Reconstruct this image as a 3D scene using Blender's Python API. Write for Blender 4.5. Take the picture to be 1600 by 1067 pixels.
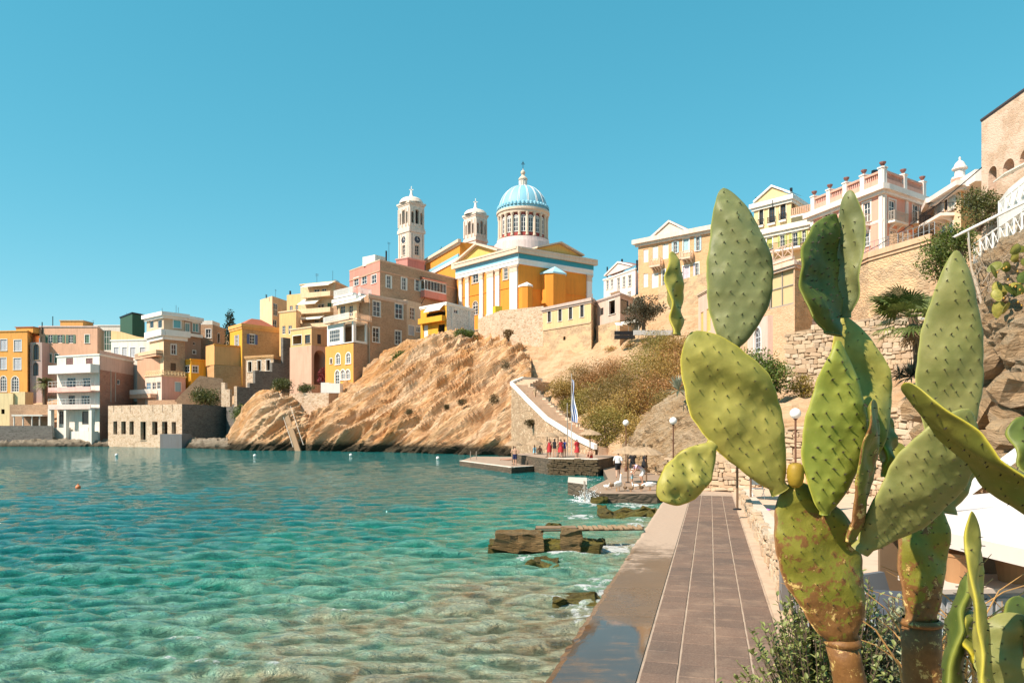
import bpy, bmesh, math, random
import numpy as np
from mathutils import Vector, noise, Matrix
random.seed(7)
for o in list(bpy.data.objects): bpy.data.objects.remove(o)
scene = bpy.context.scene
COL = scene.collection
R = math.radians
V3 = Vector

# ---------------------------------------------------------------- camera
F, CX, HY, H = 1150.0, 800.0, 670.0, 3.35     # focal length in photo pixels, horizon row, eye height
cam_d = bpy.data.cameras.new('camera'); cam = bpy.data.objects.new('camera', cam_d); COL.objects.link(cam)
cam.location = (0, 0, H); cam.rotation_euler = (R(90), 0, 0)
cam_d.sensor_width = 36; cam_d.lens = F / 1600 * 36
cam_d.shift_y = (HY - 533.5) / 1600
cam_d.clip_start = 0.05; cam_d.clip_end = 20000
scene.camera = cam

# ---------------------------------------------------------------- sky and sun
SUN_AZ = Vector((-0.84, -0.54)).normalized(); SUN_EL = R(46)
world = bpy.data.worlds.new('World'); scene.world = world; world.use_nodes = True
wn = world.node_tree; wn.nodes.clear()
sky = wn.nodes.new('ShaderNodeTexSky'); sky.sky_type = 'NISHITA'; sky.sun_disc = False
sky.sun_elevation = SUN_EL; sky.sun_rotation = math.atan2(SUN_AZ.x, SUN_AZ.y)
sky.air_density = 1.0; sky.dust_density = 0.0; sky.ozone_density = 4.0; sky.altitude = 1000
ga = wn.nodes.new('ShaderNodeGamma'); ga.inputs[1].default_value = 0.5
hs = wn.nodes.new('ShaderNodeHueSaturation'); hs.inputs['Hue'].default_value = 0.458; hs.inputs['Saturation'].default_value = 1.8
hs.inputs['Value'].default_value = 1.95
bg = wn.nodes.new('ShaderNodeBackground'); bg.inputs['Strength'].default_value = 0.092
wo = wn.nodes.new('ShaderNodeOutputWorld')
wn.links.new(sky.outputs[0], ga.inputs[0]); wn.links.new(ga.outputs[0], hs.inputs['Color']); wn.links.new(hs.outputs[0], bg.inputs['Color']); wn.links.new(bg.outputs[0], wo.inputs['Surface'])
sd = bpy.data.lights.new('sun', 'SUN'); sun = bpy.data.objects.new('sun', sd); COL.objects.link(sun)
sd.energy = 4.1; sd.angle = R(0.53); sd.color = (1.0, 0.86, 0.72)
sdir = Vector((-SUN_AZ.x*math.cos(SUN_EL), -SUN_AZ.y*math.cos(SUN_EL), -math.sin(SUN_EL)))
sun.rotation_euler = sdir.to_track_quat('-Z', 'Y').to_euler(); sun.location = (-60, -40, 60)
vs = scene.view_settings
vs.view_transform = 'Standard'; vs.look = 'None'; vs.exposure = 1.0; vs.gamma = 1; vs.use_curve_mapping = False
scene.render.resolution_x = 1024; scene.render.resolution_y = 682
scene.render.engine = 'CYCLES'; scene.cycles.use_denoising = True; scene.cycles.max_bounces = 6; scene.cycles.transparent_max_bounces = 6

# ---------------------------------------------------------------- helpers: pixels of the photo to places
def P(x, y, Y): return Vector(((x-CX)*Y/F, Y, H + (HY-y)*Y/F))
def ZP(y, Y): return H + (HY-y)*Y/F
def XP(x, Y): return (x-CX)*Y/F
class View:      # a study crop of the photo: crop pixel -> photo pixel
    def __init__(s, x0, y0, k): s.x0, s.y0, s.k = x0, y0, k
    def x(s, a): return s.x0 + a*s.k
    def y(s, a): return s.y0 + a*s.k
V0 = View(0, 0, 1); V1 = View(0, 470, .225); V2 = View(150, 470, .225); V3_ = View(340, 400, .2906); V4 = View(500, 380, .2437)
V5 = View(600, 240, .2623); V6 = View(820, 320, .225); V7 = View(1150, 240, .28125); V8 = View(1150, 380, .3)
WATER_Z = -0.5

# ---------------------------------------------------------------- helpers: materials
MATS = {}
def new_mat(name):
    m = bpy.data.materials.new(name); m.use_nodes = True
    nt = m.node_tree; b = nt.nodes['Principled BSDF']
    return m, nt, b
def N(nt, t, **kw):
    n = nt.nodes.new(t)
    for k, v in kw.items():
        if k in n.inputs: n.inputs[k].default_value = v
        else: setattr(n, k, v)
    return n
def ramp(nt, fac, stops, interp='LINEAR'):
    r = nt.nodes.new('ShaderNodeValToRGB'); r.color_ramp.interpolation = interp
    e = r.color_ramp.elements
    while len(e) < len(stops): e.new(0.5)
    for i, (p, c) in enumerate(stops):
        e[i].position = p; e[i].color = (*c, 1) if len(c) == 3 else c
    nt.links.new(fac, r.inputs[0]); return r
def mixc(nt, fac, a, b, mode='MIX'):
    m = nt.nodes.new('ShaderNodeMix'); m.data_type = 'RGBA'; m.blend_type = mode
    for sock, val in ((m.inputs[0], fac), (m.inputs[6], a), (m.inputs[7], b)):
        if hasattr(val, 'links'): nt.links.new(val, sock)
        elif isinstance(val, (int, float)): sock.default_value = val
        else: sock.default_value = (*val, 1)
    return m.outputs[2]
def math_(nt, op, a, b=0.0, c=0.0):
    m = nt.nodes.new('ShaderNodeMath'); m.operation = op
    for s, v in zip(m.inputs, (a, b, c)):
        if hasattr(v, 'links'): nt.links.new(v, s)
        else: s.default_value = v
    return m.outputs[0]
def coords(nt, kind='Object', scale=(1,1,1), rot=(0,0,0)):
    tc = nt.nodes.new('ShaderNodeTexCoord'); mp = nt.nodes.new('ShaderNodeMapping')
    mp.inputs['Scale'].default_value = scale; mp.inputs['Rotation'].default_value = rot
    nt.links.new(tc.outputs[kind], mp.inputs[0]); return mp.outputs[0]
def noise_(nt, vec, scale, detail=4, rough=.55, dist=0.0):
    n = nt.nodes.new('ShaderNodeTexNoise'); n.inputs['Scale'].default_value = scale
    n.inputs['Detail'].default_value = detail; n.inputs['Roughness'].default_value = rough; n.inputs['Distortion'].default_value = dist
    nt.links.new(vec, n.inputs['Vector']); return n
def bump(nt, b, height, strength=.5, dist=.05):
    n = nt.nodes.new('ShaderNodeBump'); n.inputs['Strength'].default_value = strength; n.inputs['Distance'].default_value = dist
    nt.links.new(height, n.inputs['Height']); nt.links.new(n.outputs[0], b.inputs['Normal']); return n
def sc(c, k): return tuple(min(1, x*k) for x in c)

def plaster(c, dirt=.5):
    key = ('plaster', c, dirt)
    if key in MATS: return MATS[key]
    m, nt, b = new_mat('plaster')
    v = coords(nt); n1 = noise_(nt, v, .45, 5, .6); 
    vs_ = coords(nt, scale=(1.6, 1.6, .16)); n2 = noise_(nt, vs_, 1.3, 4, .65)
    n3 = noise_(nt, v, 7, 4, .6)
    base = mixc(nt, math_(nt, 'MULTIPLY', ramp(nt, n1.outputs[0], [(.35, (0,0,0)), (.7, (1,1,1))]).outputs[0], .5), c, sc(c, .78))
    d = ramp(nt, n2.outputs[0], [(.47, (0,0,0)), (.72, (1,1,1))]).outputs[0]
    base = mixc(nt, math_(nt, 'MULTIPLY', d, dirt), base, (c[0]*.5+.04, c[1]*.46+.03, c[2]*.42+.02))
    base = mixc(nt, math_(nt, 'MULTIPLY', n3.outputs[0], .22), base, sc(c, 1.18))
    nt.links.new(base, b.inputs['Base Color']); b.inputs['Roughness'].default_value = .88
    bump(nt, b, n3.outputs[0], .35, .03)
    MATS[key] = m; return m
def stone(cs, mortar, scale=2.6, flat=1.7, patch=None, mw=.06, bs=.8):
    """rubble masonry: cells of several stone colours with sunk mortar"""
    key = ('stone', tuple(cs), mortar, scale, flat, patch, mw)
    if key in MATS: return MATS[key]
    m, nt, b = new_mat('rubble_stone')
    v = coords(nt, scale=(1, 1, flat))
    w = noise_(nt, v, 1.1, 2); dv = nt.nodes.new('ShaderNodeMixRGB'); dv.blend_type = 'ADD'; dv.inputs[0].default_value = .35
    nt.links.new(v, dv.inputs[1]); nt.links.new(w.outputs[1], dv.inputs[2])
    vo = nt.nodes.new('ShaderNodeTexVoronoi'); vo.feature = 'F1'; vo.inputs['Scale'].default_value = scale
    ve = nt.nodes.new('ShaderNodeTexVoronoi'); ve.feature = 'DISTANCE_TO_EDGE'; ve.inputs['Scale'].default_value = scale
    nt.links.new(dv.outputs[0], vo.inputs['Vector']); nt.links.new(dv.outputs[0], ve.inputs['Vector'])
    sep = nt.nodes.new('ShaderNodeSeparateColor'); nt.links.new(vo.outputs['Color'], sep.inputs[0])
    k = len(cs); rp = ramp(nt, sep.outputs[0], [(i/(k-1), c) for i, c in enumerate(cs)])
    n3 = noise_(nt, v, 6, 5, .65)
    base = mixc(nt, math_(nt, 'MULTIPLY', n3.outputs[0], .5), rp.outputs[0], sc(cs[0], .7))
    e = ramp(nt, ve.outputs[0], [(mw*.4, (1,1,1)), (mw*1.6, (0,0,0))]).outputs[0]
    base = mixc(nt, math_(nt, 'MULTIPLY', e, .85), base, mortar)
    n1 = noise_(nt, v, .35, 4, .6)
    if patch:
        base = mixc(nt, math_(nt, 'MULTIPLY', ramp(nt, n1.outputs[0], [(.47, (0,0,0)), (.56, (1,1,1))]).outputs[0], .85), base, patch)
    base = mixc(nt, math_(nt, 'MULTIPLY', ramp(nt, n1.outputs[0], [(.3, (1,1,1)), (.5, (0,0,0))]).outputs[0], .35), base, sc(cs[0], .55))
    nt.links.new(base, b.inputs['Base Color']); b.inputs['Roughness'].default_value = .92
    hh = math_(nt, 'ADD', math_(nt, 'MINIMUM', ve.outputs[0], .18), math_(nt, 'MULTIPLY', n3.outputs[0], .12))
    bump(nt, b, hh, bs, .25)
    MATS[key] = m; return m
def paint(c, rough=.6, var=.15, metal=0, spec=.4):
    key = ('paint', c, rough, var, metal)
    if key in MATS: return MATS[key]
    m, nt, b = new_mat('paint'); v = coords(nt); n = noise_(nt, v, 3, 4, .6)
    base = mixc(nt, math_(nt, 'MULTIPLY', n.outputs[0], var*2), c, sc(c, .6))
    nt.links.new(base, b.inputs['Base Color']); b.inputs['Roughness'].default_value = rough; b.inputs['Metallic'].default_value = metal
    b.inputs['Specular IOR Level'].default_value = spec
    MATS[key] = m; return m
def glass_mat():
    if 'glass' in MATS: return MATS['glass']
    m, nt, b = new_mat('window_glass'); v = coords(nt); n = noise_(nt, v, .5, 2)
    nt.links.new(mixc(nt, n.outputs[0], (.012,.016,.022), (.07,.08,.09)), b.inputs['Base Color'])
    b.inputs['Roughness'].default_value = .08; MATS['glass'] = m; return m
def leaf_mat(c1, c2, name='foliage', rough=.55, trans=.25, c3=None):
    key = ('leaf', c1, c2, c3)
    if key in MATS: return MATS[key]
    m, nt, b = new_mat(name)
    at = nt.nodes.new('ShaderNodeAttribute'); at.attribute_name = 'shade'
    stops = [(0, c1), (1, c2)] if not c3 else [(0, c1), (.75, c2), (1, c3)]
    r = ramp(nt, at.outputs['Fac'], stops)
    nt.links.new(r.outputs[0], b.inputs['Base Color']); b.inputs['Roughness'].default_value = rough
    tr = nt.nodes.new('ShaderNodeBsdfTranslucent'); nt.links.new(r.outputs[0], tr.inputs[0])
    mx = nt.nodes.new('ShaderNodeMixShader'); mx.inputs[0].default_value = trans
    out = nt.nodes['Material Output']
    nt.links.new(b.outputs[0], mx.inputs[1]); nt.links.new(tr.outputs[0], mx.inputs[2]); nt.links.new(mx.outputs[0], out.inputs[0])
    MATS[key] = m; return m
def rock_mat(c_lo, c_mid, c_hi, dark, tilt=(R(6), R(38), 0), scale=.5, name='rock', bs=1.0, wet=None):
    m, nt, b = new_mat(name)
    v0 = coords(nt, rot=tilt); mp2 = nt.nodes.new('ShaderNodeMapping'); mp2.inputs['Scale'].default_value = (.55, .8, 3.4); nt.links.new(v0, mp2.inputs[0]); v = mp2.outputs[0]      # slanting strata
    n1 = noise_(nt, v, scale*.55, 6, .62, .6); n2 = noise_(nt, v, scale*3.2, 8, .68, .4)
    v2 = coords(nt); n3 = noise_(nt, v2, scale*.22, 3, .5)
    r = ramp(nt, n1.outputs[0], [(.28, c_lo), (.48, c_mid), (.68, c_hi)])
    base = mixc(nt, ramp(nt, n3.outputs[0], [(.42, (0,0,0)), (.66, (1,1,1))]).outputs[0], r.outputs[0], mixc(nt, .5, r.outputs[0], c_hi))
    crack = ramp(nt, n2.outputs[0], [(.30, (1,1,1)), (.43, (0,0,0))]).outputs[0]
    base = mixc(nt, math_(nt, 'MULTIPLY', crack, .8), base, dark)
    lite = ramp(nt, n2.outputs[0], [(.58, (0,0,0)), (.75, (1,1,1))]).outputs[0]
    base = mixc(nt, math_(nt, 'MULTIPLY', lite, .5), base, sc(c_hi, 1.25))
    if wet is not None:       # tide line: dark, weedy and smooth rock by the water
        geo = nt.nodes.new('ShaderNodeNewGeometry'); sx = nt.nodes.new('ShaderNodeSeparateXYZ'); nt.links.new(geo.outputs['Position'], sx.inputs[0])
        zz = math_(nt, 'ADD', sx.outputs[2], math_(nt, 'MULTIPLY', n2.outputs[0], -1.2))
        mk = nt.nodes.new('ShaderNodeMapRange'); nt.links.new(zz, mk.inputs[0])
        mk.inputs[1].default_value = wet+.9-.6; mk.inputs[2].default_value = wet-.6; mk.inputs[3].default_value = 0; mk.inputs[4].default_value = 1
        base = mixc(nt, mk.outputs[0], base, (.055, .038, .016))
    nt.links.new(base, b.inputs['Base Color']); b.inputs['Roughness'].default_value = .9
    bump(nt, b, math_(nt, 'ADD', n2.outputs[0], math_(nt, 'MULTIPLY', n1.outputs[0], .6)), bs, .9)
    return m

# ---------------------------------------------------------------- helpers: meshes
ORIG = {}
def link(o, parent=None):
    COL.objects.link(o)
    if parent is not None: o.parent = parent
    return o
def tag(o, label=None, cat=None, group=None, kind=None):
    if label: o['label'] = label
    if cat: o['category'] = cat
    if group: o['group'] = group
    if kind: o['kind'] = kind
    return o
def thing(name, label, cat, loc=(0,0,0), group=None, rz=0):
    o = bpy.data.objects.new(name, None); link(o); o.location = loc; o.rotation_euler.z = rz
    o.empty_display_size = .2
    return tag(o, label, cat, group)
def org(parent):
    p = Vector((0,0,0))
    while parent is not None: p = p + parent.location; parent = parent.parent
    return p
class MB:
    def __init__(s): s.v = []; s.f = []; s.m = []; s.mi = 0; s.sh = None
    def add(s, pts):
        k = len(s.v); s.v += [tuple(p) for p in pts]; return k
    def poly(s, pts):
        k = s.add(pts); s.f.append(tuple(range(k, k+len(pts)))); s.m.append(s.mi)
    def faces(s, pts, fs):
        k = s.add(pts)
        for f in fs: s.f.append(tuple(i+k for i in f)); s.m.append(s.mi)
    def box(s, o, a, b, c):
        o = Vector(o); a = Vector(a); b = Vector(b); c = Vector(c)
        p = [o, o+a, o+a+b, o+b, o+c, o+a+c, o+a+b+c, o+b+c]
        s.faces(p, [(0,3,2,1), (4,5,6,7), (0,1,5,4), (1,2,6,5), (2,3,7,6), (3,0,4,7)])
    def cbox(s, c, sx, sy, sz, rz=0):
        ca, sa = math.cos(rz), math.sin(rz); a = Vector((ca, sa, 0))*sx; b = Vector((-sa, ca, 0))*sy; d = Vector((0,0,sz))
        s.box(Vector(c)-a/2-b/2-d/2, a, b, d)
    def prism(s, pts, up):
        up = Vector(up); k = len(pts); s.faces([Vector(p) for p in pts]+[Vector(p)+up for p in pts],
            [tuple(range(k))[::-1], tuple(range(k, 2*k))]+[(i, (i+1) % k, k+(i+1) % k, k+i) for i in range(k)])
    def tube(s, pts, rs, n=8, caps=True):
        pts = [Vector(p) for p in pts]
        if not hasattr(rs, '__len__'): rs = [rs]*len(pts)
        rings = []; prev = None
        for i, p in enumerate(pts):
            t = (pts[min(i+1, len(pts)-1)] - pts[max(i-1, 0)]).normalized()
            if prev is None: prev = t.orthogonal().normalized()
            a = (prev - t*prev.dot(t)); a = a.normalized() if a.length > 1e-6 else t.orthogonal().normalized()
            prev = a; b = t.cross(a)
            rings.append([p + (a*math.cos(2*math.pi*j/n) + b*math.sin(2*math.pi*j/n))*rs[i] for j in range(n)])
        fs = []
        for i in range(len(pts)-1):
            for j in range(n): fs.append((i*n+j, i*n+(j+1) % n, (i+1)*n+(j+1) % n, (i+1)*n+j))
        if caps: fs.append(tuple(range(n))[::-1]); fs.append(tuple((len(pts)-1)*n+j for j in range(n)))
        s.faces([p for r in rings for p in r], fs)
    def lathe(s, c, prof, n=24, caps=True, a0=0):
        c = Vector(c); pts = []; fs = []
        for r, z in prof:
            for j in range(n): pts.append(c + Vector((r*math.cos(a0+2*math.pi*j/n), r*math.sin(a0+2*math.pi*j/n), z)))
        for i in range(len(prof)-1):
            for j in range(n): fs.append((i*n+j, i*n+(j+1) % n, (i+1)*n+(j+1) % n, (i+1)*n+j))
        if caps: fs.append(tuple(range(n))[::-1]); fs.append(tuple((len(prof)-1)*n+j for j in range(n)))
        s.faces(pts, fs)
    def build(s, name, mat, parent=None, smooth=False, loc=None, kind=None, local=False):
        """one mesh object; shapes are given in world metres, stored relative to the parent thing"""
        o0 = org(parent) if parent is not None else Vector((0,0,0))
        if local: o0 = Vector((0,0,0))
        l = Vector((0,0,0))
        if parent is None and loc is not None: l = Vector(loc); o0 = l
        me = bpy.data.meshes.new(name)
        me.from_pydata([(x-o0.x, y-o0.y, z-o0.z) for x, y, z in s.v], [], s.f)
        for m in (mat if isinstance(mat, (list, tuple)) else [mat]): me.materials.append(m)
        if any(s.m): me.polygons.foreach_set('material_index', s.m)
        if smooth: me.polygons.foreach_set('use_smooth', [True]*len(me.polygons))
        if s.sh is not None:
            a = me.attributes.new('shade', 'FLOAT', 'POINT'); a.data.foreach_set('value', np.array(s.sh, dtype=np.float32))
        me.update()
        o = bpy.data.objects.new(name, me); link(o, parent)
        if parent is None: o.location = l
        if kind: o['kind'] = kind
        return o
def clone(o, parent=None, **kw):
    c = o.copy(); COL.objects.link(c)
    if parent is not None: c.parent = parent
    for ch in o.children: clone(ch, c)
    return c

GLASS = glass_mat()
WHITE = paint((.80,.78,.74), .6, .08); WHITE2 = plaster((.78,.75,.70), .2); TRIM = paint((.74,.66,.55), .7, .15)
DARKWOOD = paint((.10,.055,.03)); DARKMETAL = paint((.03,.03,.035), .45, .2, .6)

# ---------------------------------------------------------------- helper: houses with real openings
UP = Vector((0,0,1))
class Facade:
    """a vertical wall plane seen from the street side, A (left) to B (right)"""
    def __init__(s, A, B, view):
        s.A = Vector((A.x, A.y, 0)); s.B = Vector((B.x, B.y, 0)); s.L = (s.B-s.A).length; s.U = (s.B-s.A)/s.L
        s.n = Vector((s.U.y, -s.U.x, 0)); s.V = view
    def u(s, zx):       # crop column -> metres along the wall
        k = (s.V.x(zx)-CX)/F; d = s.B-s.A
        return (k*s.A.y - s.A.x)/(d.x - k*d.y)*s.L
    def z(s, zx, zy):   # crop row at a crop column -> height
        p = s.A + s.U*s.u(zx); return ZP(s.V.y(zy), p.y)
    def pt(s, u, z, d=0): return s.A + s.U*u + UP*z + s.n*d
    def rect(s, x0, y0, x1, y1):
        xm = (x0+x1)/2; return s.u(x0), s.u(x1), s.z(xm, y1), s.z(xm, y0)
    def bar(s, mb, u0, u1, z0, z1, d0, d1):
        mb.box(s.pt(u0, z0, d0), s.U*(u1-u0), UP*(z1-z0), s.n*(d1-d0))

def wall_mesh(fc, u0, u1, z0, z1, holes, d=0, reveal=.28, arches=()):
    mb = MB()
    us = sorted(set([u0, u1]+[min(max(v, u0), u1) for h in holes for v in h[:2]]))
    zs = sorted(set([z0, z1]+[min(max(v, z0), z1) for h in holes for v in h[2:4]]))
    for i in range(len(us)-1):
        for j in range(len(zs)-1):
            cu, cz = (us[i]+us[i+1])/2, (zs[j]+zs[j+1])/2
            if us[i+1]-us[i] < 1e-5 or zs[j+1]-zs[j] < 1e-5: continue
            if any(h[0] < cu < h[1] and h[2] < cz < h[3] for h in holes): continue
            mb.poly([fc.pt(us[i], zs[j], d), fc.pt(us[i+1], zs[j], d), fc.pt(us[i+1], zs[j+1], d), fc.pt(us[i], zs[j+1], d)])
    for k, h in enumerate(holes):
        a, b, c, e = h[:4]; r = d-reveal
        if k in arches:
            w = (b-a)/2; n = 10; zc = e-w*min(1, (e-c)/w*.8); hh = e-zc
            arc = [(a+w-w*math.cos(math.pi*i/n), zc+hh*math.sin(math.pi*i/n)) for i in range(n+1)]
            for i in range(n):
                corner = (a, e) if i < n/2 else (b, e)
                mb.poly([fc.pt(*arc[i], d), fc.pt(*arc[i+1], d), fc.pt(*corner, d)])
                mb.poly([fc.pt(*arc[i], d), fc.pt(*arc[i], r), fc.pt(*arc[i+1], r), fc.pt(*arc[i+1], d)])
            mb.poly([fc.pt(*arc[n//2], d), fc.pt(b, e, d), fc.pt(a, e, d)])
            side_top = zc
        else:
            side_top = e; mb.poly([fc.pt(a, e, d), fc.pt(b, e, d), fc.pt(b, e, r), fc.pt(a, e, r)])
        mb.poly([fc.pt(a, c, d), fc.pt(a, side_top, d), fc.pt(a, side_top, r), fc.pt(a, c, r)])
        mb.poly([fc.pt(b, c, d), fc.pt(b, side_top, d), fc.pt(b, side_top, r), fc.pt(b, c, r)])
        mb.poly([fc.pt(a, c, d), fc.pt(b, c, d), fc.pt(b, c, r), fc.pt(a, c, r)])
    return mb
def shutter_leaf(fc, parent, u0, u1, z0, z1, d, mat):
    mb = MB(); w = u1-u0; fr = max(.05, w*.12); h = z1-z0
    for a, b in ((u0, u0+fr), (u1-fr, u1)): fc.bar(mb, a, b, z0, z1, d, d+.05)
    for a, b in ((z0, z0+fr), (z1-fr, z1), (z0+h*.5-fr/2, z0+h*.5+fr/2)): fc.bar(mb, u0+fr, u1-fr, a, b, d+.002, d+.048)
    n = max(4, int(h/.13))
    for i in range(n):
        zz = z0+fr+(h-2*fr)*(i+.5)/n; t = (h-2*fr)/n*.42
        mb.poly([fc.pt(u0+fr, zz-t, d+.045), fc.pt(u1-fr, zz-t, d+.045), fc.pt(u1-fr, zz+t, d+.005), fc.pt(u0+fr, zz+t, d+.005)])
    mb.poly([fc.pt(u0+.01, z0+.01, d-.004), fc.pt(u1-.01, z0+.01, d-.004), fc.pt(u1-.01, z1-.01, d-.004), fc.pt(u0+.01, z1-.01, d-.004)])
    return mb.build('shutter', mat, parent)
def surround(fc, parent, u0, u1, z0, z1, mat, w=.16, arch=False, d=.05, sill=True):
    mb = MB()
    if arch:
        r = (u1-u0)/2; zc = z1-r*min(1, (z1-z0)/r*.8); n = 10; hh = z1-zc
        for i in range(n):
            a0, a1 = math.pi*i/n, math.pi*(i+1)/n; uc = (u0+u1)/2
            q = [(uc-math.cos(a)*rr, zc+math.sin(a)*(hh+rr-r)) for a, rr in ((a0, r+.003), (a1, r+.003), (a1, r+w), (a0, r+w))]
            mb.prism([fc.pt(*p, .0) for p in q], fc.n*d)
        fc.bar(mb, u0-w, u0-.003, z0, zc, 0, d); fc.bar(mb, u1+.003, u1+w, z0, zc, 0, d)
    else:
        fc.bar(mb, u0-w, u0-.003, z0, z1, 0, d); fc.bar(mb, u1+.003, u1+w, z0, z1, 0, d); fc.bar(mb, u0-w*1.2, u1+w*1.2, z1, z1+w, 0, d+.02)
    if sill: fc.bar(mb, u0-w*1.3, u1+w*1.3, z0-w*.6, z0, 0, d+.1)
    return mb.build('surround', mat, parent)
def glazing(fc, parent, u0, u1, z0, z1, fm, d=-.16, cols=2, rows=3, arch=False, fw=None, trim=None, tw=.16, pane=GLASS, sill=True, name='window'):
    w, h = u1-u0, z1-z0; fw = fw or max(.06, min(.12, w*.09)); mb = MB()
    top = z1
    if arch:
        r = w/2; zc = z1-r*min(1, h/r*.8); hh = z1-zc; n = 10; top = zc; uc = (u0+u1)/2
        for i in range(n):
            a0, a1 = math.pi*i/n, math.pi*(i+1)/n
            q = [(uc-math.cos(a)*rr, zc+math.sin(a)*(hh+rr-r)) for a, rr in ((a0, r-fw), (a1, r-fw), (a1, r), (a0, r))]
            mb.prism([fc.pt(*p, d) for p in q], fc.n*.08)
        fc.bar(mb, u0+fw, u1-fw, zc-fw/2, zc+fw/2, d+.005, d+.075)
        for k in (-1, 1):
            if w > .8: mb.prism([fc.pt(uc, zc, d+.01), fc.pt(uc+.05, zc, d+.01), fc.pt(uc+k*r*.62+.03, zc+hh*.72, d+.01), fc.pt(uc+k*r*.62-.03, zc+hh*.72, d+.01)], fc.n*.05)
    else: fc.bar(mb, u0+fw, u1-fw, z1-fw, z1, d+.002, d+.078)
    fc.bar(mb, u0, u0+fw, z0, top, d, d+.08); fc.bar(mb, u1-fw, u1, z0, top, d, d+.08)
    fc.bar(mb, u0+fw, u1-fw, z0, z0+fw, d+.002, d+.078)
    for i in range(1, cols): c = u0+w*i/cols; fc.bar(mb, c-fw*.4, c+fw*.4, z0+fw, z1-fw if arch else z1-fw, d+.01, d+.07)
    for j in range(1, rows): c = z0+(top-z0)*j/rows; fc.bar(mb, u0+fw, u1-fw, c-fw*.3, c+fw*.3, d+.015, d+.06)
    wo_ = mb.build(name, fm, parent)
    pm = MB()
    if arch:
        pts = [fc.pt(u0+.01, z0+.01, d+.03), fc.pt(u1-.01, z0+.01, d+.03)]+[fc.pt(uc+math.cos(math.pi*i/10)*(r-.01), zc+math.sin(math.pi*i/10)*(hh-.01), d+.03) for i in range(11)]
        pm.poly(pts)
    else: pm.poly([fc.pt(u0+.01, z0+.01, d+.03), fc.pt(u1-.01, z0+.01, d+.03), fc.pt(u1-.01, z1-.01, d+.03), fc.pt(u0+.01, z1-.01, d+.03)])
    pm.build('pane', pane, wo_)
    if trim: surround(fc, wo_, u0, u1, z0, z1, trim, tw, arch, sill=sill)
    return wo_
CURTAIN = paint((.75,.72,.66), .9, .2)

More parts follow.
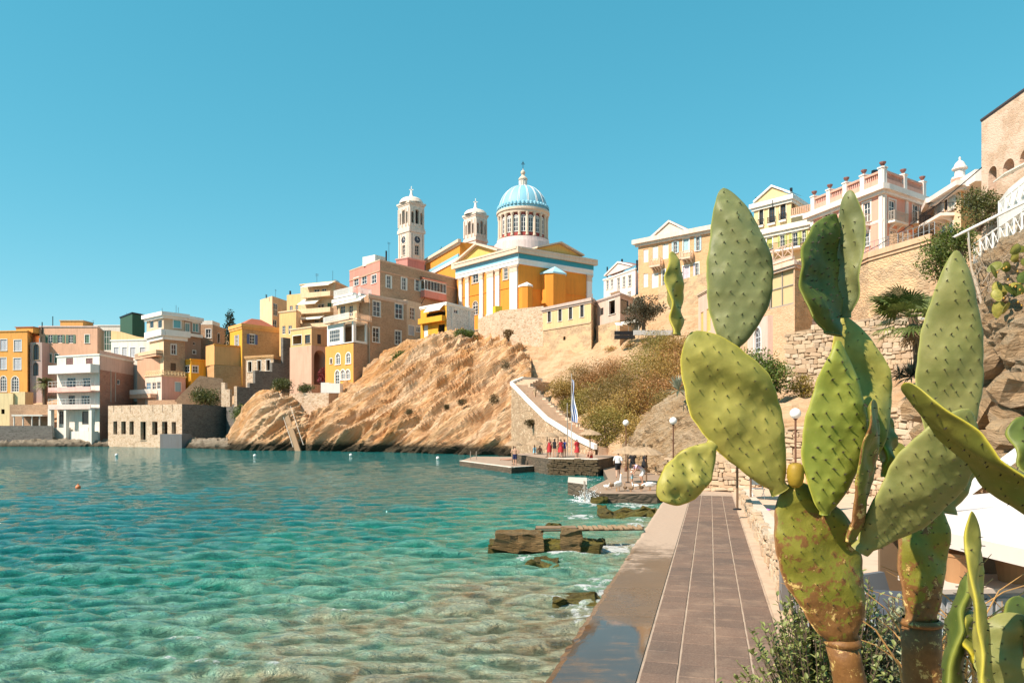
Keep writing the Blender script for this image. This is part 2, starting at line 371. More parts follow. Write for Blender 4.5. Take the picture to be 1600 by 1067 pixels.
class House:
    """corners: [(crop column, distance)] left to right; rows ytop / ybot are read at corner k"""
    def __init__(s, view, name, label, cat, corners, ytop, ybot, mats, wins=(), k=0, depth=8, group=None, roof=None, parapet=.35,
                 cornice=None, cz=None, below=3.0, roofname='roof', reveal=.26, wallname='wall', back=True):
        s.V = view; s.pts = [Vector((XP(view.x(x), Y), Y, 0)) for x, Y in corners]
        Yk = corners[k][1]; s.zt = ZP(view.y(ytop), Yk); s.zb = ZP(view.y(ybot), Yk)-below
        s.root = thing(name, label, cat, (s.pts[k].x, s.pts[k].y, s.zb), group)
        s.f = [Facade(a, b, view) for a, b in zip(s.pts[:-1], s.pts[1:])]
        n = len(s.f)
        if n == 1:
            q = -s.f[0].n*depth; bk = [s.pts[1]+q, s.pts[0]+q]
        elif n == 2: bk = [s.pts[0]+s.pts[2]-s.pts[1]]
        else:
            q = (s.pts[0]-s.pts[1])*0 - ((s.f[0].n+s.f[-1].n)/2).normalized()*depth; bk = [s.pts[-1]+q, s.pts[0]+q]
        s.poly = s.pts+bk; s.bk = bk
        if not isinstance(mats, (list, tuple)): mats = [mats]*n
        s.mats = mats; wins = list(wins)+[[]]*(n-len(wins)); s.w = []
        for i, fc in enumerate(s.f):
            holes = []; arches = set(); specs = []
            for wsp in wins[i]:
                kind, x0, y0, x1, y1 = wsp[:5]; opt = wsp[5] if len(wsp) > 5 else {}
                u0, u1, z0, z1 = fc.rect(x0, y0, x1, y1); u0 = max(u0, .02); u1 = min(u1, fc.L-.02); z1 = min(z1, s.zt-.05)
                if 'arch' in kind: arches.add(len(holes))
                holes.append((u0, u1, z0, z1)); specs.append((kind, opt))
            wall_mesh(fc, 0, fc.L, s.zb, s.zt, holes, reveal=reveal, arches=arches).build(wallname, mats[i], s.root)
            for h, (kind, opt) in zip(holes, specs): s.fill(fc, h, kind, opt)
        if back:
            mb = MB(); pl = [s.pts[-1]]+bk+[s.pts[0]]
            for a, b in zip(pl[:-1], pl[1:]): mb.poly([a+UP*s.zb, b+UP*s.zb, b+UP*s.zt, a+UP*s.zt])
            mb.build('rear_wall', mats[-1], s.root)
        if roof is not False:
            mb = MB(); mb.poly([p+UP*(s.zt-parapet) for p in s.poly])
            mb.build(roofname, roof or plaster((.55,.5,.44)), s.root)
        if cornice: s.cornice(cornice, *(cz or (0, .25, .18)))
    def cornice(s, mat, dz=0, h=.25, proj=.18, name='cornice', z=None, faces=None):
        z = s.zt+dz if z is None else z
        mb = MB()
        for i, fc in enumerate(s.f):
            if faces is not None and i not in faces: continue
            fc.bar(mb, -proj if i == 0 else -.001, fc.L+proj-.004*i, z-h, z+.01, -.15 if dz == 0 and z >= s.zt else .001, proj)
            fc.bar(mb, -proj*.5 if i == 0 else -.001, fc.L+proj*.5-.004*i, z-h*1.6, z-h-.002, .001, proj*.5)
        return mb.build(name, mat, s.root)
    def fill(s, fc, h, kind, o):
        u0, u1, z0, z1 = h; fm = o.get('f', WHITE); tr = o.get('t'); w = u1-u0
        cols = o.get('c', 2); rows = o.get('r', 3); arch = 'arch' in kind
        if kind in ('win', 'arch', 'open'):
            wd = glazing(fc, s.root, u0, u1, z0, z1, fm, cols=cols, rows=rows, arch=arch, trim=tr, tw=o.get('tw', .14), pane=o.get('p', GLASS), name=o.get('name', 'window'))
            if kind == 'open':
                k = o.get('sw', .5)*w
                for a, b in ((u0-k-.02, u0-.02), (u1+.02, u1+k+.02)):
                    if o.get('side') == 'l' and a > u0: continue
                    if o.get('side') == 'r' and a < u0: continue
                    shutter_leaf(fc, s.root, a, b, z0, z1, .03, o['s'])
        elif kind in ('shut',):
            m = (u0+u1)/2; sm = o.get('s', WHITE)
            shutter_leaf(fc, s.root, u0+.01, m-.01, z0+.01, z1-.01, -.12, sm); shutter_leaf(fc, s.root, m+.01, u1-.01, z0+.01, z1-.01, -.12, sm)
            if tr: surround(fc, s.root, u0, u1, z0, z1, tr, o.get('tw', .14))
        elif kind == 'door':
            mb = MB(); fc.bar(mb, u0, u1, z0, z1, -.2, -.14); fc.bar(mb, u0+w*.12, u1-w*.12, z0+(z1-z0)*.1, z0+(z1-z0)*.45, -.14, -.11); fc.bar(mb, u0+w*.12, u1-w*.12, z0+(z1-z0)*.52, z1-(z1-z0)*.08, -.14, -.11)
            mb.build('door', o.get('s', DARKWOOD), s.root)
            if tr: surround(fc, s.root, u0, u1, z0, z1, tr, .14, sill=False)
        elif kind in ('hole', 'archhole') and tr: surround(fc, s.root, u0, u1, z0, z1, tr, o.get('tw', .14), arch)
    # --- additions in crop pixels
    def band(s, i, x0, y0, x1, y1, d, mat, name, d0=.001):
        fc = s.f[i]; u0, u1, z0, z1 = fc.rect(x0, y0, x1, y1); mb = MB(); fc.bar(mb, u0, u1, z0, z1, d0, d); return mb.build(name, mat, s.root)
    def balcony(s, i, x0, x1, yfloor, proj, rail, kind='bars', h=1.0, mat=None, slab=.22, brackets=0, name='balcony'):
        fc = s.f[i]; u0, u1 = fc.u(x0), fc.u(x1); z = fc.z((x0+x1)/2, yfloor); mat = mat or WHITE2
        mb = MB(); fc.bar(mb, u0, u1, z-slab, z, .003, proj)
        for j in range(brackets):
            uu = u0+(u1-u0)*(j+.5)/brackets; mb.prism([fc.pt(uu-.1, z-slab-.002, .003), fc.pt(uu-.1, z-slab-.002, proj*.8), fc.pt(uu-.1, z-slab-.5, .003)], fc.U*.2)
        b = mb.build(name, mat, s.root)
        rm = MB(); t = .05
        if kind == 'solid':
            fc.bar(rm, u0, u1, z, z+h, proj-.12, proj-.002); fc.bar(rm, u0, u0+.12, z, z+h, .01, proj-.125); fc.bar(rm, u1-.12, u1, z, z+h, .01, proj-.125)
        elif kind in ('bars', 'wide', 'baluster'):
            for zz in (z+.08, z+h-t): 
                fc.bar(rm, u0, u1, zz, zz+t, proj-.07, proj-.02)
                fc.bar(rm, u0, u0+t, zz, zz+t, .02, proj-.071); fc.bar(rm, u1-t, u1, zz, zz+t, .02, proj-.071)
            if kind == 'wide':
                for zz in (z+h*.36, z+h*.66): fc.bar(rm, u0+.01, u1-.01, zz, zz+t, proj-.065, proj-.025)
            step = {'bars': .16, 'wide': 1.1, 'baluster': .26}[kind]; n = max(2, int((u1-u0)/step)); bw = .13 if kind == 'baluster' else .035
            for j in range(n+1):
                uu = u0+(u1-u0-bw)*j/n; fc.bar(rm, uu, uu+bw, z+.1, z+h-.06, proj-.06, proj-.06+min(bw, .05))
            m2 = max(1, int(proj/step))
            for j in range(1, m2):
                dd = proj*j/m2
                for uu in (u0, u1-bw): fc.bar(rm, uu, uu+bw*.9, z+.1, z+h-.06, dd, dd+.035)
        elif kind == 'cross':
            for zz in (z+.05, z+h-.07): fc.bar(rm, u0, u1, zz, zz+.07, proj-.1, proj-.03)
            n = max(1, int((u1-u0)/1.0)); 
            for j in range(n+1): uu = u0+(u1-u0-.08)*j/n; fc.bar(rm, uu, uu+.08, z, z+h+.02, proj-.11, proj-.02)
            for j in range(n):
                a, b2 = u0+(u1-u0)*j/n+.05, u0+(u1-u0)*(j+1)/n-.05
                for (p, q) in (((a, z+.1), (b2, z+h-.06)), ((a, z+h-.06), (b2, z+.1))):
                    rm.prism([fc.pt(p[0], p[1]-.035, proj-.08), fc.pt(p[0], p[1]+.035, proj-.08), fc.pt(q[0], q[1]+.035, proj-.08), fc.pt(q[0], q[1]-.035, proj-.08)], fc.n*.03)
        rm.build('railing', rail, b); return b
    def awning(s, i, x0, x1, ytop, drop, proj, mat, flap=.25):
        fc = s.f[i]; u0, u1 = fc.u(x0), fc.u(x1); z = fc.z((x0+x1)/2, ytop); mb = MB(); n = 8
        for j in range(n):
            a, b = j/n, (j+1)/n; sag = lambda t: -.06*math.sin(math.pi*t)
            mb.poly([fc.pt(u0, z-drop*a+sag(a), .02+proj*a), fc.pt(u1, z-drop*a+sag(a), .02+proj*a), fc.pt(u1, z-drop*b+sag(b), .02+proj*b), fc.pt(u0, z-drop*b+sag(b), .02+proj*b)])
        mb.poly([fc.pt(u0, z-drop, proj+.02), fc.pt(u1, z-drop, proj+.02), fc.pt(u1, z-drop-flap, proj+.03), fc.pt(u0, z-drop-flap, proj+.03)])
        aw = mb.build('awning', mat, s.root)
        ar = MB()
        for uu in (u0+.05, u1-.05): ar.tube([fc.pt(uu, z-drop*1.4, .03), fc.pt(uu, z-drop-.03, proj)], .025, 6)
        ar.build('awning_arm', WHITE, aw); return aw
    def pediment(s, i, x0, x1, ybase, yapex, mat, field, d0=-.4, d1=.25):
        fc = s.f[i]; u0, u1 = fc.u(x0), fc.u(x1); zb = fc.z((x0+x1)/2, ybase); za = fc.z((x0+x1)/2, yapex); um = (u0+u1)/2
        mb = MB(); mb.prism([fc.pt(u0+.2, zb, d0), fc.pt(u1-.2, zb, d0), fc.pt(um, za-.1, d0)], fc.n*(.02-d0)); pd = mb.build('pediment', field, s.root)
        mb = MB(); t = max(.28, (za-zb)*.16)
        for a, b in (((u0, zb), (um, za)), ((um, za), (u1, zb))):
            mb.prism([fc.pt(a[0], a[1], d0), fc.pt(b[0], b[1], d0), fc.pt(b[0], b[1]+t, d0), fc.pt(a[0], a[1]+t, d0)], fc.n*(d1-d0))
        mb.build('raking_cornice', mat, pd)
        rf = MB(); q = -fc.n*3
        for a, b in (((u0, zb), (um, za)), ((um, za), (u1, zb))):
            rf.poly([fc.pt(a[0], a[1]+t-.02, d0), fc.pt(b[0], b[1]+t-.02, d0), fc.pt(b[0], b[1]+t-.02, d0)+q, fc.pt(a[0], a[1]+t-.02, d0)+q])
        rf.build('gable_roof', paint((.35,.12,.08)), pd); return pd
    def roofbox(s, i, x0, x1, ytop, depth0, depth1, mat, name='roof_hut', roof=None):
        """small rooftop room standing back from the facade"""
        fc = s.f[i]; u0, u1 = fc.u(x0), fc.u(x1); zt = fc.z((x0+x1)/2, ytop); mb = MB(); fc.bar(mb, u0, u1, s.zt-.3, zt, -depth1, -depth0)
        b = mb.build(name, mat, s.root)
        if roof:
            mb = MB(); fc.bar(mb, u0-.2, u1+.2, zt+.002, zt+.2, -depth1-.2, -depth0+.2); mb.build('roof', roof, b)
        return b
    def pole(s, i, x, ytop, dback=1.0, r=.04, arms=0, name='aerial'):
        fc = s.f[i]; p = fc.pt(fc.u(x), 0, -dback); mb = MB(); zt = ZP(s.V.y(ytop), p.y)
        mb.tube([p+UP*(s.zt-.4), p+UP*zt], r, 6)
        for j in range(arms): mb.tube([p+UP*(zt-.1-.25*j)-fc.U*.5, p+UP*(zt-.1-.25*j)+fc.U*.5], r*.6, 5)
        mb.build(name, DARKMETAL, s.root)
    def pipe(s, i, x, y0, y1, mat=None, r=.06, name='downpipe'):
        fc = s.f[i]; u = fc.u(x); mb = MB(); mb.tube([fc.pt(u, fc.z(x, y0), .08), fc.pt(u, fc.z(x, y1), .08)], r, 6); mb.build(name, mat or TRIM, s.root)

# ---------------------------------------------------------------- helper: lofted terrain through surveyed lines
def loft(name, rows, mat, nu=60, nv=40, amp=0.0, freq=.3, seed=0, strata=None, kind='structure', parent=None, fade=.06, ridges=0, label=None, cat=None, fine=0.0, nofade=False):
    """rows: list of polylines [Vector..] (all the same length), bottom to top"""
    def cr(p, t):
        n = len(p)-1; x = min(max(t*n, 0), n-1e-6); i = int(x); f = x-i
        a, b, c, d = p[max(i-1, 0)], p[i], p[i+1], p[min(i+2, n)]
        return .5*((2*b)+(c-a)*f+(2*a-5*b+4*c-d)*f*f+(3*b-a-3*c+d)*f**3)
    g = [[None]*(nu+1) for _ in range(nv+1)]
    for i in range(nu+1):
        colp = [cr(r, i/nu) for r in rows]
        for j in range(nv+1): g[j][i] = cr(colp, j/nv)
    so = Vector((seed*13.7, seed*7.1, seed*3.3))
    nor = [[None]*(nu+1) for _ in range(nv+1)]
    for j in range(nv+1):
        for i in range(nu+1):
            du = g[j][min(i+1, nu)]-g[j][max(i-1, 0)]; dv = g[min(j+1, nv)][i]-g[max(j-1, 0)][i]
            n = du.cross(dv); nor[j][i] = n.normalized() if n.length > 1e-9 else Vector((0,0,1))
    mb = MB(); pts = []
    for j in range(nv+1):
        for i in range(nu+1):
            p = g[j][i]; e = min(i/nu, 1-i/nu, j/nv, 1-j/nv); k = 1 if nofade else min(1, e/fade)
            if amp:
                q = p*freq + so
                if strata is not None:
                    s_ = strata; q = Vector((p.x*s_[0][0]+p.y*s_[0][1]+p.z*s_[0][2], p.x*s_[1][0]+p.y*s_[1][1]+p.z*s_[1][2], p.x*s_[2][0]+p.y*s_[2][1]+p.z*s_[2][2]))*freq + so
                v = noise.fractal(q, 1.0, 2.0, 4)
                if ridges: v = v + ridges*(.5-abs(noise.noise(q*2.1+Vector((5,1,2)))*2))+ridges*.5*(.5-abs(noise.noise(q*5.3+Vector((1,7,2)))*2))
                p = p + nor[j][i]*v*amp*k
                if fine: p = p+nor[j][i]*fine*noise.noise(p*3.1+so)*k
            pts.append(p)
    fs = [(j*(nu+1)+i, j*(nu+1)+i+1, (j+1)*(nu+1)+i+1, (j+1)*(nu+1)+i) for j in range(nv) for i in range(nu)]
    mb.faces(pts, fs)
    o = mb.build(name, mat, parent, smooth=False, kind=kind if parent is None else None)
    return o

# ---------------------------------------------------------------- helper: foliage
def leaf_cloud(mb, clumps, n, size, rng, squash=.55, up=.25, long=1.7):
    """leaf-sized folded faces spread through the volume of many clumps (centre, radius)"""
    if mb.sh is None: mb.sh = [0]*len(mb.v)
    tot = sum(r**2 for c, r in clumps)
    for c, r in clumps:
        k = max(3, int(n*r*r/tot)); tone = rng.uniform(-.18, .18)
        for _ in range(k):
            d = Vector((rng.gauss(0,1), rng.gauss(0,1), rng.gauss(0,1)))
            d = d.normalized() if d.length else Vector((0,0,1))
            p = c + Vector((d.x, d.y, d.z*squash*1.3))*r*(rng.random()**.42)
            ax = (d*.6 + Vector((rng.gauss(0,1), rng.gauss(0,1), rng.gauss(0,1)+up))).normalized()
            sd_ = ax.orthogonal().normalized(); sd_ = (Matrix.Rotation(rng.uniform(0, 6.28), 3, ax) @ sd_)
            s_ = size*rng.uniform(.6, 1.3); w = s_*.5/long*1.6
            v = min(1, max(0, .5+tone+rng.uniform(-.3, .3)))
            mb.faces([p, p+ax*s_*.5+sd_*w*.5, p+ax*s_, p+ax*s_*.5-sd_*w*.5], [(0,1,2,3)]); mb.sh += [v]*4
def branch_tree(mb, base, top, r0, rng, n=6, spread=1.0):
    base, top = Vector(base), Vector(top); pts = [base.lerp(top, t)+Vector((rng.uniform(-.1,.1), rng.uniform(-.1,.1), 0))*spread*(t>0) for t in (0,.3,.6,1)]
    mb.tube(pts, [r0, r0*.8, r0*.62, r0*.4], 7); ends = []
    for i in range(n):
        a = 6.28*i/n+rng.uniform(-.4,.4); h = rng.uniform(.35,.95); s0 = base.lerp(top, h)
        e = s0+Vector((math.cos(a), math.sin(a), rng.uniform(.3,1.1)))*spread*rng.uniform(.6,1.1)
        mb.tube([s0, s0.lerp(e,.5)+UP*.08*spread, e], [r0*.4, r0*.25, r0*.1], 5); ends.append(e)
    return ends
def bush(name, label, cat, c, rx, ry, rz, mat, n=2500, leaf=.25, seed=1, group=None, nclump=22, trunk=True, wood=None, lift=.5):
    """a shrub or tree crown of leaf faces on stems; c = base point on the ground"""
    rng = random.Random(seed); c = Vector(c); root = thing(name, label, cat, c, group); mb = MB(); mb.sh = []
    cl = []
    for i in range(nclump):
        d = Vector((rng.gauss(0,1), rng.gauss(0,1), rng.gauss(0,1))).normalized()*rng.random()**.4
        cl.append((c+Vector((d.x*rx*.72, d.y*ry*.72, rz*.42+d.z*rz*.40)), rng.uniform(.30,.52)*min(rx, rz*1.1)))
    leaf_cloud(mb, cl, n, leaf, rng); mb.build('crown', mat, root)
    if trunk:
        t = MB(); 
        for i in range(4):
            e = rng.choice(cl)[0]; t.tube([c+Vector((rng.uniform(-.1,.1)*rx, rng.uniform(-.1,.1)*ry, -.4)), c.lerp(e,.55)+Vector((rng.uniform(-.1,.1)*rx, 0, .1)), e], [.05*rz**.5+.02, .04*rz**.5+.01, .015], 5)
        t.build('trunk', wood or BARK, root)
    return root
BARK = paint((.16,.11,.075), .9, .4)
SHRUB = leaf_mat((.028,.04,.010), (.15,.16,.04)); OLIVE = leaf_mat((.045,.04,.022), (.16,.135,.075)); TAMARISK = leaf_mat((.10,.072,.018), (.38,.26,.075))
DRYBUSH = leaf_mat((.09,.05,.02), (.30,.19,.07)); GREENBUSH = leaf_mat((.02,.042,.007), (.17,.22,.035))

# ================================================================ the setting: sea
def water_mat():
    m, nt, b = new_mat('sea_water')
    geo = nt.nodes.new('ShaderNodeNewGeometry'); v = geo.outputs['Position']
    sx = nt.nodes.new('ShaderNodeSeparateXYZ'); nt.links.new(v, sx.inputs[0])
    X, Yc, Zc = sx.outputs
    nb = noise_(nt, v, .075, 3, .55); nm = noise_(nt, v, .32, 4, .6); nf = noise_(nt, v, 2.6, 8, .72)
    # distance from the walkway edge (runs along 0.26, 0.966 through 0.38, 9.7)
    dw = math_(nt, 'SUBTRACT', math_(nt, 'MULTIPLY', math_(nt, 'SUBTRACT', Yc, 9.7), .26), math_(nt, 'MULTIPLY', math_(nt, 'SUBTRACT', X, .38), .966))
    # shallows: near the walkway and near the camera side of the bay
    dep = math_(nt, 'ADD', math_(nt, 'MULTIPLY', dw, .036), math_(nt, 'MULTIPLY', math_(nt, 'SUBTRACT', Yc, 9.5), .013))
    dep = math_(nt, 'ADD', dep, math_(nt, 'MULTIPLY', math_(nt, 'SUBTRACT', nb.outputs[0], .5), .95))
    dep = math_(nt, 'ADD', dep, math_(nt, 'MULTIPLY', math_(nt, 'SUBTRACT', nm.outputs[0], .5), .5))
    dep = math_(nt, 'ADD', dep, math_(nt, 'MULTIPLY', math_(nt, 'SUBTRACT', nf.outputs[0], .5), .45))
    col = ramp(nt, dep, [(.03, (.25,.185,.10)), (.14, (.30,.30,.185)), (.27, (.15,.31,.205)), (.46, (.026,.225,.155)), (.72, (.006,.155,.13)), (1.0, (.003,.135,.13))]).outputs[0]
    sand = ramp(nt, noise_(nt, v, .16, 4, .6).outputs[0], [(.55, (0,0,0)), (.68, (1,1,1))]).outputs[0]
    near = nt.nodes.new('ShaderNodeMapRange'); nt.links.new(Yc, near.inputs[0]); near.inputs[1].default_value = 26; near.inputs[2].default_value = 11
    col = mixc(nt, math_(nt, 'MULTIPLY', math_(nt, 'MULTIPLY', sand, near.outputs[0]), .65), col, (.36,.40,.27))
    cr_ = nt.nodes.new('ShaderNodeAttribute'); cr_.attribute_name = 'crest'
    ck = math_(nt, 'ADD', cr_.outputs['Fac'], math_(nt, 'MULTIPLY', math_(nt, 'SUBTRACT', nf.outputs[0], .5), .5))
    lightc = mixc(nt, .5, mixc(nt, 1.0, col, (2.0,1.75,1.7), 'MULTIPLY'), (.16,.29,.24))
    col = mixc(nt, ramp(nt, ck, [(.48, (0,0,0)), (.80, (1,1,1))]).outputs[0], col, lightc)  # light on thin wave crests painted into the base colour, troughs darkened below
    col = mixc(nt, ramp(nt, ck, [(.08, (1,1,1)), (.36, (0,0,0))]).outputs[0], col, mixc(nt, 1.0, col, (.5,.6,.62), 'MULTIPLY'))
    # foam: streaks beside the walkway and round the landing block
    at = nt.nodes.new('ShaderNodeAttribute'); at.attribute_name = 'foam'
    fm = math_(nt, 'ADD', at.outputs['Fac'], math_(nt, 'MULTIPLY', math_(nt, 'SUBTRACT', nf.outputs[0], .5), 1.5))
    fo = ramp(nt, fm, [(.58, (0,0,0)), (.72, (1,1,1))]).outputs[0]
    col = mixc(nt, fo, col, (.78,.80,.78))
    nt.links.new(col, b.inputs['Base Color'])
    nt.links.new(math_(nt, 'ADD', math_(nt, 'MULTIPLY', fo, .5), .04), b.inputs['Roughness'])
    b.inputs['IOR'].default_value = 1.33
    nw = noise_(nt, coords(nt, 'Object', (.7, 2.4, 1), (0,0,R(6))), 2.4, 6, .65, .5)
    nw2 = noise_(nt, coords(nt, 'Object', (.8, 2.2, 1), (0,0,R(-8))), 5.5, 4, .6, .3)
    bump(nt, b, math_(nt, 'ADD', nw.outputs[0], math_(nt, 'MULTIPLY', nw2.outputs[0], .4)), 1.0, .46)
    return m
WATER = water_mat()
def sea():
    rng = np.random.default_rng(3)
    ns, ny = 520, 640
    s = np.linspace(-1.25, .42, ns); Y = np.exp(np.linspace(math.log(3.5), math.log(185), ny))
    S, YY = np.meshgrid(s, Y); X = S*(YY+6)
    Z = np.zeros_like(X); Zs = np.zeros_like(X); cell = YY*.0065
    for i in range(60):
        lam = np.exp(rng.uniform(math.log(.2), math.log(1.9))); k = 2*math.pi/lam
        a = R(84)+rng.normal(0, .40); amp = .0112*lam**.62
        fade = np.clip((lam/cell-2.5)/4, 0, 1)
        ph = k*(X*math.cos(a)+YY*math.sin(a))+rng.uniform(0, 6.28)
        w = np.sin(ph+.45*np.sin(ph)); Z += amp*w*fade; Zs = Zs + amp*w*fade*(lam < .8)
    env = np.clip(YY/14, .6, 1.15); Z *= env
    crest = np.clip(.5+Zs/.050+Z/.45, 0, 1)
    foam = np.zeros_like(X)
    dwk = (YY-9.7)*.26-(X-.38)*.966
    foam += .56*np.exp(-((dwk-.5)/1.3)**2)*((np.sin(YY*.85)+np.sin(YY*.37+1)) > .15)*(YY > 11.5)*(YY < 36)
    for fx, fy, r, q in ((3.2,24,1.6,.75), (4.2,20.2,1.4,.7), (5.0,29,1.5,.6), (2.9,32.5,1.4,.7), (.6,22.5,2.0,.55), (2.2,17.5,2.2,.45), (6,37,2.2,.7), (4.0,38.5,1.6,.8), (3.2,14.0,1.6,.3), (-2.7,13.6,2.4,.40), (.2,14.6,2.0,.40), (-5.5,12.2,2.2,.34), (5.5,56,3,.6)):
        foam = np.maximum(foam, q*np.exp(-((X-fx)/r)**2-((YY-fy)/(r*1.3))**2))
    foam += np.clip((Z-.075)/.12, 0, .3)
    V = np.stack([X, YY, Z+WATER_Z], -1).reshape(-1, 3)
    idx = np.arange(ns*ny).reshape(ny, ns)
    q = np.stack([idx[:-1,:-1], idx[:-1,1:], idx[1:,1:], idx[1:,:-1]], -1).reshape(-1, 4)
    me = bpy.data.meshes.new('sea'); me.vertices.add(len(V)); me.vertices.foreach_set('co', V.ravel())
    me.loops.add(q.size); me.loops.foreach_set('vertex_index', q.ravel().astype(np.int32))
    me.polygons.add(len(q)); me.polygons.foreach_set('loop_start', np.arange(0, q.size, 4, dtype=np.int32)); 
    me.polygons.foreach_set('use_smooth', np.ones(len(q), dtype=bool)); me.update(calc_edges=True)
    at = me.attributes.new('foam', 'FLOAT', 'POINT'); at.data.foreach_set('value', foam.ravel().astype(np.float32))
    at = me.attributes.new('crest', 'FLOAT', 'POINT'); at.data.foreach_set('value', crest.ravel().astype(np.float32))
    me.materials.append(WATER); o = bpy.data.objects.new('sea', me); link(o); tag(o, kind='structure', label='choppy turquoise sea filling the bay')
    mb = MB(); g = 9000; mb.poly([(-g,-g,WATER_Z-.55), (g,-g,WATER_Z-.55), (g,g,WATER_Z-.55), (-g,g,WATER_Z-.55)])
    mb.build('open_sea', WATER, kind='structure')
sea()

# ================================================================ the setting: terrain
CLIFF = rock_mat((.62,.27,.075), (.72,.40,.18), (.80,.57,.37), (.26,.11,.04), scale=.42, name='ochre_cliff', wet=.5)
CLIFF2 = rock_mat((.40,.22,.09), (.55,.36,.19), (.66,.49,.32), (.13,.07,.03), scale=.8, name='brown_rock', tilt=(R(8), R(20), 0))
SOIL = rock_mat((.38,.21,.10), (.50,.31,.17), (.60,.42,.26), (.20,.11,.05), scale=.9, name='dry_soil', bs=.6, tilt=(0,0,0))
STRATA = ((.20,.05,.17), (-.1,.55,.1), (-1.15,.25,1.4))
cx_ = [-220, 0, 110, 200, 285, 372, 450, 520, 600, 700, 790, 880, 1000]
def line(xs, ys, Ys): return [P(x, y, Y) for x, y, Y in zip(xs, ys, Ys)]
# hill under the town, rising from the shore to the church terrace
hill_rows = [
    [Vector((XP(x, Y), Y, -2.5)) for x, Y in zip(cx_, [166,166,166,168,158,150,148,146,140,128,118,104,95])],
    [Vector((XP(x, Y), Y, 1.2)) for x, Y in zip(cx_, [168,168,168,171,166,160,156,152,146,134,123,109,100])],
    line(cx_, [640,640,640,640,628,618,622,612,585,555,560,565,560], [178,178,178,180,176,172,168,162,156,148,140,128,118]),
    line(cx_, [600,600,590,575,570,575,590,575,540,520,520,520,510], [195,195,195,195,190,186,180,174,166,158,150,142,136]),
    line(cx_, [575,570,560,545,535,520,505,480,470,512,512,500,470], [225,225,225,225,220,215,210,200,196,196,200,190,180]),
    line(cx_, [600,600,590,575,560,545,530,500,500,520,520,510,480], [300,300,300,300,300,300,300,290,280,270,270,260,250]),
]
loft('hillside', hill_rows, SOIL, 90, 50, .5, .2, 1)
# the bare cliff falling from the church to the sea
cl_x = [478, 520, 560, 600, 650, 700, 750, 800, 830]
cliff_rows = [
    [Vector((XP(x, Y), Y, -1.6)) for x, Y in zip(cl_x, [130,127,124.5,122,118.5,113.5,108.5,104,101])],
    line(cl_x, [694,692,694,696,697,697,700,704,706], [131,128,126,123,119.5,114.5,109.5,105,102]),
    line(cl_x, [680,664,656,652,645,642,640,650,668], [133.5,132,130.5,128,125,121,117,110,105]),
    line(cl_x, [662,640,622,606,590,582,580,590,606], [136,136.5,136.5,135,132,129,126,119,111]),
    line(cl_x, [648,624,606,578,551,541,541,552,572], [140,141,142,141,139.5,138,136,129,121]),
    line(cl_x, [640,614,596,558,533,524,526,534,556], [146,148,150,150,148,148,146,139,131]),
]
loft('cliff', cliff_rows, CLIFF, 190, 130, 1.5, .15, 3, STRATA, ridges=1.35, fine=.17)
# smaller rock shoulder left of the gully, with the steps
kx = [352, 372, 395, 415, 440, 465, 485, 500]
kn_rows = [
    [Vector((XP(x, Y), Y, -1.6)) for x, Y in zip(kx, [133,131.5,130.5,130,130,130,130.5,131])],
    line(kx, [699,697,695,694,694,695,697,699], [134,132.3,131.4,131,131,131,131.5,132]),
    line(kx, [698,684,664,652,650,658,672,690], [137,135,134.5,134,134,134,134,135]),
    line(kx, [697,668,636,622,624,636,656,676], [142,140,138.5,138,138,138,138,139]),
    line(kx, [690,652,618,610,612,622,640,660], [150,147,145,144,144,144,144,145]),
]
loft('cliff_shoulder', kn_rows, CLIFF, 90, 70, 1.0, .18, 9, STRATA, ridges=1.1, fine=.14)
# low dark shore rocks in front of the houses on the left
lx = [-60, 0, 40, 90, 140, 180, 230, 280, 320, 360]
loft('shore_rocks', [
    [Vector((XP(x, Y), Y, -1.4)) for x, Y in zip(lx, [160,159.5,159,158.5,159,160,158,148,143,138])],
    [Vector((XP(x, Y), Y, .6)) for x, Y in zip(lx, [163,162.5,162,161.5,162,162.5,160,150,145,139])],
    [Vector((XP(x, Y), Y, 1.4)) for x, Y in zip(lx, [170,169,168,168,168,168,165,152,150,148])]], 
    rock_mat((.20,.15,.10), (.33,.26,.18), (.44,.36,.27), (.07,.05,.035), scale=.9, name='shore_rock', tilt=(0,0,0), wet=-.4), 110, 14, .55, .6, 4, ridges=.8, nofade=True)

# ================================================================ the town on the left shore
GREENSH = paint((.10,.20,.13)); GREYSH = paint((.46,.47,.50)); BLUESH = paint((.12,.16,.30)); YGREEN = paint((.50,.52,.14)); PALEBLUE = paint((.33,.52,.60))
REDTILE = paint((.42,.13,.07), .8, .3); CANVAS = paint((.80,.74,.64), .9, .1)
OCHRE = plaster((.74,.34,.075)); PEACH = plaster((.74,.42,.27)); PINK = plaster((.72,.40,.32)); CREAM = plaster((.75,.54,.34)); YELLOW = plaster((.74,.36,.03))
CORAL = plaster((.68,.25,.19)); BEIGE = plaster((.58,.42,.29)); PALEPINK = plaster((.72,.54,.48)); ORANGE = plaster((.72,.34,.10)); LIME = plaster((.74,.68,.60), .5)
ST_BROWN = stone([(.44,.26,.15), (.54,.33,.20), (.35,.20,.12)], (.50,.34,.22), 2.4, 2.2)
ST_RED = stone([(.38,.18,.12), (.46,.24,.17), (.30,.14,.10)], (.42,.27,.20), 2.2, 2.6)
ST_WARM = stone([(.52,.36,.22), (.60,.44,.28), (.42,.27,.16)], (.62,.48,.34), 2.0, 1.8, mw=.08)
ST_GREY = stone([(.14,.125,.11), (.21,.19,.17), (.10,.09,.08), (.26,.23,.20)], (.20,.18,.155), 2.0, 2.6)
ST_WHITE = stone([(.55,.52,.48), (.68,.66,.62), (.42,.39,.36)], (.76,.74,.70), 1.8, 1.2, mw=.09)
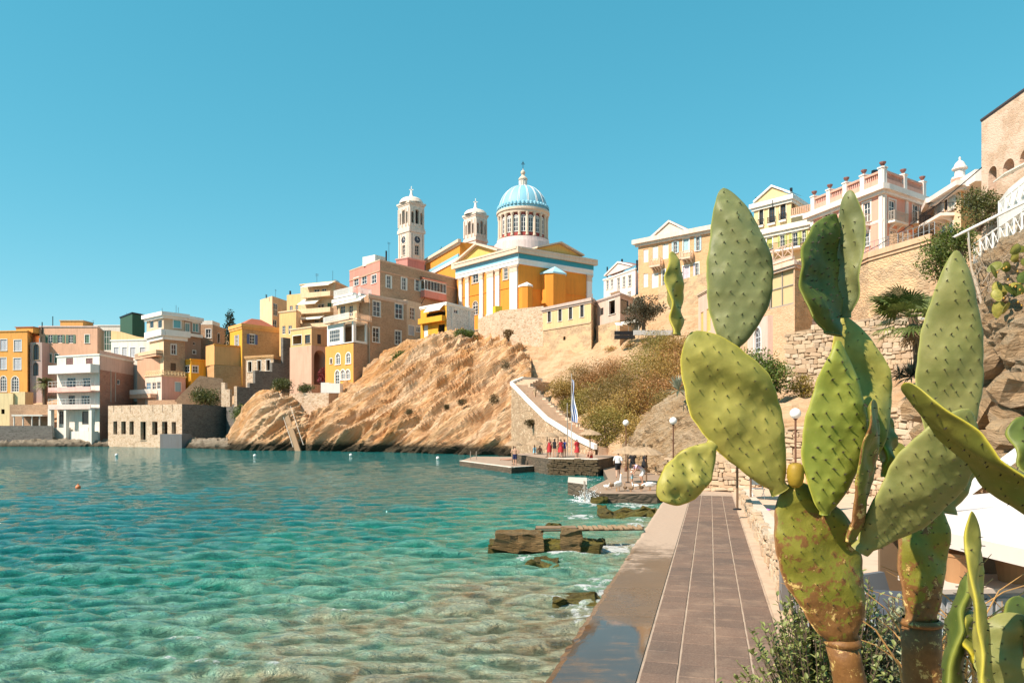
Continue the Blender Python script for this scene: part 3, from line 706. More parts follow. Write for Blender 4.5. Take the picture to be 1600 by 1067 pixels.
ST_LIGHT = stone([(.56,.39,.25), (.66,.50,.36), (.42,.27,.16), (.60,.40,.26)], (.66,.51,.38), 1.7, 1.7, mw=.08)
ST_ORANGE = stone([(.56,.30,.12), (.62,.36,.16), (.46,.24,.10)], (.60,.36,.18), 2.2, 2.2)

h = House(V1, 'yellow_house', 'tall ochre yellow house at the left edge with arched windows on its lowest row', 'house',
    [(-170,182), (190,180), (272,192)], 205, 640, [OCHRE, OCHRE], [[
    ('shut',2,268,48,346,{'s':GREYSH,'t':WHITE}), ('shut',98,272,148,350,{'s':GREYSH,'t':WHITE}), ('shut',-95,266,-45,344,{'s':GREYSH,'t':WHITE}),
    ('shut',0,396,44,476,{'s':GREYSH,'t':WHITE}), ('shut',95,398,146,478,{'s':GREYSH,'t':WHITE}), ('shut',-95,396,-45,474,{'s':GREYSH,'t':WHITE}),
    ('arch',2,522,46,630,{'t':WHITE,'r':4,'c':3}), ('arch',80,525,130,632,{'t':WHITE,'r':4,'c':3}), ('arch',-80,522,-32,628,{'t':WHITE,'r':4,'c':3})]], k=1, cornice=OCHRE)
h.roofbox(0, 65, 185, 178, 2, 8, OCHRE, roof=REDTILE); h.pole(0, 205, 148, 4, .12, name='chimney_pipe')
h = House(V1, 'arched_chapel', 'narrow mauve house front with a tall arched window between the yellow and pink houses', 'house',
    [(208,181), (292,181)], 288, 520, plaster((.50,.36,.32)), [[('arch',232,300,272,410,{'f':DARKWOOD,'r':4,'t':BEIGE}), ('arch',230,428,268,520,{'f':DARKWOOD,'r':2})]], depth=6, below=8)
h.pole(0, 252, 250, 2)
h = House(V1, 'pink_house', 'broad salmon pink house with green shutters and a small rooftop room', 'house',
    [(275,184), (676,184), (722,194)], 175, 560, [PEACH, PEACH], [[
    ('open',333,236,364,292,{'s':GREENSH}), ('open',400,236,432,292,{'s':GREENSH}), ('open',475,236,508,294,{'s':GREENSH}), ('shut',590,236,620,293,{'s':GREENSH,'t':WHITE}),
    ('shut',328,368,360,428,{'s':GREENSH,'t':WHITE}), ('shut',380,370,408,432,{'s':GREENSH,'t':WHITE})]], k=0, cornice=PALEPINK, below=8)
h.roofbox(0, 375, 535, 130, 2.5, 7, ORANGE, roof=BEIGE); h.pole(0, 332, 108, 2, .1, name='chimney_pipe'); h.pole(0, 600, 135, 3, .04, 1)
h = House(V1, 'white_apartment_house', 'white four storey house with three balconies standing over the water on pillars', 'house',
    [(396,168), (692,163), (928,180)], 368, 935, [LIME, ST_RED], [[
    ('shut',458,396,508,447,{'s':paint((.20,.10,.09))}), ('shut',596,398,643,449,{'s':paint((.20,.10,.09))}),
    ('win',465,535,525,605,{'f':PALEBLUE,'r':2,'c':3}), ('win',573,537,628,607,{'f':PALEBLUE,'r':2,'c':3}),
    ('win',475,658,520,725,{'f':DARKMETAL,'r':1}), ('win',565,658,622,727,{'f':PALEBLUE,'r':1,'c':3}),
    ('win',413,766,482,855,{'f':DARKMETAL,'r':1,'c':1}), ('win',570,768,660,857,{'f':DARKMETAL,'r':1,'c':2}), ('hole',612,878,642,908)],
    [('hole',760,412,780,462), ('win',812,546,832,582,{'r':1})]], k=1, cornice=WHITE2, below=1.5)
h.band(1, 694, 368, 926, 497, .03, plaster((.58,.42,.36)), 'plaster_band')
h.balcony(0, 398, 690, 497, 2.2, WHITE2, 'solid', 1.55, slab=.3); h.balcony(0, 398, 690, 628, 2.2, WHITE, 'wide', 2.2, mat=PINK, slab=.25)
h.band(0, 399, 602, 689, 626, 2.19, plaster((.74,.45,.40)), 'balcony_parapet', 2.05)
h.balcony(0, 398, 690, 745, 2.2, WHITE, 'wide', 2.0, mat=PALEPINK, slab=.3); h.band(0, 399, 722, 689, 744, 2.19, PALEPINK, 'balcony_parapet', 2.05)
fc = h.f[0]
for a, b in ((390, 412), (500, 516), (672, 692)):
    mb = MB(); u0, u1 = fc.u(a), fc.u(b); fc.bar(mb, u0, u1, WATER_Z-1, fc.z(a, 747), 1.2, 2.0); mb.build('pillar', LIME, h.root)
mb = MB(); u0, u1 = fc.u(398), fc.u(690); fc.bar(mb, u0, fc.u(500), WATER_Z-1, fc.z(450, 880), .3, 1.1); fc.bar(mb, fc.u(520), u1, WATER_Z-1, fc.z(600, 905), .2, 1.15)
mb.build('plinth', LIME, h.root)
h.pipe(1, 768, 480, 700); h.pipe(1, 800, 500, 700)
# sea wall with terrace in front of the palm
t = thing('sea_wall', 'low dark dry stone sea wall left of the white balcony house', 'wall', P(40, 694, 163))
mb = MB(); mb.prism([P(-70,697,163.5).xy.to_3d()-UP*1.5, P(82,697,163.5).xy.to_3d()-UP*1.5, P(84,697,172).xy.to_3d()-UP*1.5, P(-70,697,172).xy.to_3d()-UP*1.5], UP*(ZP(665,163.5)+1.5)); mb.build('wall', ST_GREY, t)
t = thing('beach_hut', 'small open terrace shelter with a pale beam roof above the dark sea wall', 'shelter', P(50, 665, 168))
for x in (22, 36, 50, 62): mb = MB(); mb.tube([P(x, 668, 167), P(x, 649, 167)], .16, 6); mb.build('post', LIME, t)
mb = MB(); mb.box(P(18, 650, 166.5), P(66, 650, 166.5)-P(18, 650, 166.5), (0,4,0), (0,0,.35)); mb.build('roof', LIME, t)
mb = MB(); mb.box(P(15, 668, 170.5), P(76, 668, 170.5)-P(15, 668, 170.5), (0,.5,0), (0,0,ZP(632,170.5)-ZP(668,170.5))); mb.build('back_wall', ST_BROWN, t)
h = House(V1, 'cream_annex', 'low pale yellow annex with a sloping stair wall at the left shore', 'house', [(-150,172), (90,172)], 640, 800, plaster((.80,.62,.34)), [[('hole',8,752,32,785), ('hole',82,762,104,790)]], depth=6, below=6)
mb = MB(); mb.prism([P(20,612,172.5), P(39,612,172.5), P(39,642,172.5), P(24,656,172.5), P(20,656,172.5)], (0,3,0)); mb.build('stair_wall', plaster((.80,.62,.34)), h.root)

h = House(V2, 'white_house_peach_parapet', 'white house with four grey shuttered windows under a wavy peach parapet', 'house',
    [(104,182), (374,180)], 272, 420, LIME, [[('shut',124,322,158,386,{'s':GREYSH,'t':WHITE}), ('shut',183,322,215,389,{'s':GREYSH,'t':WHITE}), ('shut',238,324,273,390,{'s':GREYSH,'t':WHITE}), ('shut',305,324,341,390,{'s':GREYSH,'t':WHITE})]], depth=9, below=10, cornice=WHITE2)
fc = h.f[0]; mb = MB(); n = 24; u0, u1 = 0, fc.L; top = [fc.z(238, 205+35*(1-math.cos(math.pi*min(1, i/n*1.1)))*.75) for i in range(n+1)]
mb.prism([fc.pt(u0, h.zt+.02, -.4), fc.pt(u1, h.zt+.02, -.4)]+[fc.pt(u0+(u1-u0)*i/n, top[i], -.4) for i in range(n, -1, -1)], fc.n*.38)
mb.build('parapet', plaster((.76,.48,.24)), h.root)
h = House(V2, 'netted_building', 'building wrapped in dark green scaffold netting behind the peach parapet', 'building', [(168,200), (252,192), (338,196)], 112, 330, paint((.035,.10,.065), .9, .35), [], k=0, cornice=DARKMETAL, below=4)
h.pole(0, 185, 84); h.pole(1, 260, 85); h.pole(1, 330, 88)
h = House(V2, 'long_white_house', 'low white flat roofed house behind the pink house', 'house', [(-10,206), (172,206)], 168, 330, LIME, [[('win',56,205,106,345,{'c':3,'p':paint((.03,.09,.06))})]], depth=7, cornice=WHITE2)
h = House(V2, 'brown_terrace_house', 'brown stone house with white flat roofs and a white wraparound balcony slab', 'house',
    [(372,178), (470,172), (618,176)], 210, 470, [CREAM, ST_BROWN], [[('hole',385,415,412,488), ('hole',420,412,446,486)], [('win',522,303,557,373,{'t':WHITE2,'r':2}), ('door',518,432,556,486,{})]], k=1, below=6)
for nm, dz, hh, pj in (('balcony_slab', .0, 1.9, 1.5),):
    h.cornice(WHITE2, .35, hh*.75, .9, nm)
h.band(0, 340, 354, 466, 378, 1.6, plaster((.74,.48,.30)), 'lower_balcony'); h.balcony(0, 288, 464, 390, 1.5, BEIGE, 'baluster', 1.0, mat=PEACH, slab=.35)
h2 = House(V2, 'penthouse', 'glazed rooftop storey with white slab roof on the brown stone house', 'house', [(352,179), (470,173.2), (614,177)], 92, 200, [BEIGE, BEIGE], [[('win',372,138,400,190,{'c':1,'r':1}), ('win',428,134,458,190,{'c':1,'r':1})], [('win',537,132,590,190,{'t':WHITE,'r':1,'c':1,'p':paint((.10,.42,.46), .15)})]], k=1, below=.3)
h2.cornice(WHITE2, .5, .9, .9, 'roof_slab'); h2.pole(0, 430, 50); h2.pole(1, 570, 30); h2.pole(1, 585, 45)
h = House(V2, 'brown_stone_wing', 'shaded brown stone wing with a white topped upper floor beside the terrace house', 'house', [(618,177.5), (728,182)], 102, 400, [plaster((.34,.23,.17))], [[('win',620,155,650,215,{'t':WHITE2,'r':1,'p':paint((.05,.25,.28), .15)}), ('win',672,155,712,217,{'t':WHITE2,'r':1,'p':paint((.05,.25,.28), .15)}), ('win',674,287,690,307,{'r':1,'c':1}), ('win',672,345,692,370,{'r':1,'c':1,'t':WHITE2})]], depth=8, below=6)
h.cornice(WHITE2, 0, .8, .5, 'roof_slab'); h.balcony(0, 622, 726, 243, .8, WHITE2, 'solid', .4, slab=.3)
h = House(V2, 'rear_stone_house', 'brown stone house with a pale roof storey left of the cypress', 'house', [(726,186), (810,186), (905,194)], 165, 400, [ST_BROWN, ST_BROWN], [[('win',762,197,798,258,{'t':WHITE,'r':2}), ('win',758,330,780,386,{})], [('archhole',845,225,858,290,{'t':LIME})]], k=0, below=6)
h.roofbox(0, 728, 806, 136, .2, 5, LIME)
h = House(V2, 'pink_lower_house', 'small pink house with French windows and lattice roof terrace above the shore building', 'house',
    [(342,172), (456,168), (622,174)], 515, 690, [plaster((.74,.58,.48)), PINK], [[('win',350,568,380,618,{'c':2,'r':2,'p':paint((.10,.22,.34), .1)}), ('win',390,566,415,615,{'r':2}), ('win',422,562,448,612,{'r':2})], [('door',550,566,588,630,{'s':PALEBLUE,'t':WHITE})]], k=1, below=4)
h.balcony(0, 280, 425, 650, 1.6, WHITE2, 'baluster', 1.1, mat=PEACH, slab=.9); h.cornice(CREAM, .12, .25, .2)
mb = MB(); fc = h.f[0]; fg = h.f[1]
for f_, u0, u1 in ((fc, 0, fc.L), (fg, .1, fg.L)):
    n = int((u1-u0)/.9)
    for j in range(n+1): uu = u0+(u1-u0-.1)*j/n; f_.bar(mb, uu, uu+.1, h.zt+.1, h.zt+1.15, -.2, -.1)
    f_.bar(mb, u0, u1, h.zt+1.05, h.zt+1.15, -.22, -.08)
    for j in range(n): 
        for sgn in (0, 1):
            a, b = u0+(u1-u0)*j/n, u0+(u1-u0)*(j+1)/n; z0, z1 = h.zt+.2, h.zt+1.0
            if sgn: z0, z1 = z1, z0
            mb.prism([f_.pt(a, z0-.05, -.17), f_.pt(a, z0+.05, -.17), f_.pt(b, z1+.05, -.17), f_.pt(b, z1-.05, -.17)], f_.n*.05)
mb.build('lattice_railing', plaster((.78,.62,.35)), h.root)
h = House(V2, 'peach_loggia', 'peach columned loggia above the small pink house', 'house', [(286,175), (372,174.5), (464,173.6)], 400, 520, [PEACH, PEACH], [[('hole',302,418,322,500), ('hole',335,416,362,500)], [('hole',385,416,412,492), ('hole',424,414,448,492)]], k=1, below=9, cornice=BEIGE)
h = House(V2, 'bright_yellow_house', 'bright yellow low house with white windows in the middle of the left town', 'house', [(592,178), (660,174), (762,176.5)], 402, 500, [YELLOW, YELLOW], [[('win',616,452,650,497,{'t':WHITE,'r':2})], [('win',670,452,708,498,{'t':WHITE,'r':2})]], k=1, below=5, cornice=YELLOW)
h = House(V2, 'yellow_terrace_block', 'bright yellow block with battlement parapet beside the orange wall', 'house', [(760,178), (826,172.5), (900,176)], 318, 500, [YELLOW, YELLOW], [[('win',780,440,808,500,{'f':plaster((.8,.6,.2)),'r':1})], [('win',826,345,850,392,{'t':WHITE2,'r':2}), ('win',862,345,886,392,{'t':WHITE2,'r':2})]], k=1, below=5)
fc = h.f[1]; mb = MB()
for j in range(4): fc.bar(mb, fc.L*j/4, fc.L*(j/4+.12), h.zt, h.zt+.7, -.3, -.02)
mb.build('merlon', YELLOW, h.root)
h = House(V2, 'orange_wall_block', 'plain orange block standing on a brown stone base', 'house', [(822,171), (1006,175)], 300, 442, plaster((.72,.37,.14)), [], depth=6, below=0, cornice=OCHRE)
h = House(V2, 'stone_base', 'brown stone retaining base under the orange block', 'wall', [(820,170.6), (1042,174.8)], 444, 590, ST_ORANGE, [], depth=8, below=6)
h = House(V3_, 'orange_house', 'orange house with blue shutters and red roof beside the cypress', 'house', [(66,180), (132,174), (334,182)], 362, 560, [YELLOW, ST_ORANGE], [[('open',98,425,110,488,{'s':GREYSH}),], [('open',172,422,200,474,{'s':BLUESH,'t':WHITE})]], k=1, cornice=plaster((.74,.38,.12)), cz=(0, .8, .3), below=6)
mb = MB(); z = h.zt-.1; c = sum(h.poly, Vector())/4
for a, b in zip(h.poly, h.poly[1:]+h.poly[:1]): mb.poly([a.lerp(c,.08)+UP*z, b.lerp(c,.08)+UP*z, b.lerp(c,.75)+UP*(z+2), a.lerp(c,.75)+UP*(z+2)])
mb.poly([p.lerp(c,.75)+UP*(z+2) for p in h.poly]); mb.build('hip_roof', REDTILE, h.root)
h = House(V2, 'shore_stone_house', 'roofless pale stone building on the shore with a row of seven narrow openings', 'building',
    [(84,161), (597,150), (905,163)], 716, 985, [ST_LIGHT, ST_GREY], [[('hole',120,836,147,926), ('hole',175,836,207,924), ('hole',232,836,262,928), ('hole',310,838,347,966,{'t':plaster((.60,.46,.32))}), ('hole',390,838,427,930), ('hole',458,838,496,924), ('hole',525,840,555,922)]], k=1, below=2.5, reveal=.7, roof=ST_BROWN, parapet=1.0)
mb = MB(); fc = h.f[0]
for x in (122, 180, 238, 312, 396, 462, 530): u = fc.u(x); fc.bar(mb, u-.05, u+.05, fc.z(x, 772), h.zt-.02, .002, .03)
mb.build('crack_joint', paint((.12,.08,.05)), h.root)
h = House(V2, 'slate_sea_wall', 'dark grey stone sea wall running from the shore building to the orange rock', 'wall', [(905,163.2), (905.5,160.5), (1010,158)], 722, 1010, [ST_GREY, ST_GREY], [], k=1, below=2)
mb = MB(); mb.prism([P(250,700,147.5).xy.to_3d()+UP*-1.5, P(284,700,147).xy.to_3d()+UP*-1.5, P(300,700,149.6).xy.to_3d()-UP*1.5, P(262,700,151).xy.to_3d()-UP*1.5], UP*(ZP(678,148)+1.5))
o = mb.build('concrete_landing', plaster((.16,.16,.165), .6), loc=P(270,700,148)); tag(o, 'dark concrete landing block at the foot of the pale shore building', 'landing')
h = House(V2, 'hill_wall', 'sloping brown stone garden wall above the shore stone building', 'wall', [(360,166), (560,164), (900,168)], 690, 720, [ST_BROWN, ST_BROWN], [], k=0, below=6)
mb = MB(); fc = h.f[1]; mb.prism([fc.pt(fc.u(545), h.zt-.2, -.4), fc.pt(fc.u(890), h.zt-.2, -.4), fc.pt(fc.u(880), fc.z(880, 540), -.4), fc.pt(fc.u(720), fc.z(720, 520), -.4)], fc.n*.39); mb.build('sloping_wall', ST_BROWN, h.root)

# ---- the stepped houses climbing to the church
h = House(V3_, 'ruined_stone_house', 'small roofless stone house with three windows and red tiled edge below the orange house', 'house', [(152,166), (300,163), (348,168)], 535, 680, [ST_LIGHT, ST_GREY], [[('hole',164,568,183,622,{'t':LIME}), ('hole',214,562,233,616,{'t':LIME}), ('hole',262,558,282,616,{'t':LIME})]], k=1, below=6, reveal=.5)
h.cornice(ST_ORANGE, .15, .5, .25, 'tiled_edge')
def stepwall(name, label, steps, Ya, Yb, x0, x1, mat, view, th=.8):
    A = Vector((XP(view.x(x0), Ya), Ya, 0)); B = Vector((XP(view.x(x1), Yb), Yb, 0)); fc = Facade(A, B, view)
    t = thing(name, label, 'wall', fc.pt(fc.L/2, -1))
    for a, b, yt, yb in steps:
        mb = MB(); u0, u1 = fc.u(a), fc.u(b); fc.bar(mb, u0, u1-.004, fc.z((a+b)/2, yb), fc.z((a+b)/2, yt), -th, 0); mb.build('wall_step', mat, t)
    return t
stepwall('stepped_wall', 'dark grey stone wall climbing in steps behind the ruined stone house', [(104,172,705,800), (172,202,682,800), (202,294,618,800), (294,352,575,800), (352,392,440,800)], 155, 166, 104, 392, ST_GREY, V3_)
stepwall('garden_gate_wall', 'low pale stone wall with gate pillars left of the dark stepped wall', [(20,40,680,810), (40,66,716,810), (88,104,700,810)], 156, 155, 20, 104, ST_LIGHT, V3_)
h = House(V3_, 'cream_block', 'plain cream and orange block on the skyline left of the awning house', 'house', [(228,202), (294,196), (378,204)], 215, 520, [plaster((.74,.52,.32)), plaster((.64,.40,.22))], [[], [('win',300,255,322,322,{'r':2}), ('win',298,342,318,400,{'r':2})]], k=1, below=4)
h.pole(0, 238, 205); h.pole(1, 330, 180, arms=2); h.pole(1, 300, 208, 2, .15, name='chimney_pipe')
h = House(V3_, 'ochre_step_house', 'ochre stepped house with brown windows between cream block and awning house', 'house', [(332,178), (422,175), (446,179)], 300, 520, [plaster((.72,.44,.18)), CREAM], [[('win',347,376,365,420,{'f':WHITE2}), ('win',380,374,399,420,{'f':WHITE2})]], k=0, below=6, cornice=CREAM)
h = House(V3_, 'upper_ochre_house', 'sunlit ochre upper house with a chimney pipe behind the stepped house', 'house', [(372,190), (448,188)], 210, 330, plaster((.74,.48,.22)), [[('win',388,268,404,296,{}), ('win',418,264,434,292,{})]], depth=8, below=6)
h.pole(0, 376, 188, 1, .28, name='chimney')
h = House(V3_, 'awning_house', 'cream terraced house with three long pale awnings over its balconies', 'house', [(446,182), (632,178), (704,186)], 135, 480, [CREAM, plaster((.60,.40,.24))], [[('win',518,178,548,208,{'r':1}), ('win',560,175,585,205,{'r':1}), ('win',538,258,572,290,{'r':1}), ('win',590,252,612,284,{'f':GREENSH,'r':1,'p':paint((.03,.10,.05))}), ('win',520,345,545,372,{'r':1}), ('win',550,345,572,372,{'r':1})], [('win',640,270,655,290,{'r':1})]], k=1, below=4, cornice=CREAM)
h.awning(0, 478, 628, 145, .95, 2.2, CANVAS); h.awning(0, 462, 560, 230, 1.5, 2.4, CANVAS); h.awning(0, 444, 588, 320, 1.1, 2.6, CANVAS)
for y, a, b in ((222, 476, 645), (308, 446, 650), (385, 445, 640)): h.balcony(0, a, min(b, 631), y, 1.9, plaster((.74,.54,.34)), 'solid', .95, mat=CREAM, slab=.2)
h.pole(0, 520, 95, arms=3); h.pole(1, 640, 80); 
mb = MB(); fc = h.f[1]; c = fc.pt(fc.u(680), h.zt+.9, -2); mb.tube([c-fc.U*.9, c+fc.U*.9], .45, 12); mb.build('water_tank', paint((.4,.4,.42), .3, .1, .8), h.root)
h = House(V3_, 'arch_house', 'peach stone house with a tall dark arched opening and a red flowering vine', 'house', [(388,163), (505,158.5), (590,162)], 480, 700, [plaster((.62,.38,.27)), plaster((.66,.40,.28))], [[], [('archhole',518,506,580,692)]], k=1, below=5, reveal=2.0)
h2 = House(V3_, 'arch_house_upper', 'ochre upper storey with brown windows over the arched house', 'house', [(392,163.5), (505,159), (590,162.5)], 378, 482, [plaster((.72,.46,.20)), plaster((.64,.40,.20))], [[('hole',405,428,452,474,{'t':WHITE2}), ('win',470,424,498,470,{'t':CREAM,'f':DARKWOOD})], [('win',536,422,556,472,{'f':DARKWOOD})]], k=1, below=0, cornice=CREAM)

# tall brown stone house with the white loggia
h = House(V4, 'tall_brown_house', 'tall brown stone house with ochre left front, arched windows and a long drainpipe', 'house', [(34,152), (214,145), (312,149)], 640, 960, [OCHRE, ST_BROWN],
    [[('arch',101,708,130,776,{'t':WHITE,'tw':.2}), ('arch',167,703,196,772,{'t':WHITE,'tw':.2}), ('arch',97,816,126,905,{'t':WHITE,'tw':.2}), ('arch',133,812,160,875,{'t':WHITE,'tw':.2}), ('arch',165,812,192,873,{'t':WHITE,'tw':.2}), ('hole',66,740,78,772,{'t':WHITE2})]], k=1, below=4)
h = House(V4, 'tall_brown_wing', 'shaded brown rubble stone side wall with four tall windows and a square white one', 'house', [(312,148.6), (556,157)], 328, 960, ST_BROWN,
    [[('win',340,372,386,470,{'t':WHITE2,'r':3}), ('win',482,388,530,485,{'t':WHITE2,'r':3}), ('win',338,540,380,636,{'t':WHITE2,'r':3}), ('win',482,562,520,650,{'t':WHITE2,'r':3}), ('win',415,728,452,782,{'t':WHITE,'r':1,'c':1})]], depth=11, below=5)
h.cornice(plaster((.60,.44,.34)), .1, .5, .25); h.pipe(0, 316, 345, 940, plaster((.5,.38,.28)), .1)
h = House(V4, 'white_loggia', 'white loggia with square columns and glazed bays on the ochre house front', 'house', [(46,152.3), (214,145.3), (313,149.2)], 496, 634, [WHITE2, WHITE2],
    [[('win',60,556,126,634,{'c':5,'r':3}), ('hole',150,508,205,634)], [('hole',232,512,296,628)]], k=1, below=0, reveal=.4)
h.balcony(0, 48, 213, 498, 1.0, WHITE2, 'baluster', 1.1, mat=plaster((.72,.55,.42))); h.balcony(1, 216, 312, 492, .9, plaster((.62,.40,.26)), 'baluster', 1.1, mat=plaster((.72,.55,.42)))
h = House(V4, 'terrace_storey', 'cream set back storey with a rolled cream awning above the white loggia', 'house', [(118,154), (236,149.5), (312,152.5)], 340, 500, [CREAM, CREAM], [[('win',130,400,160,470,{'f':CREAM}), ('win',185,398,210,470,{'f':CREAM})], [('win',250,400,284,470,{})]], k=1, below=1)
h.awning(0, 120, 300, 352, .9, 1.4, CANVAS, .3)
h.cornice(WHITE2, .0, .7, 1.0, 'roof_slab'); h.balcony(0, 114, 236, 332, 1.0, WHITE2, 'baluster', 1.2, mat=WHITE2, slab=.5); h.balcony(1, 238, 310, 330, .9, WHITE2, 'baluster', 1.2, mat=WHITE2, slab=.5)
h = House(V4, 'coral_house', 'coral pink and brown rubble house on the ridge with a white bay window', 'house', [(190,168), (384,157), (878,177)], 105, 420, [CORAL, ST_BROWN],
    [[('win',218,222,248,272,{'t':WHITE2,'r':2}), ('win',268,212,300,262,{'t':WHITE2,'r':2}), ('win',330,205,362,258,{'t':WHITE2,'r':2})],
     [('open',428,208,452,288,{'t':TRIM,'s':WHITE2,'sw':.35}), ('open',526,220,550,300,{'t':TRIM,'s':WHITE2,'sw':.35}), ('open',612,232,636,306,{'t':TRIM,'s':WHITE2,'sw':.3}), ('win',792,262,806,330,{'t':WHITE})]], k=1, below=4)
h.cornice(plaster((.60,.36,.24)), -2.3, .16, .14); h.cornice(plaster((.62,.42,.30)), .02, .2, .1, 'coping')
fc = h.f[1]; u0, u1, z0, z1 = fc.rect(645, 250, 785, 318); mb = MB(); fc.bar(mb, u0, u1, z0, z0+.25, .01, 1.2); fc.bar(mb, u0, u1, z1-.2, z1, .01, 1.2)
n = 7
for j in range(n+1): uu = u0+(u1-u0-.1)*j/n; fc.bar(mb, uu, uu+.1, z0+.25, z1-.2, 1.08, 1.18)
for uu in (u0, u1-.1): fc.bar(mb, uu, uu+.1, z0+.25, z1-.2, .02, .12)
bw = mb.build('bay_window', WHITE, h.root)
mb = MB(); fc.bar(mb, u0+.03, u1-.03, z0+.25, z1-.2, 1.1, 1.12); mb.build('pane', GLASS, bw)
mb = MB(); fc.bar(mb, u0-.05, u1+.05, fc.z(715, 362), z0-.01, .01, 1.25); mb.build('bay_base', CORAL, bw)
mb = MB(); mb.prism([fc.pt(u0-.2, z1+.01, .01), fc.pt(u0-.2, z1+.01, 1.5), fc.pt(u0-.2, z1+.8, .01)], fc.U*(u1-u0+.4)); mb.build('bay_roof', REDTILE, bw)
mb = MB()
for uu in (u0+.3, u1-.3): mb.tube([fc.pt(uu, fc.z(715, 362), 1.1), fc.pt(uu-.6, fc.z(700, 415), .05)], .07, 6)
mb.build('bay_bracket', DARKMETAL, bw)
h.roofbox(1, 415, 485, 70, 3, 7, LIME); h.pole(1, 466, 50, 2, .2, name='chimney'); h.pole(1, 483, -5, 2, .04, 2); h.pole(1, 715, 140, 2, .15, name='chimney')
h = House(V4, 'beige_strip_house', 'narrow beige plaster house squeezed between brown house and yellow cottage', 'house', [(552,158), (648,163)], 362, 600, BEIGE, [[('win',575,412,607,490,{'t':CREAM}), ('shut',568,530,602,590,{'s':GREYSH,'t':WHITE2}), ('win',616,536,643,570,{'r':1,'t':WHITE2})]], depth=8, below=5)
h = House(V4, 'yellow_cottage', 'small yellow cottage with balcony awning and a white stone side wall on the cliff edge', 'house', [(645,153), (812,147), (990,156)], 380, 628, [YELLOW, ST_WHITE], [[('hole',682,442,805,490), ('door',664,526,692,604,{'s':WHITE2}), ('hole',756,520,800,600)], [('win',858,425,884,452,{'t':WHITE,'r':1})]], k=1, below=4)
h.cornice(WHITE2, .1, .4, .2); h.awning(0, 695, 800, 395, 1.2, 1.2, CANVAS); h.balcony(0, 655, 808, 505, 1.1, YELLOW, 'solid', .9, mat=YELLOW); h.pipe(1, 845, 400, 610, WHITE); h.pipe(1, 955, 400, 600, WHITE)
# garden walls and steps on the rock shoulder
stepwall('garden_wall', 'pale stone garden wall with white coping on top of the rock shoulder', [(262,345,738,840), (345,352,770,840), (385,425,740,850), (425,440,735,850), (440,460,735,850), (460,500,735,900), (500,597,736,945)], 141, 137.5, 262, 597, ST_LIGHT, V3_, 1.2)
stepwall('shaded_garden_wall', 'shaded grey stone garden wall at the foot of the tall brown house', [(597,660,738,920), (660,725,738,860)], 137.6, 143, 597, 725, ST_BROWN, V3_, 1.0)
stepwall('terrace_kiosk', 'small white kiosk on the garden wall below the ochre house', [(555,600,680,736), (600,658,684,736)], 140, 140, 555, 658, WHITE2, V3_, 2.5)
t = thing('cliff_steps', 'flight of stone steps running down the rock shoulder to the sea', 'steps', P(465, 700, 130)); a = P(446, 642, 134.6); b = P(466, 703, 128.8); n = 34
mbs = MB(); mbs.box((-.45,-.3,-.4), (.9,0,0), (0,.6,0), (0,0,.4)); s0 = None
for i in range(n):
    p = a.lerp(b, i/(n-1)) - t.location
    if s0 is None: s0 = mbs.build('step', plaster((.50,.34,.21)), t, local=True); s0.location = p
    else: c = s0.copy(); COL.objects.link(c); c.location = p
mb = MB(); mb.tube([a+Vector((.9,0,.9)), b+Vector((.9,0,.9))], .05, 6); mb.tube([a+Vector((-.9,0,.5)), b+Vector((-.9,0,.5))], .05, 6); mb.build('handrail', paint((.55,.5,.42)), t)

# ================================================================ the domed church
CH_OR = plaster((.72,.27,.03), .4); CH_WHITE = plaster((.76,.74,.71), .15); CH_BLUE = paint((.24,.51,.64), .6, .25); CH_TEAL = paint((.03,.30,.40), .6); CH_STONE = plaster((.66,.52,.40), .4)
CH_RED = paint((.38,.06,.05), .7); CH_PED = plaster((.74,.44,.12)); MAROON = plaster((.42,.12,.12))
church = House(V5, 'church', 'large ochre church with white pilasters and a pale blue ribbed dome on the hilltop', 'church', [(435,176), (800,160), (1238,172)], 562, 975, [CH_OR, CH_OR],
    [[('win',528,700,562,770,{'t':CH_STONE,'tw':.3}), ('win',713,684,737,750,{'t':CH_STONE,'tw':.3}), ('arch',528,880,560,960,{'t':CH_STONE})], []], k=1, below=4, roof=plaster((.6,.5,.4)), parapet=.2)
CH = church.root; f0, f1 = church.f; zt = church.zt
for i, fc in ((0, f0), (1, f1)):
    e = .004*i
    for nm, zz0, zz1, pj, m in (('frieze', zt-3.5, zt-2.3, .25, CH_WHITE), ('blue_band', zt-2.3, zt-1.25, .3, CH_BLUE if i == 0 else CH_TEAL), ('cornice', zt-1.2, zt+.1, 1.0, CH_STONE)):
        mb = MB(); fc.bar(mb, -.02 if i else -pj, fc.L+pj-e, zz0, zz1-.005, .003, pj); fc.bar(mb, -.01, fc.L+pj*.5, zz1-.45, zz1-.008, pj, pj+.12); mb.build(nm, m, CH)
    mb = MB(); fc.bar(mb, 0, fc.L, fc.z(600 if i == 0 else 1000, 832 if i == 0 else 826), fc.z(600 if i == 0 else 1000, 826 if i == 0 else 818), .002, .12); mb.build('string_course', CH_OR, CH)
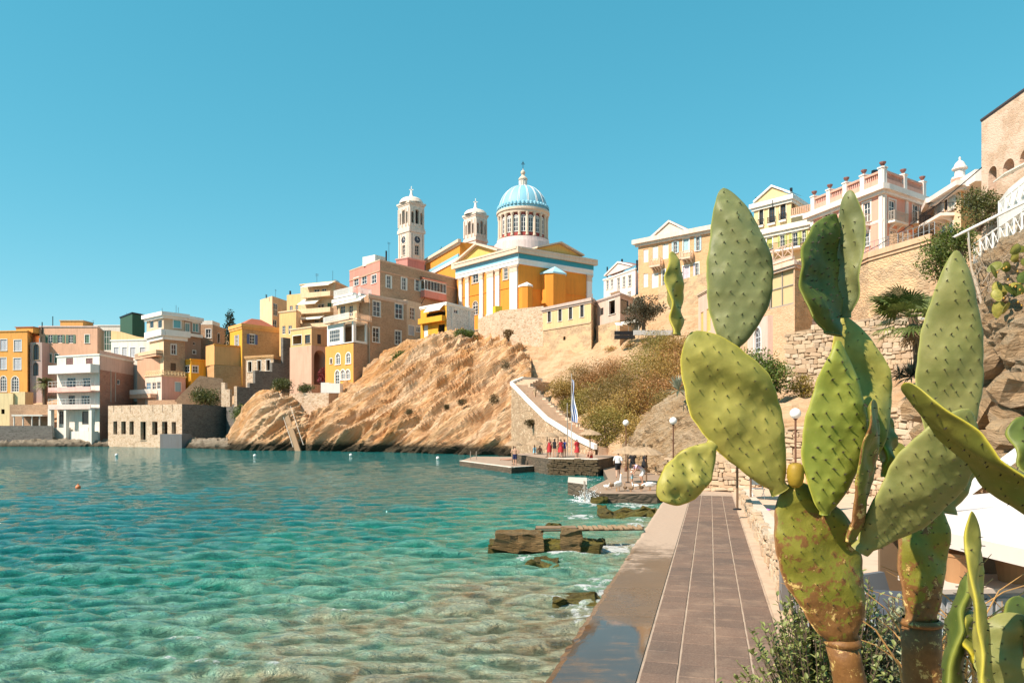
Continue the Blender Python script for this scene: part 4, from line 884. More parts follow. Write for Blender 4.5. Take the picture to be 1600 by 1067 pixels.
def pilaster(fc, x0, x1, ytop, ybot, d=.35):
    u0, u1 = fc.u(x0), fc.u(x1); zb = fc.z((x0+x1)/2, ybot)-2; z1 = zt-3.55; w = u1-u0
    mb = MB(); fc.bar(mb, u0, u1, zb, z1-1.5, .005, d); p = mb.build('pilaster', CH_WHITE, CH)
    mb = MB(); 
    for k, (g, a, b) in enumerate(((.04, 1.5, 1.25), (.0, 1.24, .5), (.12, .49, .25), (.2, .24, .0))): fc.bar(mb, u0-g*w*.8, u1+g*w*.8, z1-a, z1-b, .006, d+g*.8+.03)
    mb.build('capital', CH_STONE, p)
    mb = MB(); fc.bar(mb, u0-.12, u1+.12, zb, zb+2.6, .007, d+.12); mb.build('pilaster_base', CH_WHITE, p)
for x0, x1 in ((451,469), (490,510), (574,594), (618,656), (668,692), (754,798)): pilaster(f0, x0, x1, 660, 972)
pilaster(f1, 1205, 1234, 690, 850)
# gables on both fronts
church.pediment(0, 440, 690, 618, 545, CH_STONE, CH_PED, -1.5, .9)
church.pediment(1, 900, 1180, 590, 536, CH_STONE, CH_PED, -1.5, .9)
# nave running back to the towers
nv = House(V5, 'church_nave', 'low church nave with blue and white frieze running back towards the bell towers', 'church', [(236,200), (452,177)], 655, 900, CH_OR, [], depth=10, below=6, roof=REDTILE)
nv.band(0, 240, 672, 450, 690, .3, CH_WHITE, 'frieze'); nv.band(0, 240, 655, 450, 672, .35, CH_BLUE, 'blue_band'); nv.cornice(CH_STONE, .5, .7, .8)
mb = MB(); p = nv.f[0].pt(nv.f[0].u(320), nv.zt+.5, -1); mb.cbox(p+UP*.9, .12, .12, 1.8); mb.cbox(p+UP*1.2, .8, .13, .12); mb.build('roof_cross', DARKMETAL, nv.root)
# drum and dome
DC = Vector((XP(V5.x(828), 178), 178, 0)); rD = 148*.2623*178/F; zD0 = ZP(V5.y(560), 178); zD1 = ZP(V5.y(378), 178)
mb = MB(); mb.lathe(DC, [(rD*1.16, zD0-2), (rD*1.16, zD0+.2), (rD*1.05, zD0+.2), (rD*1.05, ZP(V5.y(528),178))], 48, False); mb.build('drum_base', plaster((.74,.60,.56)), CH)
mb = MB(); rd = rD*.90; mb.lathe(DC, [(rd, zD0), (rd, zD1)], 64, False); mb.build('drum', MAROON, CH, smooth=True)
ncol = 20; zc0, zc1 = ZP(V5.y(522),178), ZP(V5.y(388),178)
colm = MB(); colm.lathe((0,0,0), [(.42,0), (.42,.25), (.33,.35), (.30,(zc1-zc0)-.6), (.36,(zc1-zc0)-.5), (.46,(zc1-zc0)-.15), (.46,zc1-zc0)], 10)
first = None
for k in range(ncol):
    a = 2*math.pi*(k+.5)/ncol; p = DC+Vector((math.cos(a)*rD*.965, math.sin(a)*rD*.965, zc0))-CH.location
    if first is None: first = colm.build('drum_column', CH_STONE, CH, local=True)
    o = first if k == 0 else first.copy()
    if k: COL.objects.link(o)
    o.location = p
for k in range(ncol):
    a = 2*math.pi*k/ncol; n_ = Vector((math.cos(a), math.sin(a), 0))
    if n_.y > .35: continue
    U_ = Vector((-n_.y, n_.x, 0)); A = DC+n_*rd*1.0-U_*.62; fc = Facade(A, A+U_*1.24, V5)
    if fc.n.dot(n_) < 0: fc = Facade(A+U_*1.24, A, V5)
    glazing(fc, CH, .0, 1.24, zc0+.9, zc1-.6, CH_WHITE, d=.12, cols=2, rows=3, arch=True, fw=.17)
    mb = MB(); fc.bar(mb, -.3, 1.54, zc0, zc0+.75, .1, .2); mb.build('window_apron', CH_RED, CH)
mb = MB(); mb.lathe(DC, [(rD*.92, zc1-.02), (rD*1.02, zc1), (rD*1.03, zc1+.5), (rD*1.07, zc1+.7), (rD*1.07, zc1+1.2), (rD*.96, zc1+1.25)], 64, False); mb.build('drum_cornice', CH_STONE, CH, smooth=False)
zb = zc1+1.2; zap = ZP(V5.y(196), 178); hd = zap-zb; rdm = rD*.985
prof = lambda t: (rdm*math.cos(t*math.pi/2)**.92 if t < 1 else 0, zb+hd*math.sin(t*math.pi/2))
mb = MB(); mb.lathe(DC, [prof(i/24*.985) for i in range(25)], 72, False); mb.build('dome', CH_BLUE, CH, smooth=True)
mb = MB(); mb.lathe(DC, [(rdm*1.012, zb), (rdm*1.02, zb+.9), (rdm*.992, zb+1.15)], 72, False)
for k in range(40):
    a = 2*math.pi*k/40; c = DC+Vector((math.cos(a)*rdm*1.0, math.sin(a)*rdm*1.0, zb+1.05)); mb.lathe(c, [(.42,-.4), (.42,.1), (.25,.4), (0.01,.5)], 8, False)
mb.build('dome_skirt', CH_BLUE, CH)
for k in range(16):
    a = 2*math.pi*(k+.5)/16
    for da in (-.03, .03):
        mb = MB(); mb.tube([DC+Vector((math.cos(a+da*(1-t*.3))*(prof(t)[0]+.02), math.sin(a+da*(1-t*.3))*(prof(t)[0]+.02), prof(t)[1])) for t in [i/14*.93+.05 for i in range(15)]], .065, 5); mb.build('dome_rib', CH_WHITE, CH, smooth=True)
zl = ZP(V5.y(200),178); q = .2623*178/F
mb = MB(); mb.lathe(DC, [(26*q, zl), (26*q, zl+3*q), (22*q, zl+4*q), (22*q, zl+38*q), (27*q, zl+42*q), (27*q, zl+48*q), (20*q, zl+56*q), (10*q, zl+66*q), (8*q, zl+72*q), (13*q, zl+80*q), (14*q, zl+88*q), (9*q, zl+96*q), (2*q, zl+102*q), (2*q, zl+110*q)], 20); mb.build('lantern', CH_STONE, CH)
mb = MB()
for k in range(12): a = 6.283*k/12; c = DC+Vector((math.cos(a)*22.5*q, math.sin(a)*22.5*q, zl+5*q)); mb.tube([c, c+UP*32*q], 2.4*q, 6)
mb.build('lantern_colonnette', CH_WHITE, CH)
mb = MB(); c = DC+UP*(zl+128*q); mb.cbox(c, 3*q, 3*q, 52*q); mb.cbox(c+UP*8*q, 22*q, 3.2*q, 3*q); mb.cbox(c+UP*16*q, 12*q, 3.1*q, 2.5*q); mb.build('cross', DARKMETAL, CH)
# apse turrets on the shaded side
def turret(x0, xm, x1, ytop, ybot, yroof, roofm, d0=2.4):
    u0, u1 = f1.u(x0), f1.u(x1); z1 = f1.z((x0+x1)/2, ytop); z0 = f1.z((x0+x1)/2, ybot)-3; w = (u1-u0)*.72; mid = u0+.6
    pts = [f1.pt(u0, 0, 0), f1.pt(u0, 0, d0*.62), f1.pt(u0+d0*.38, 0, d0), f1.pt(u1-d0*.3, 0, d0), f1.pt(u1, 0, d0*.62), f1.pt(u1, 0, 0)]
    mb = MB(); mb.prism([p+UP*z0 for p in pts], UP*(z1-z0)); t_ = mb.build('apse_turret', CH_OR, CH)
    c = sum(pts, Vector())/6; ap = c+UP*f1.z((x0+x1)/2, yroof); ex = [c+(p-c)*1.1+UP*z1 for p in pts]
    mb = MB(); mb.prism([c+(p-c)*1.1+UP*(z1-.02) for p in pts], UP*.35); 
    for a, b in zip(ex, ex[1:]+ex[:1]): mb.poly([a+UP*.33, b+UP*.33, ap])
    mb.build('turret_roof', roofm, t_)
turret(935, 1000, 1050, 730, 860, 680, paint((.42,.68,.78), .6), 3.0); turret(802, 840, 862, 800, 920, 770, CH_WHITE, 2.2)
# bell towers
TW = plaster((.72,.60,.50), .45)
def bell_tower(label, cx, corner, lx, rx, Yc, ydome, yc1, yb1, yc2, ybase, clock, ycross):
    A = Vector((XP(V5.x(lx), Yc+3.4), Yc+3.4, 0)); Cn = Vector((XP(V5.x(corner), Yc), Yc, 0)); B = Vector((XP(V5.x(rx), Yc+3.0), Yc+3.0, 0))
    t = thing('bell_tower', label, 'tower', (Cn.x, Cn.y, ZP(V5.y(ybase), Yc)-4), 'bell towers of the hilltop church')
    fa, fb = Facade(A, Cn, V5), Facade(Cn, B, V5); D = A+B-Cn; Zc = lambda y: ZP(V5.y(y), Yc); cen = (A+B)/2
    base = Zc(ybase)-4; zt_ = Zc(yc1); zb_ = Zc(yb1); zc_ = Zc(yc2)
    for fc in (fa, fb):
        L = fc.L; holes = [(L*.37, L*.63, zb_+1.0, zt_-1.0), (L*.13, L*.29, zb_+1.0, zt_-1.7), (L*.71, L*.87, zb_+1.0, zt_-1.7)]
        if clock: holes.append((L*.36, L*.64, zc_-5.9, zc_-3.3))
        wall_mesh(fc, 0, L, base, zt_, holes, reveal=.6, arches={0, 1, 2}).build('wall', TW, t)
        mb = MB()
        for u in (.0, .295, .635, .89): fc.bar(mb, L*u+.02, L*u+L*.07, zb_+.3, zt_-.7, .004, .22)
        mb.build('belfry_pilaster', TW, t)
        mb = MB()
        for a_, b_, c_, e_ in holes[:3]: fc.bar(mb, a_-.05, b_+.05, c_-.1, e_+.1, -.75, -.62)
        mb.build('belfry_louvre', paint((.035,.025,.02), .9), t)  # near-black panels added behind the arches, standing in for the shade inside
        if clock:
            mb = MB(); c = fc.pt(L*.5, zc_-1.9, .05); 
            ring = [c+fc.U*math.cos(a)*r_+UP*math.sin(a)*r_ for r_ in (1.15, .92) for a in [6.283*i/24 for i in range(24)]]
            mb.faces([p+fc.n*.12 for p in ring], [(i, (i+1) % 24, 24+(i+1) % 24, 24+i) for i in range(24)]); mb.faces([p for p in ring[:24]]+[p+fc.n*.12 for p in ring[:24]], [(i, (i+1) % 24, 24+(i+1) % 24, 24+i) for i in range(24)])
            mb.build('clock_ring', TW, t); mb = MB(); mb.poly([c+fc.U*math.cos(6.283*i/24)*.93+UP*math.sin(6.283*i/24)*.93+fc.n*.04 for i in range(24)]); cf = mb.build('clock_face', paint((.05,.06,.08)), t)
            mb = MB(); mb.box(c+fc.n*.06-fc.U*.04, fc.U*.08, UP*.75, fc.n*.03); mb.box(c+fc.n*.06-UP*.04, fc.U*.5, UP*.08, fc.n*.035); mb.build('clock_hand', WHITE, cf)
            glazing(fc, t, L*.36, L*.64, zc_-5.9, zc_-3.3, TW, d=-.3, trim=TW, tw=.3)
            mb = MB()
            for u in (.03, .2, .70, .87): fc.bar(mb, L*u, L*u+L*.1, base, zc_-.3, .004, .18)
            mb.build('tower_pilaster', TW, t)
    mb = MB(); mb.poly([A+UP*base, D+UP*base, D+UP*zt_, A+UP*zt_]); mb.poly([B+UP*base, D+UP*base, D+UP*zt_, B+UP*zt_]); mb.build('rear_wall', TW, t)
    def slab(z0, z1, g, nm): 
        q_ = [cen+(p-cen)*g for p in (A, Cn, B, D)]; m_ = MB(); m_.prism([p+UP*z0 for p in q_], UP*(z1-z0)); m_.build(nm, TW, t)
    slab(zt_-.02, zt_+.35, 1.06, 'cornice'); slab(zt_+.352, zt_+.8, 1.15, 'cornice'); slab(zb_-.5, zb_-.05, 1.05, 'string_course'); slab(zc_, zb_-.51, 1.10, 'string_course')
    r = (fa.L+fb.L)/2*.66; zd = Zc(ydome); z0 = zt_+.8
    mb = MB(); mb.lathe(cen, [(r*1.0, z0), (r*1.0, z0+.5)]+[(r*.96*math.cos(x), z0+.5+(zd-z0-.5)*math.sin(x)) for x in [i*math.pi/2/10 for i in range(10)]]+[(.22, zd)], 24, False); mb.build('dome', TW, t, smooth=True)
    mb = MB(); q_ = .2623*Yc/F; zx = Zc(ycross); mb.lathe(cen, [(.9, zd-.35), (.45, zd+.5), (.2, zd+1.8), (.12, zx-1.6)], 10); mb.cbox(cen+UP*(zx-1.2), .2, .2, 2.4); mb.cbox(cen+UP*(zx-.9), 1.1, .2, .2); mb.build('cross', CH_WHITE, t)
    mb = MB(); mb.lathe(cen+UP*(zb_+1.6), [(.55,0), (.5,.2), (.36,.6), (.3,1.0), (.05,1.1)], 12); mb.build('bell', DARKMETAL, t)
    return t
bell_tower('left bell tower of the church with clock faces below the belfry', 165, 152, 86, 240, 192, 238, 300, 432, 462, 640, True, 172)
bell_tower('right bell tower without clocks directly beside the blue dome', 545, 546, 476, 614, 186, 312, 368, 494, 515, 600, False, 245)
h = House(V5, 'red_roof_house', 'maroon roof parapet and pale rooms at the foot of the left bell tower', 'house', [(72,186), (140,184), (244,188)], 618, 720, [plaster((.55,.22,.18)), plaster((.45,.18,.16))], [], k=1, below=3, cornice=plaster((.6,.3,.26)))
# church forecourt
h = House(V5, 'forecourt_wall', 'pale rubble retaining wall under the church forecourt', 'wall', [(560,147), (790,142), (950,131.5)], 985, 1080, [LIME, ST_LIGHT], [], k=0, below=6)
mb = MB(); mb.cbox(P(V5.x(676), V5.y(950), 148), 1.5, 1.5, 2.6, .4); o = mb.build('yellow_booth', paint((.72,.5,.03)), loc=P(V5.x(676), V5.y(975), 148)); tag(o, 'small yellow booth standing against the church pilasters', 'booth')

# ================================================================ the right hand hill and its houses
rx_ = [805, 860, 920, 980, 1040, 1100, 1180, 1280, 1400, 1500, 1640, 1800]
hill2 = [
    [Vector((XP(x, Y), Y, z)) for x, Y, z in zip(rx_, [99,88,76,66,57,50,46,42,38,33,27,24], [-2,-1.5,-1,-.5,-.5,-.5,-.5,-.5,-.5,-.5,-.5,-.5])],
    line(rx_, [706,700,692,690,690,680,650,640,630,620,620,620], [101,90,78,68,59,52,48,44.5,40.5,35,28,25]),
    line(rx_, [630,655,650,640,632,620,612,606,590,580,560,560], [112,98,90,82,74,64,56,53,50,42,34,30]),
    line(rx_, [606,612,600,585,570,560,560,560,540,500,450,450], [119,110,106,102,96,86,72,64,60,52,44,40]),
    line(rx_, [580,578,556,530,508,500,490,470,412,392,388,388], [126,121,119,117,113,106,96,86,78,66,52,48]),
    line(rx_, [520,520,500,470,450,440,420,410,392,378,370,370], [150,150,146,140,136,128,118,106,92,80,70,66]),
    line(rx_, [520,510,490,460,450,440,430,420,410,400,390,390], [260,260,260,250,240,230,220,210,200,190,180,175]),
]
loft('right_hillside', hill2, SOIL, 110, 80, .6, .25, 6, ridges=.5, fine=.15)

# ---- houses on the ridge
ST_PATCH = stone([(.50,.34,.20), (.58,.42,.26), (.40,.26,.15), (.54,.36,.20)], (.56,.40,.26), 2.5, 1.9, patch=(.66,.44,.25), mw=.06)
h = House(V6, 'bastion_house', 'long low ochre building with four narrow windows on a high rubble retaining wall', 'building', [(126,131), (462,121), (502,126)], 650, 1080, [ST_PATCH, ST_PATCH],
    [[('win',160,736,182,815,{'f':DARKWOOD,'t':LIME}), ('win',234,722,257,808,{'f':DARKWOOD,'t':LIME}), ('win',307,708,330,795,{'f':DARKWOOD,'t':LIME}), ('win',386,694,410,780,{'f':DARKWOOD,'t':LIME}), ('archhole',266,912,283,940)]], k=1, below=4)
fc = h.f[0]; cz = [(160,182,736,815), (234,257,722,808), (307,330,708,795), (386,410,694,780)]
holes = [(fc.rect(a,c,b,d)[0]-.16, fc.rect(a,c,b,d)[1]+.16, fc.rect(a,c,b,d)[2]-.14, fc.rect(a,c,b,d)[3]+.16) for a,b,c,d in cz]
wall_mesh(fc, 0, fc.L, fc.z(300, 838), h.zt, holes, d=.04, reveal=.03).build('plaster_storey', plaster((.70,.46,.24), .5), h.root)
h.cornice(plaster((.48,.38,.33)), .05, .5, .35); h.band(0, 128, 838, 460, 848, .12, plaster((.56,.40,.25)), 'string_course')
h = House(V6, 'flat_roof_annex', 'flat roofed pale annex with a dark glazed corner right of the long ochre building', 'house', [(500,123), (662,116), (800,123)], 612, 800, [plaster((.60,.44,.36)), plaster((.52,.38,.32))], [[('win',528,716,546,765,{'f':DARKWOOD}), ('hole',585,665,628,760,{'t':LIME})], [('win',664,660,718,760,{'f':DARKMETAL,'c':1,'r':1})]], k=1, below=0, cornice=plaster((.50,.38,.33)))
h = House(V6, 'annex_wall', 'orange plastered retaining wall under the flat roofed annex', 'wall', [(496,122.5), (660,115.5), (760,119)], 800, 1000, [ST_PATCH, ST_PATCH], [], k=1, below=5)
h = House(V6, 'white_pediment_house', 'small white neoclassical house with a pediment between church and orange mansion', 'house', [(549,158), (768,147), (792,156)], 440, 640, [plaster((.78,.70,.68), .2), plaster((.72,.46,.44))],
    [[('win',566,526,583,588,{'t':TRIM,'r':3}), ('win',597,520,614,584,{'t':TRIM}), ('win',641,508,660,582,{'t':TRIM}), ('win',680,500,698,572,{'t':TRIM}), ('win',717,490,740,566,{'t':TRIM}), ('win',715,604,738,640,{'t':TRIM})]], k=1, cornice=WHITE2, below=4)
h.pediment(0, 556, 752, 462, 402, WHITE2, plaster((.74,.58,.55))); h.balcony(0, 598, 664, 602, .8, WHITE2, 'bars', 1.0)
h.pole(0, 658, 378, .6, .2, name='finial'); h.pole(0, 762, 385, .6, .2, name='finial'); h.pole(0, 556, 432, .6, .15, name='finial')
MANSION = stone([(.64,.36,.18), (.70,.42,.22), (.58,.32,.16)], (.66,.42,.25), 2.2, 2.4, mw=.04, bs=.4)
WSH = paint((.80,.76,.68)); BSH = paint((.42,.60,.66))
h = House(V6, 'orange_mansion', 'orange stone mansion with a low pediment, white and blue shutters and stone balconies', 'house', [(788,124), (1310,115), (1340,118)], 150, 700, [MANSION, MANSION],
    [[('shut',823,310,858,400,{'s':WSH}), ('shut',886,290,926,384,{'s':WSH}), ('shut',955,272,998,376,{'s':WSH}), ('open',1034,258,1058,335,{'s':BSH,'t':WHITE}), ('shut',1101,236,1140,332,{'s':BSH,'t':WHITE}), ('open',1190,220,1214,320,{'s':BSH,'t':WHITE}),
      ('shut',823,478,856,572,{'s':WSH}), ('shut',880,474,928,576,{'s':WSH}), ('win',955,452,975,575,{'t':WHITE}), ('shut',1098,425,1142,525,{'s':paint((.60,.52,.58)),'t':WHITE}), ('open',1184,405,1208,500,{'s':paint((.58,.52,.62)),'t':WHITE,'side':'l'})]], k=1, below=4)
h.cornice(plaster((.72,.60,.50)), .1, .7, .8); h.pediment(0, 872, 1140, 214, 122, plaster((.74,.62,.54)), plaster((.76,.60,.48)))
h.balcony(0, 886, 962, 425, 1.1, plaster((.70,.46,.30)), 'baluster', 1.0, mat=plaster((.62,.48,.36)), brackets=4, slab=.3); h.balcony(0, 1098, 1172, 370, 1.1, plaster((.70,.52,.36)), 'baluster', 1.0, mat=plaster((.62,.48,.36)), brackets=3, slab=.3)
h = House(V6, 'mansion_retaining_wall', 'rough stone retaining wall below the orange mansion', 'wall', [(860,124), (1330,108)], 590, 830, ST_PATCH, [], depth=7, below=5)
h = House(V6, 'pink_cottage', 'little pink cottage with yellow shutters half hidden by the tallest cactus pad', 'house', [(1205,92), (1360,84)], 620, 920, plaster((.74,.46,.36)), [[('shut',1222,745,1240,890,{'s':plaster((.74,.54,.18))}), ('shut',1262,720,1290,880,{'s':plaster((.74,.54,.18))})]], depth=7, below=4, cornice=BEIGE)
YEL2 = plaster((.78,.54,.28), .25)
h = House(V7, 'yellow_mansion', 'pale yellow neoclassical mansion with three arched upper windows and green shutters', 'house', [(98,102.6), (418,96.5), (470,99)], 368, 560, [YEL2, YEL2],
    [[('shut',172,470,202,530,{'s':YGREEN,'t':WHITE}), ('open',246,455,270,520,{'s':YGREEN,'t':WHITE}), ('open',314,440,342,516,{'s':YGREEN,'t':WHITE,'sw':.6}), ('open',368,424,388,490,{'s':YGREEN,'t':WHITE})]], k=1, cornice=plaster((.78,.72,.62)), cz=(.0, .7, .5), below=2)
h2 = House(V7, 'yellow_mansion_attic', 'arched and pedimented top storey of the pale yellow mansion', 'house', [(100,103.2), (306,99.0), (400,104)], 234, 380, [YEL2, YEL2], [[('arch',130,308,152,398,{'f':DARKWOOD,'t':plaster((.78,.68,.48))}), ('arch',184,286,216,386,{'f':DARKWOOD,'t':plaster((.78,.68,.48))}), ('arch',247,274,277,368,{'f':DARKWOOD,'t':plaster((.78,.68,.48))})], [('hole',312,270,330,318)]], k=1, below=.5)
h2.cornice(WHITE2, .05, .6, .5); h2.pediment(0, 100, 306, 250, 186, WHITE2, YEL2); h2.balcony(0, 180, 222, 390, .35, DARKMETAL, 'bars', .9); h2.balcony(0, 244, 282, 372, .35, DARKMETAL, 'bars', .9); h2.balcony(0, 126, 156, 402, .3, DARKMETAL, 'bars', .9)
for x, y in ((202,180), (300,192), (108,245)): h2.pole(0, x, y, .3, .18, name='finial')
h2.pole(0, 232, 300, -1.3, .06, name='drain_pole')
h.balcony(0, 306, 416, 338, .2, plaster((.72,.40,.26)), 'baluster', 1.0); h.balcony(0, 205, 380, 535, 1.2, DARKMETAL, 'bars', 1.0)
SALMON = plaster((.74,.36,.27), .25); WCOR = plaster((.76,.68,.62), .25)
h = House(V7, 'pink_mansion', 'large salmon pink mansion with white corner pilasters, roof urns and iron balconies', 'house', [(418,90.5), (818,80), (1052,85)], 175, 560, [SALMON, SALMON],
    [[('win',488,325,522,430,{'t':WCOR,'tw':.2}), ('win',580,300,612,410,{'t':WCOR,'tw':.2}), ('win',708,272,746,380,{'t':WCOR,'tw':.2}), ('win',708,440,740,515,{'t':WCOR,'tw':.2}), ('win',570,460,600,540,{'t':WCOR,'tw':.2})],
     [('win',850,260,884,375,{'t':WCOR,'tw':.2}), ('win',982,282,1014,385,{'t':WCOR,'tw':.2}), ('win',856,428,888,500,{'t':WCOR,'tw':.2}), ('shut',985,448,1010,490,{'s':WCOR,'t':WCOR})]], k=1, below=2)
h.cornice(WCOR, 0, .6, .7); h.cornice(WCOR, 0, .18, .08, 'string_course', z=h.f[0].z(780, 375))
f0, f1 = h.f; zt_ = h.zt
for fc, us in ((f0, (0, .30, .62, .955)), (f1, (.0, .5, .93))):
    for u in us: mb = MB(); fc.bar(mb, fc.L*u, fc.L*u+.5, h.zb, zt_-.7, .004, .15); mb.build('pilaster', WCOR, h.root)
    n = 4 if fc is f0 else 2
    for j in range(n+1):
        u = (fc.L-.6)*j/n; mb = MB(); fc.bar(mb, u, u+.6, zt_, zt_+1.9, -.5, .1); fc.bar(mb, u-.08, u+.68, zt_+1.901, zt_+2.05, -.58, .18); pr = mb.build('parapet_pier', WCOR, h.root)
        mb = MB(); mb.lathe(fc.pt(u+.3, zt_+2.05, -.2), [(.1,0), (.12,.15), (.3,.4), (.34,.55), (.2,.6)], 10); mb.build('urn', paint((.28,.12,.10)), pr)
        if j < n:
            u1 = u+.6; u2 = (fc.L-.6)*(j+1)/n; mb = MB(); fc.bar(mb, u1, u2, zt_, zt_+.9, -.4, -.02); fc.bar(mb, u1, u2, zt_+1.5, zt_+1.72, -.42, .02)
            m = int((u2-u1)/.28)
            for q in range(m): uu = u1+(u2-u1)*(q+.3)/m; fc.bar(mb, uu, uu+.12, zt_+.9, zt_+1.5, -.28, -.14)
            mb.build('parapet', plaster((.68,.36,.27)), h.root)
for i, a, b, y in ((0,690,750,400), (0,472,535,442), (1,838,914,388), (1,968,1046,396)): h.balcony(i, a, b, y, .9, paint((.55,.45,.36)), 'bars', 1.05, brackets=2)
h.pole(0, 655, 95, 3, .35, name='chimney'); h.pole(0, 742, 95, 2)
h = House(V7, 'orange_corner_house', 'orange and cream corner house with a canopied balcony right of the pink mansion', 'house', [(1054,86), (1100,80), (1250,74.5), (1364,79)], 168, 520, [plaster((.76,.42,.10)), plaster((.76,.54,.34)), plaster((.72,.36,.12))],
    [[('shut',1060,222,1086,285,{'s':WSH,'t':WCOR})], [('shut',1114,240,1152,330,{'s':WSH,'t':WCOR}), ('win',1157,238,1174,318,{'f':DARKWOOD}), ('shut',1180,222,1218,312,{'s':WSH,'t':WCOR}), ('shut',1140,400,1162,465,{'s':PALEBLUE,'t':WCOR}), ('shut',1180,388,1206,450,{'s':PALEBLUE,'t':WCOR})], [('shut',1268,222,1302,300,{'s':WSH,'t':WCOR})]], k=2, depth=9, below=3)
h.cornice(WCOR, .1, .5, .9); h.balcony(1, 1090, 1215, 362, 1.4, DARKMETAL, 'bars', 1.05, brackets=4, mat=WCOR, slab=.3)
h.roofbox(1, 1218, 1300, 115, .5, 4, WCOR); h.roofbox(2, 1290, 1364, 150, .4, 1.6, plaster((.62,.30,.22)))
mb = MB(); fc = h.f[1]; c = fc.pt(fc.u(1135), h.zt, -2); mb.cbox(c+UP*.9, 1.2, 1.2, 1.8, .4); mb.lathe(c+UP*1.8, [(.8,0), (.8,.2), (.5,.25), (.5,1.0), (.75,1.05), (.75,1.2), (.6,1.3), (.45,1.7), (.2,1.95), (.1,2.0), (.12,2.3), (.02,2.4)], 12); mb.build('roof_turret', WCOR, h.root)
# weathered tall building at the right edge and its white terraces
WEATHER = stone([(.62,.42,.28), (.56,.36,.24), (.66,.48,.34)], (.60,.44,.32), 3.2, 1.6, patch=(.70,.50,.38), mw=.03, bs=.3)
V9 = View(1400, 140, .3373)
h = House(V9, 'weathered_building', 'tall weathered pink stone building with dark arched openings at the right edge', 'building', [(396,52), (760,44)], 145, 640, WEATHER, [[('archhole',428,356,466,486), ('archhole',494,322,548,400), ('archhole',572,268,640,340)]], depth=12, below=3, reveal=.8, cornice=paint((.08,.06,.06)), cz=(.1,.12,.06))
h = House(V9, 'white_balcony_house', 'white terrace house with crossed timber railings under a thin canopy frame', 'house', [(476,47), (520,44.5), (800,37)], 460, 570, [WHITE2, WHITE2], [], k=1, below=.1, roof=WHITE2, parapet=.02)
h.balcony(1, 505, 800, 500, .4, WHITE, 'cross', 1.15, mat=WHITE2, slab=.5)
h2 = House(V9, 'terrace_room', 'shaded open room below the white upper terrace', 'house', [(480,47.5), (530,45.2), (800,38)], 580, 690, [plaster((.66,.56,.44)), plaster((.66,.56,.44))], [[], [('archhole',560,585,600,655), ('hole',640,590,700,650)]], k=1, below=1, roof=False)
h2.balcony(1, 470, 800, 700, 1.4, WHITE, 'cross', 1.2, mat=WHITE2, slab=.4)
mb = MB(); fc = h2.f[1]
cA = P(1492, 370, 43); cB = P(1610, 312, 37.5)
mb.tube([cA, cB], .07, 6); mb.tube([cA+Vector((.6,1.2,.3)), cB+Vector((.6,1.2,.3))], .05, 6)
for k in range(6):
    p = cA.lerp(cB, k/5); mb.tube([p, p+Vector((.6,1.2,.3))], .04, 5)
    if k % 2 == 1: mb.tube([p, p+Vector((.5,.6,-1.7))], .04, 5)
t = thing('pipe_canopy', 'thin white sloping pipe canopy frame above the crossed railing', 'canopy', cA); mb.build('frame', WHITE, t)
mb = MB(); mb.box(P(1570, 272, 40), P(1640, 236, 36)-P(1570, 272, 40), (.8,2.2,.25), (0,0,.08)); o = mb.build('white_canopy', CANVAS, loc=P(1570, 272, 40)); tag(o, 'white fabric canopy above the upper crossed railing', 'canopy')
# glazed terrace house with curtains
h = House(V8, 'curtain_house', 'flat roofed house with a curtained window wall and crossed parapet railing on orange stone', 'house', [(150,62), (306,58.5), (430,62)], 95, 640, [stone([(.62,.38,.22), (.68,.44,.27), (.54,.32,.18)], (.66,.46,.30), 2.6, 2.6, mw=.05, bs=.5), ST_PATCH],
    [[('win',172,128,300,330,{'c':2,'r':2,'f':paint((.34,.29,.25)),'p':CURTAIN})]], k=1, below=3)
fc = h.f[0]; u0, u1, z0, z1 = fc.rect(178, 134, 296, 326); mb = MB(); n = 26
for k in range(n):
    a = u0+(u1-u0)*k/n; w_ = (u1-u0)/n; mb.poly([fc.pt(a, z0, -.24), fc.pt(a+w_/2, z0, -.145), fc.pt(a+w_/2, z1, -.145), fc.pt(a, z1, -.24)]); mb.poly([fc.pt(a+w_/2, z0, -.145), fc.pt(a+w_, z0, -.24), fc.pt(a+w_, z1, -.24), fc.pt(a+w_/2, z1, -.145)])
[bpy.data.objects.remove(c_) for w_ in h.root.children if w_.name.startswith('window') for c_ in w_.children if c_.name.startswith('pane')]
mb.build('curtain', paint((.74,.58,.34), .9, .2), h.root)
h.cornice(plaster((.70,.52,.42)), .05, .35, .3); h.balcony(0, 155, 306, 92, .25, plaster((.66,.45,.34)), 'cross', 1.05, mat=plaster((.70,.52,.42)))
h = House(V8, 'grey_awning_house', 'pale wall with a grey arched door below the tall cactus pad', 'house', [(60,66), (165,61)], 420, 640, plaster((.70,.50,.42)), [[('arch',96,440,130,570,{'f':GREYSH,'t':WHITE})]], depth=5, below=2)
h = House(V8, 'ridge_wall', 'long orange stone retaining wall in front of the pink mansion', 'wall', [(560,62), (690,57.5), (1010,52)], 55, 330, [ST_PATCH, ST_PATCH], [], k=1, below=4)
h.cornice(plaster((.66,.42,.26)), .05, .4, .2); 
mb = MB(); fc = h.f[1]; c = fc.pt(fc.u(800), h.zt+.1, -1); mb.cbox(c+UP*.5, 1.4, .5, 1.0); mb.build('niche', ST_BROWN, h.root)
mb = MB(); fc = h.f[1]; p0 = fc.pt(fc.u(640), h.zt+.05, -.6); p1 = fc.pt(fc.u(1000), h.zt+.05, -.6)
for k in range(15): q_ = p0.lerp(p1, k/14); mb.tube([q_, q_+UP*1.0], .025, 5)
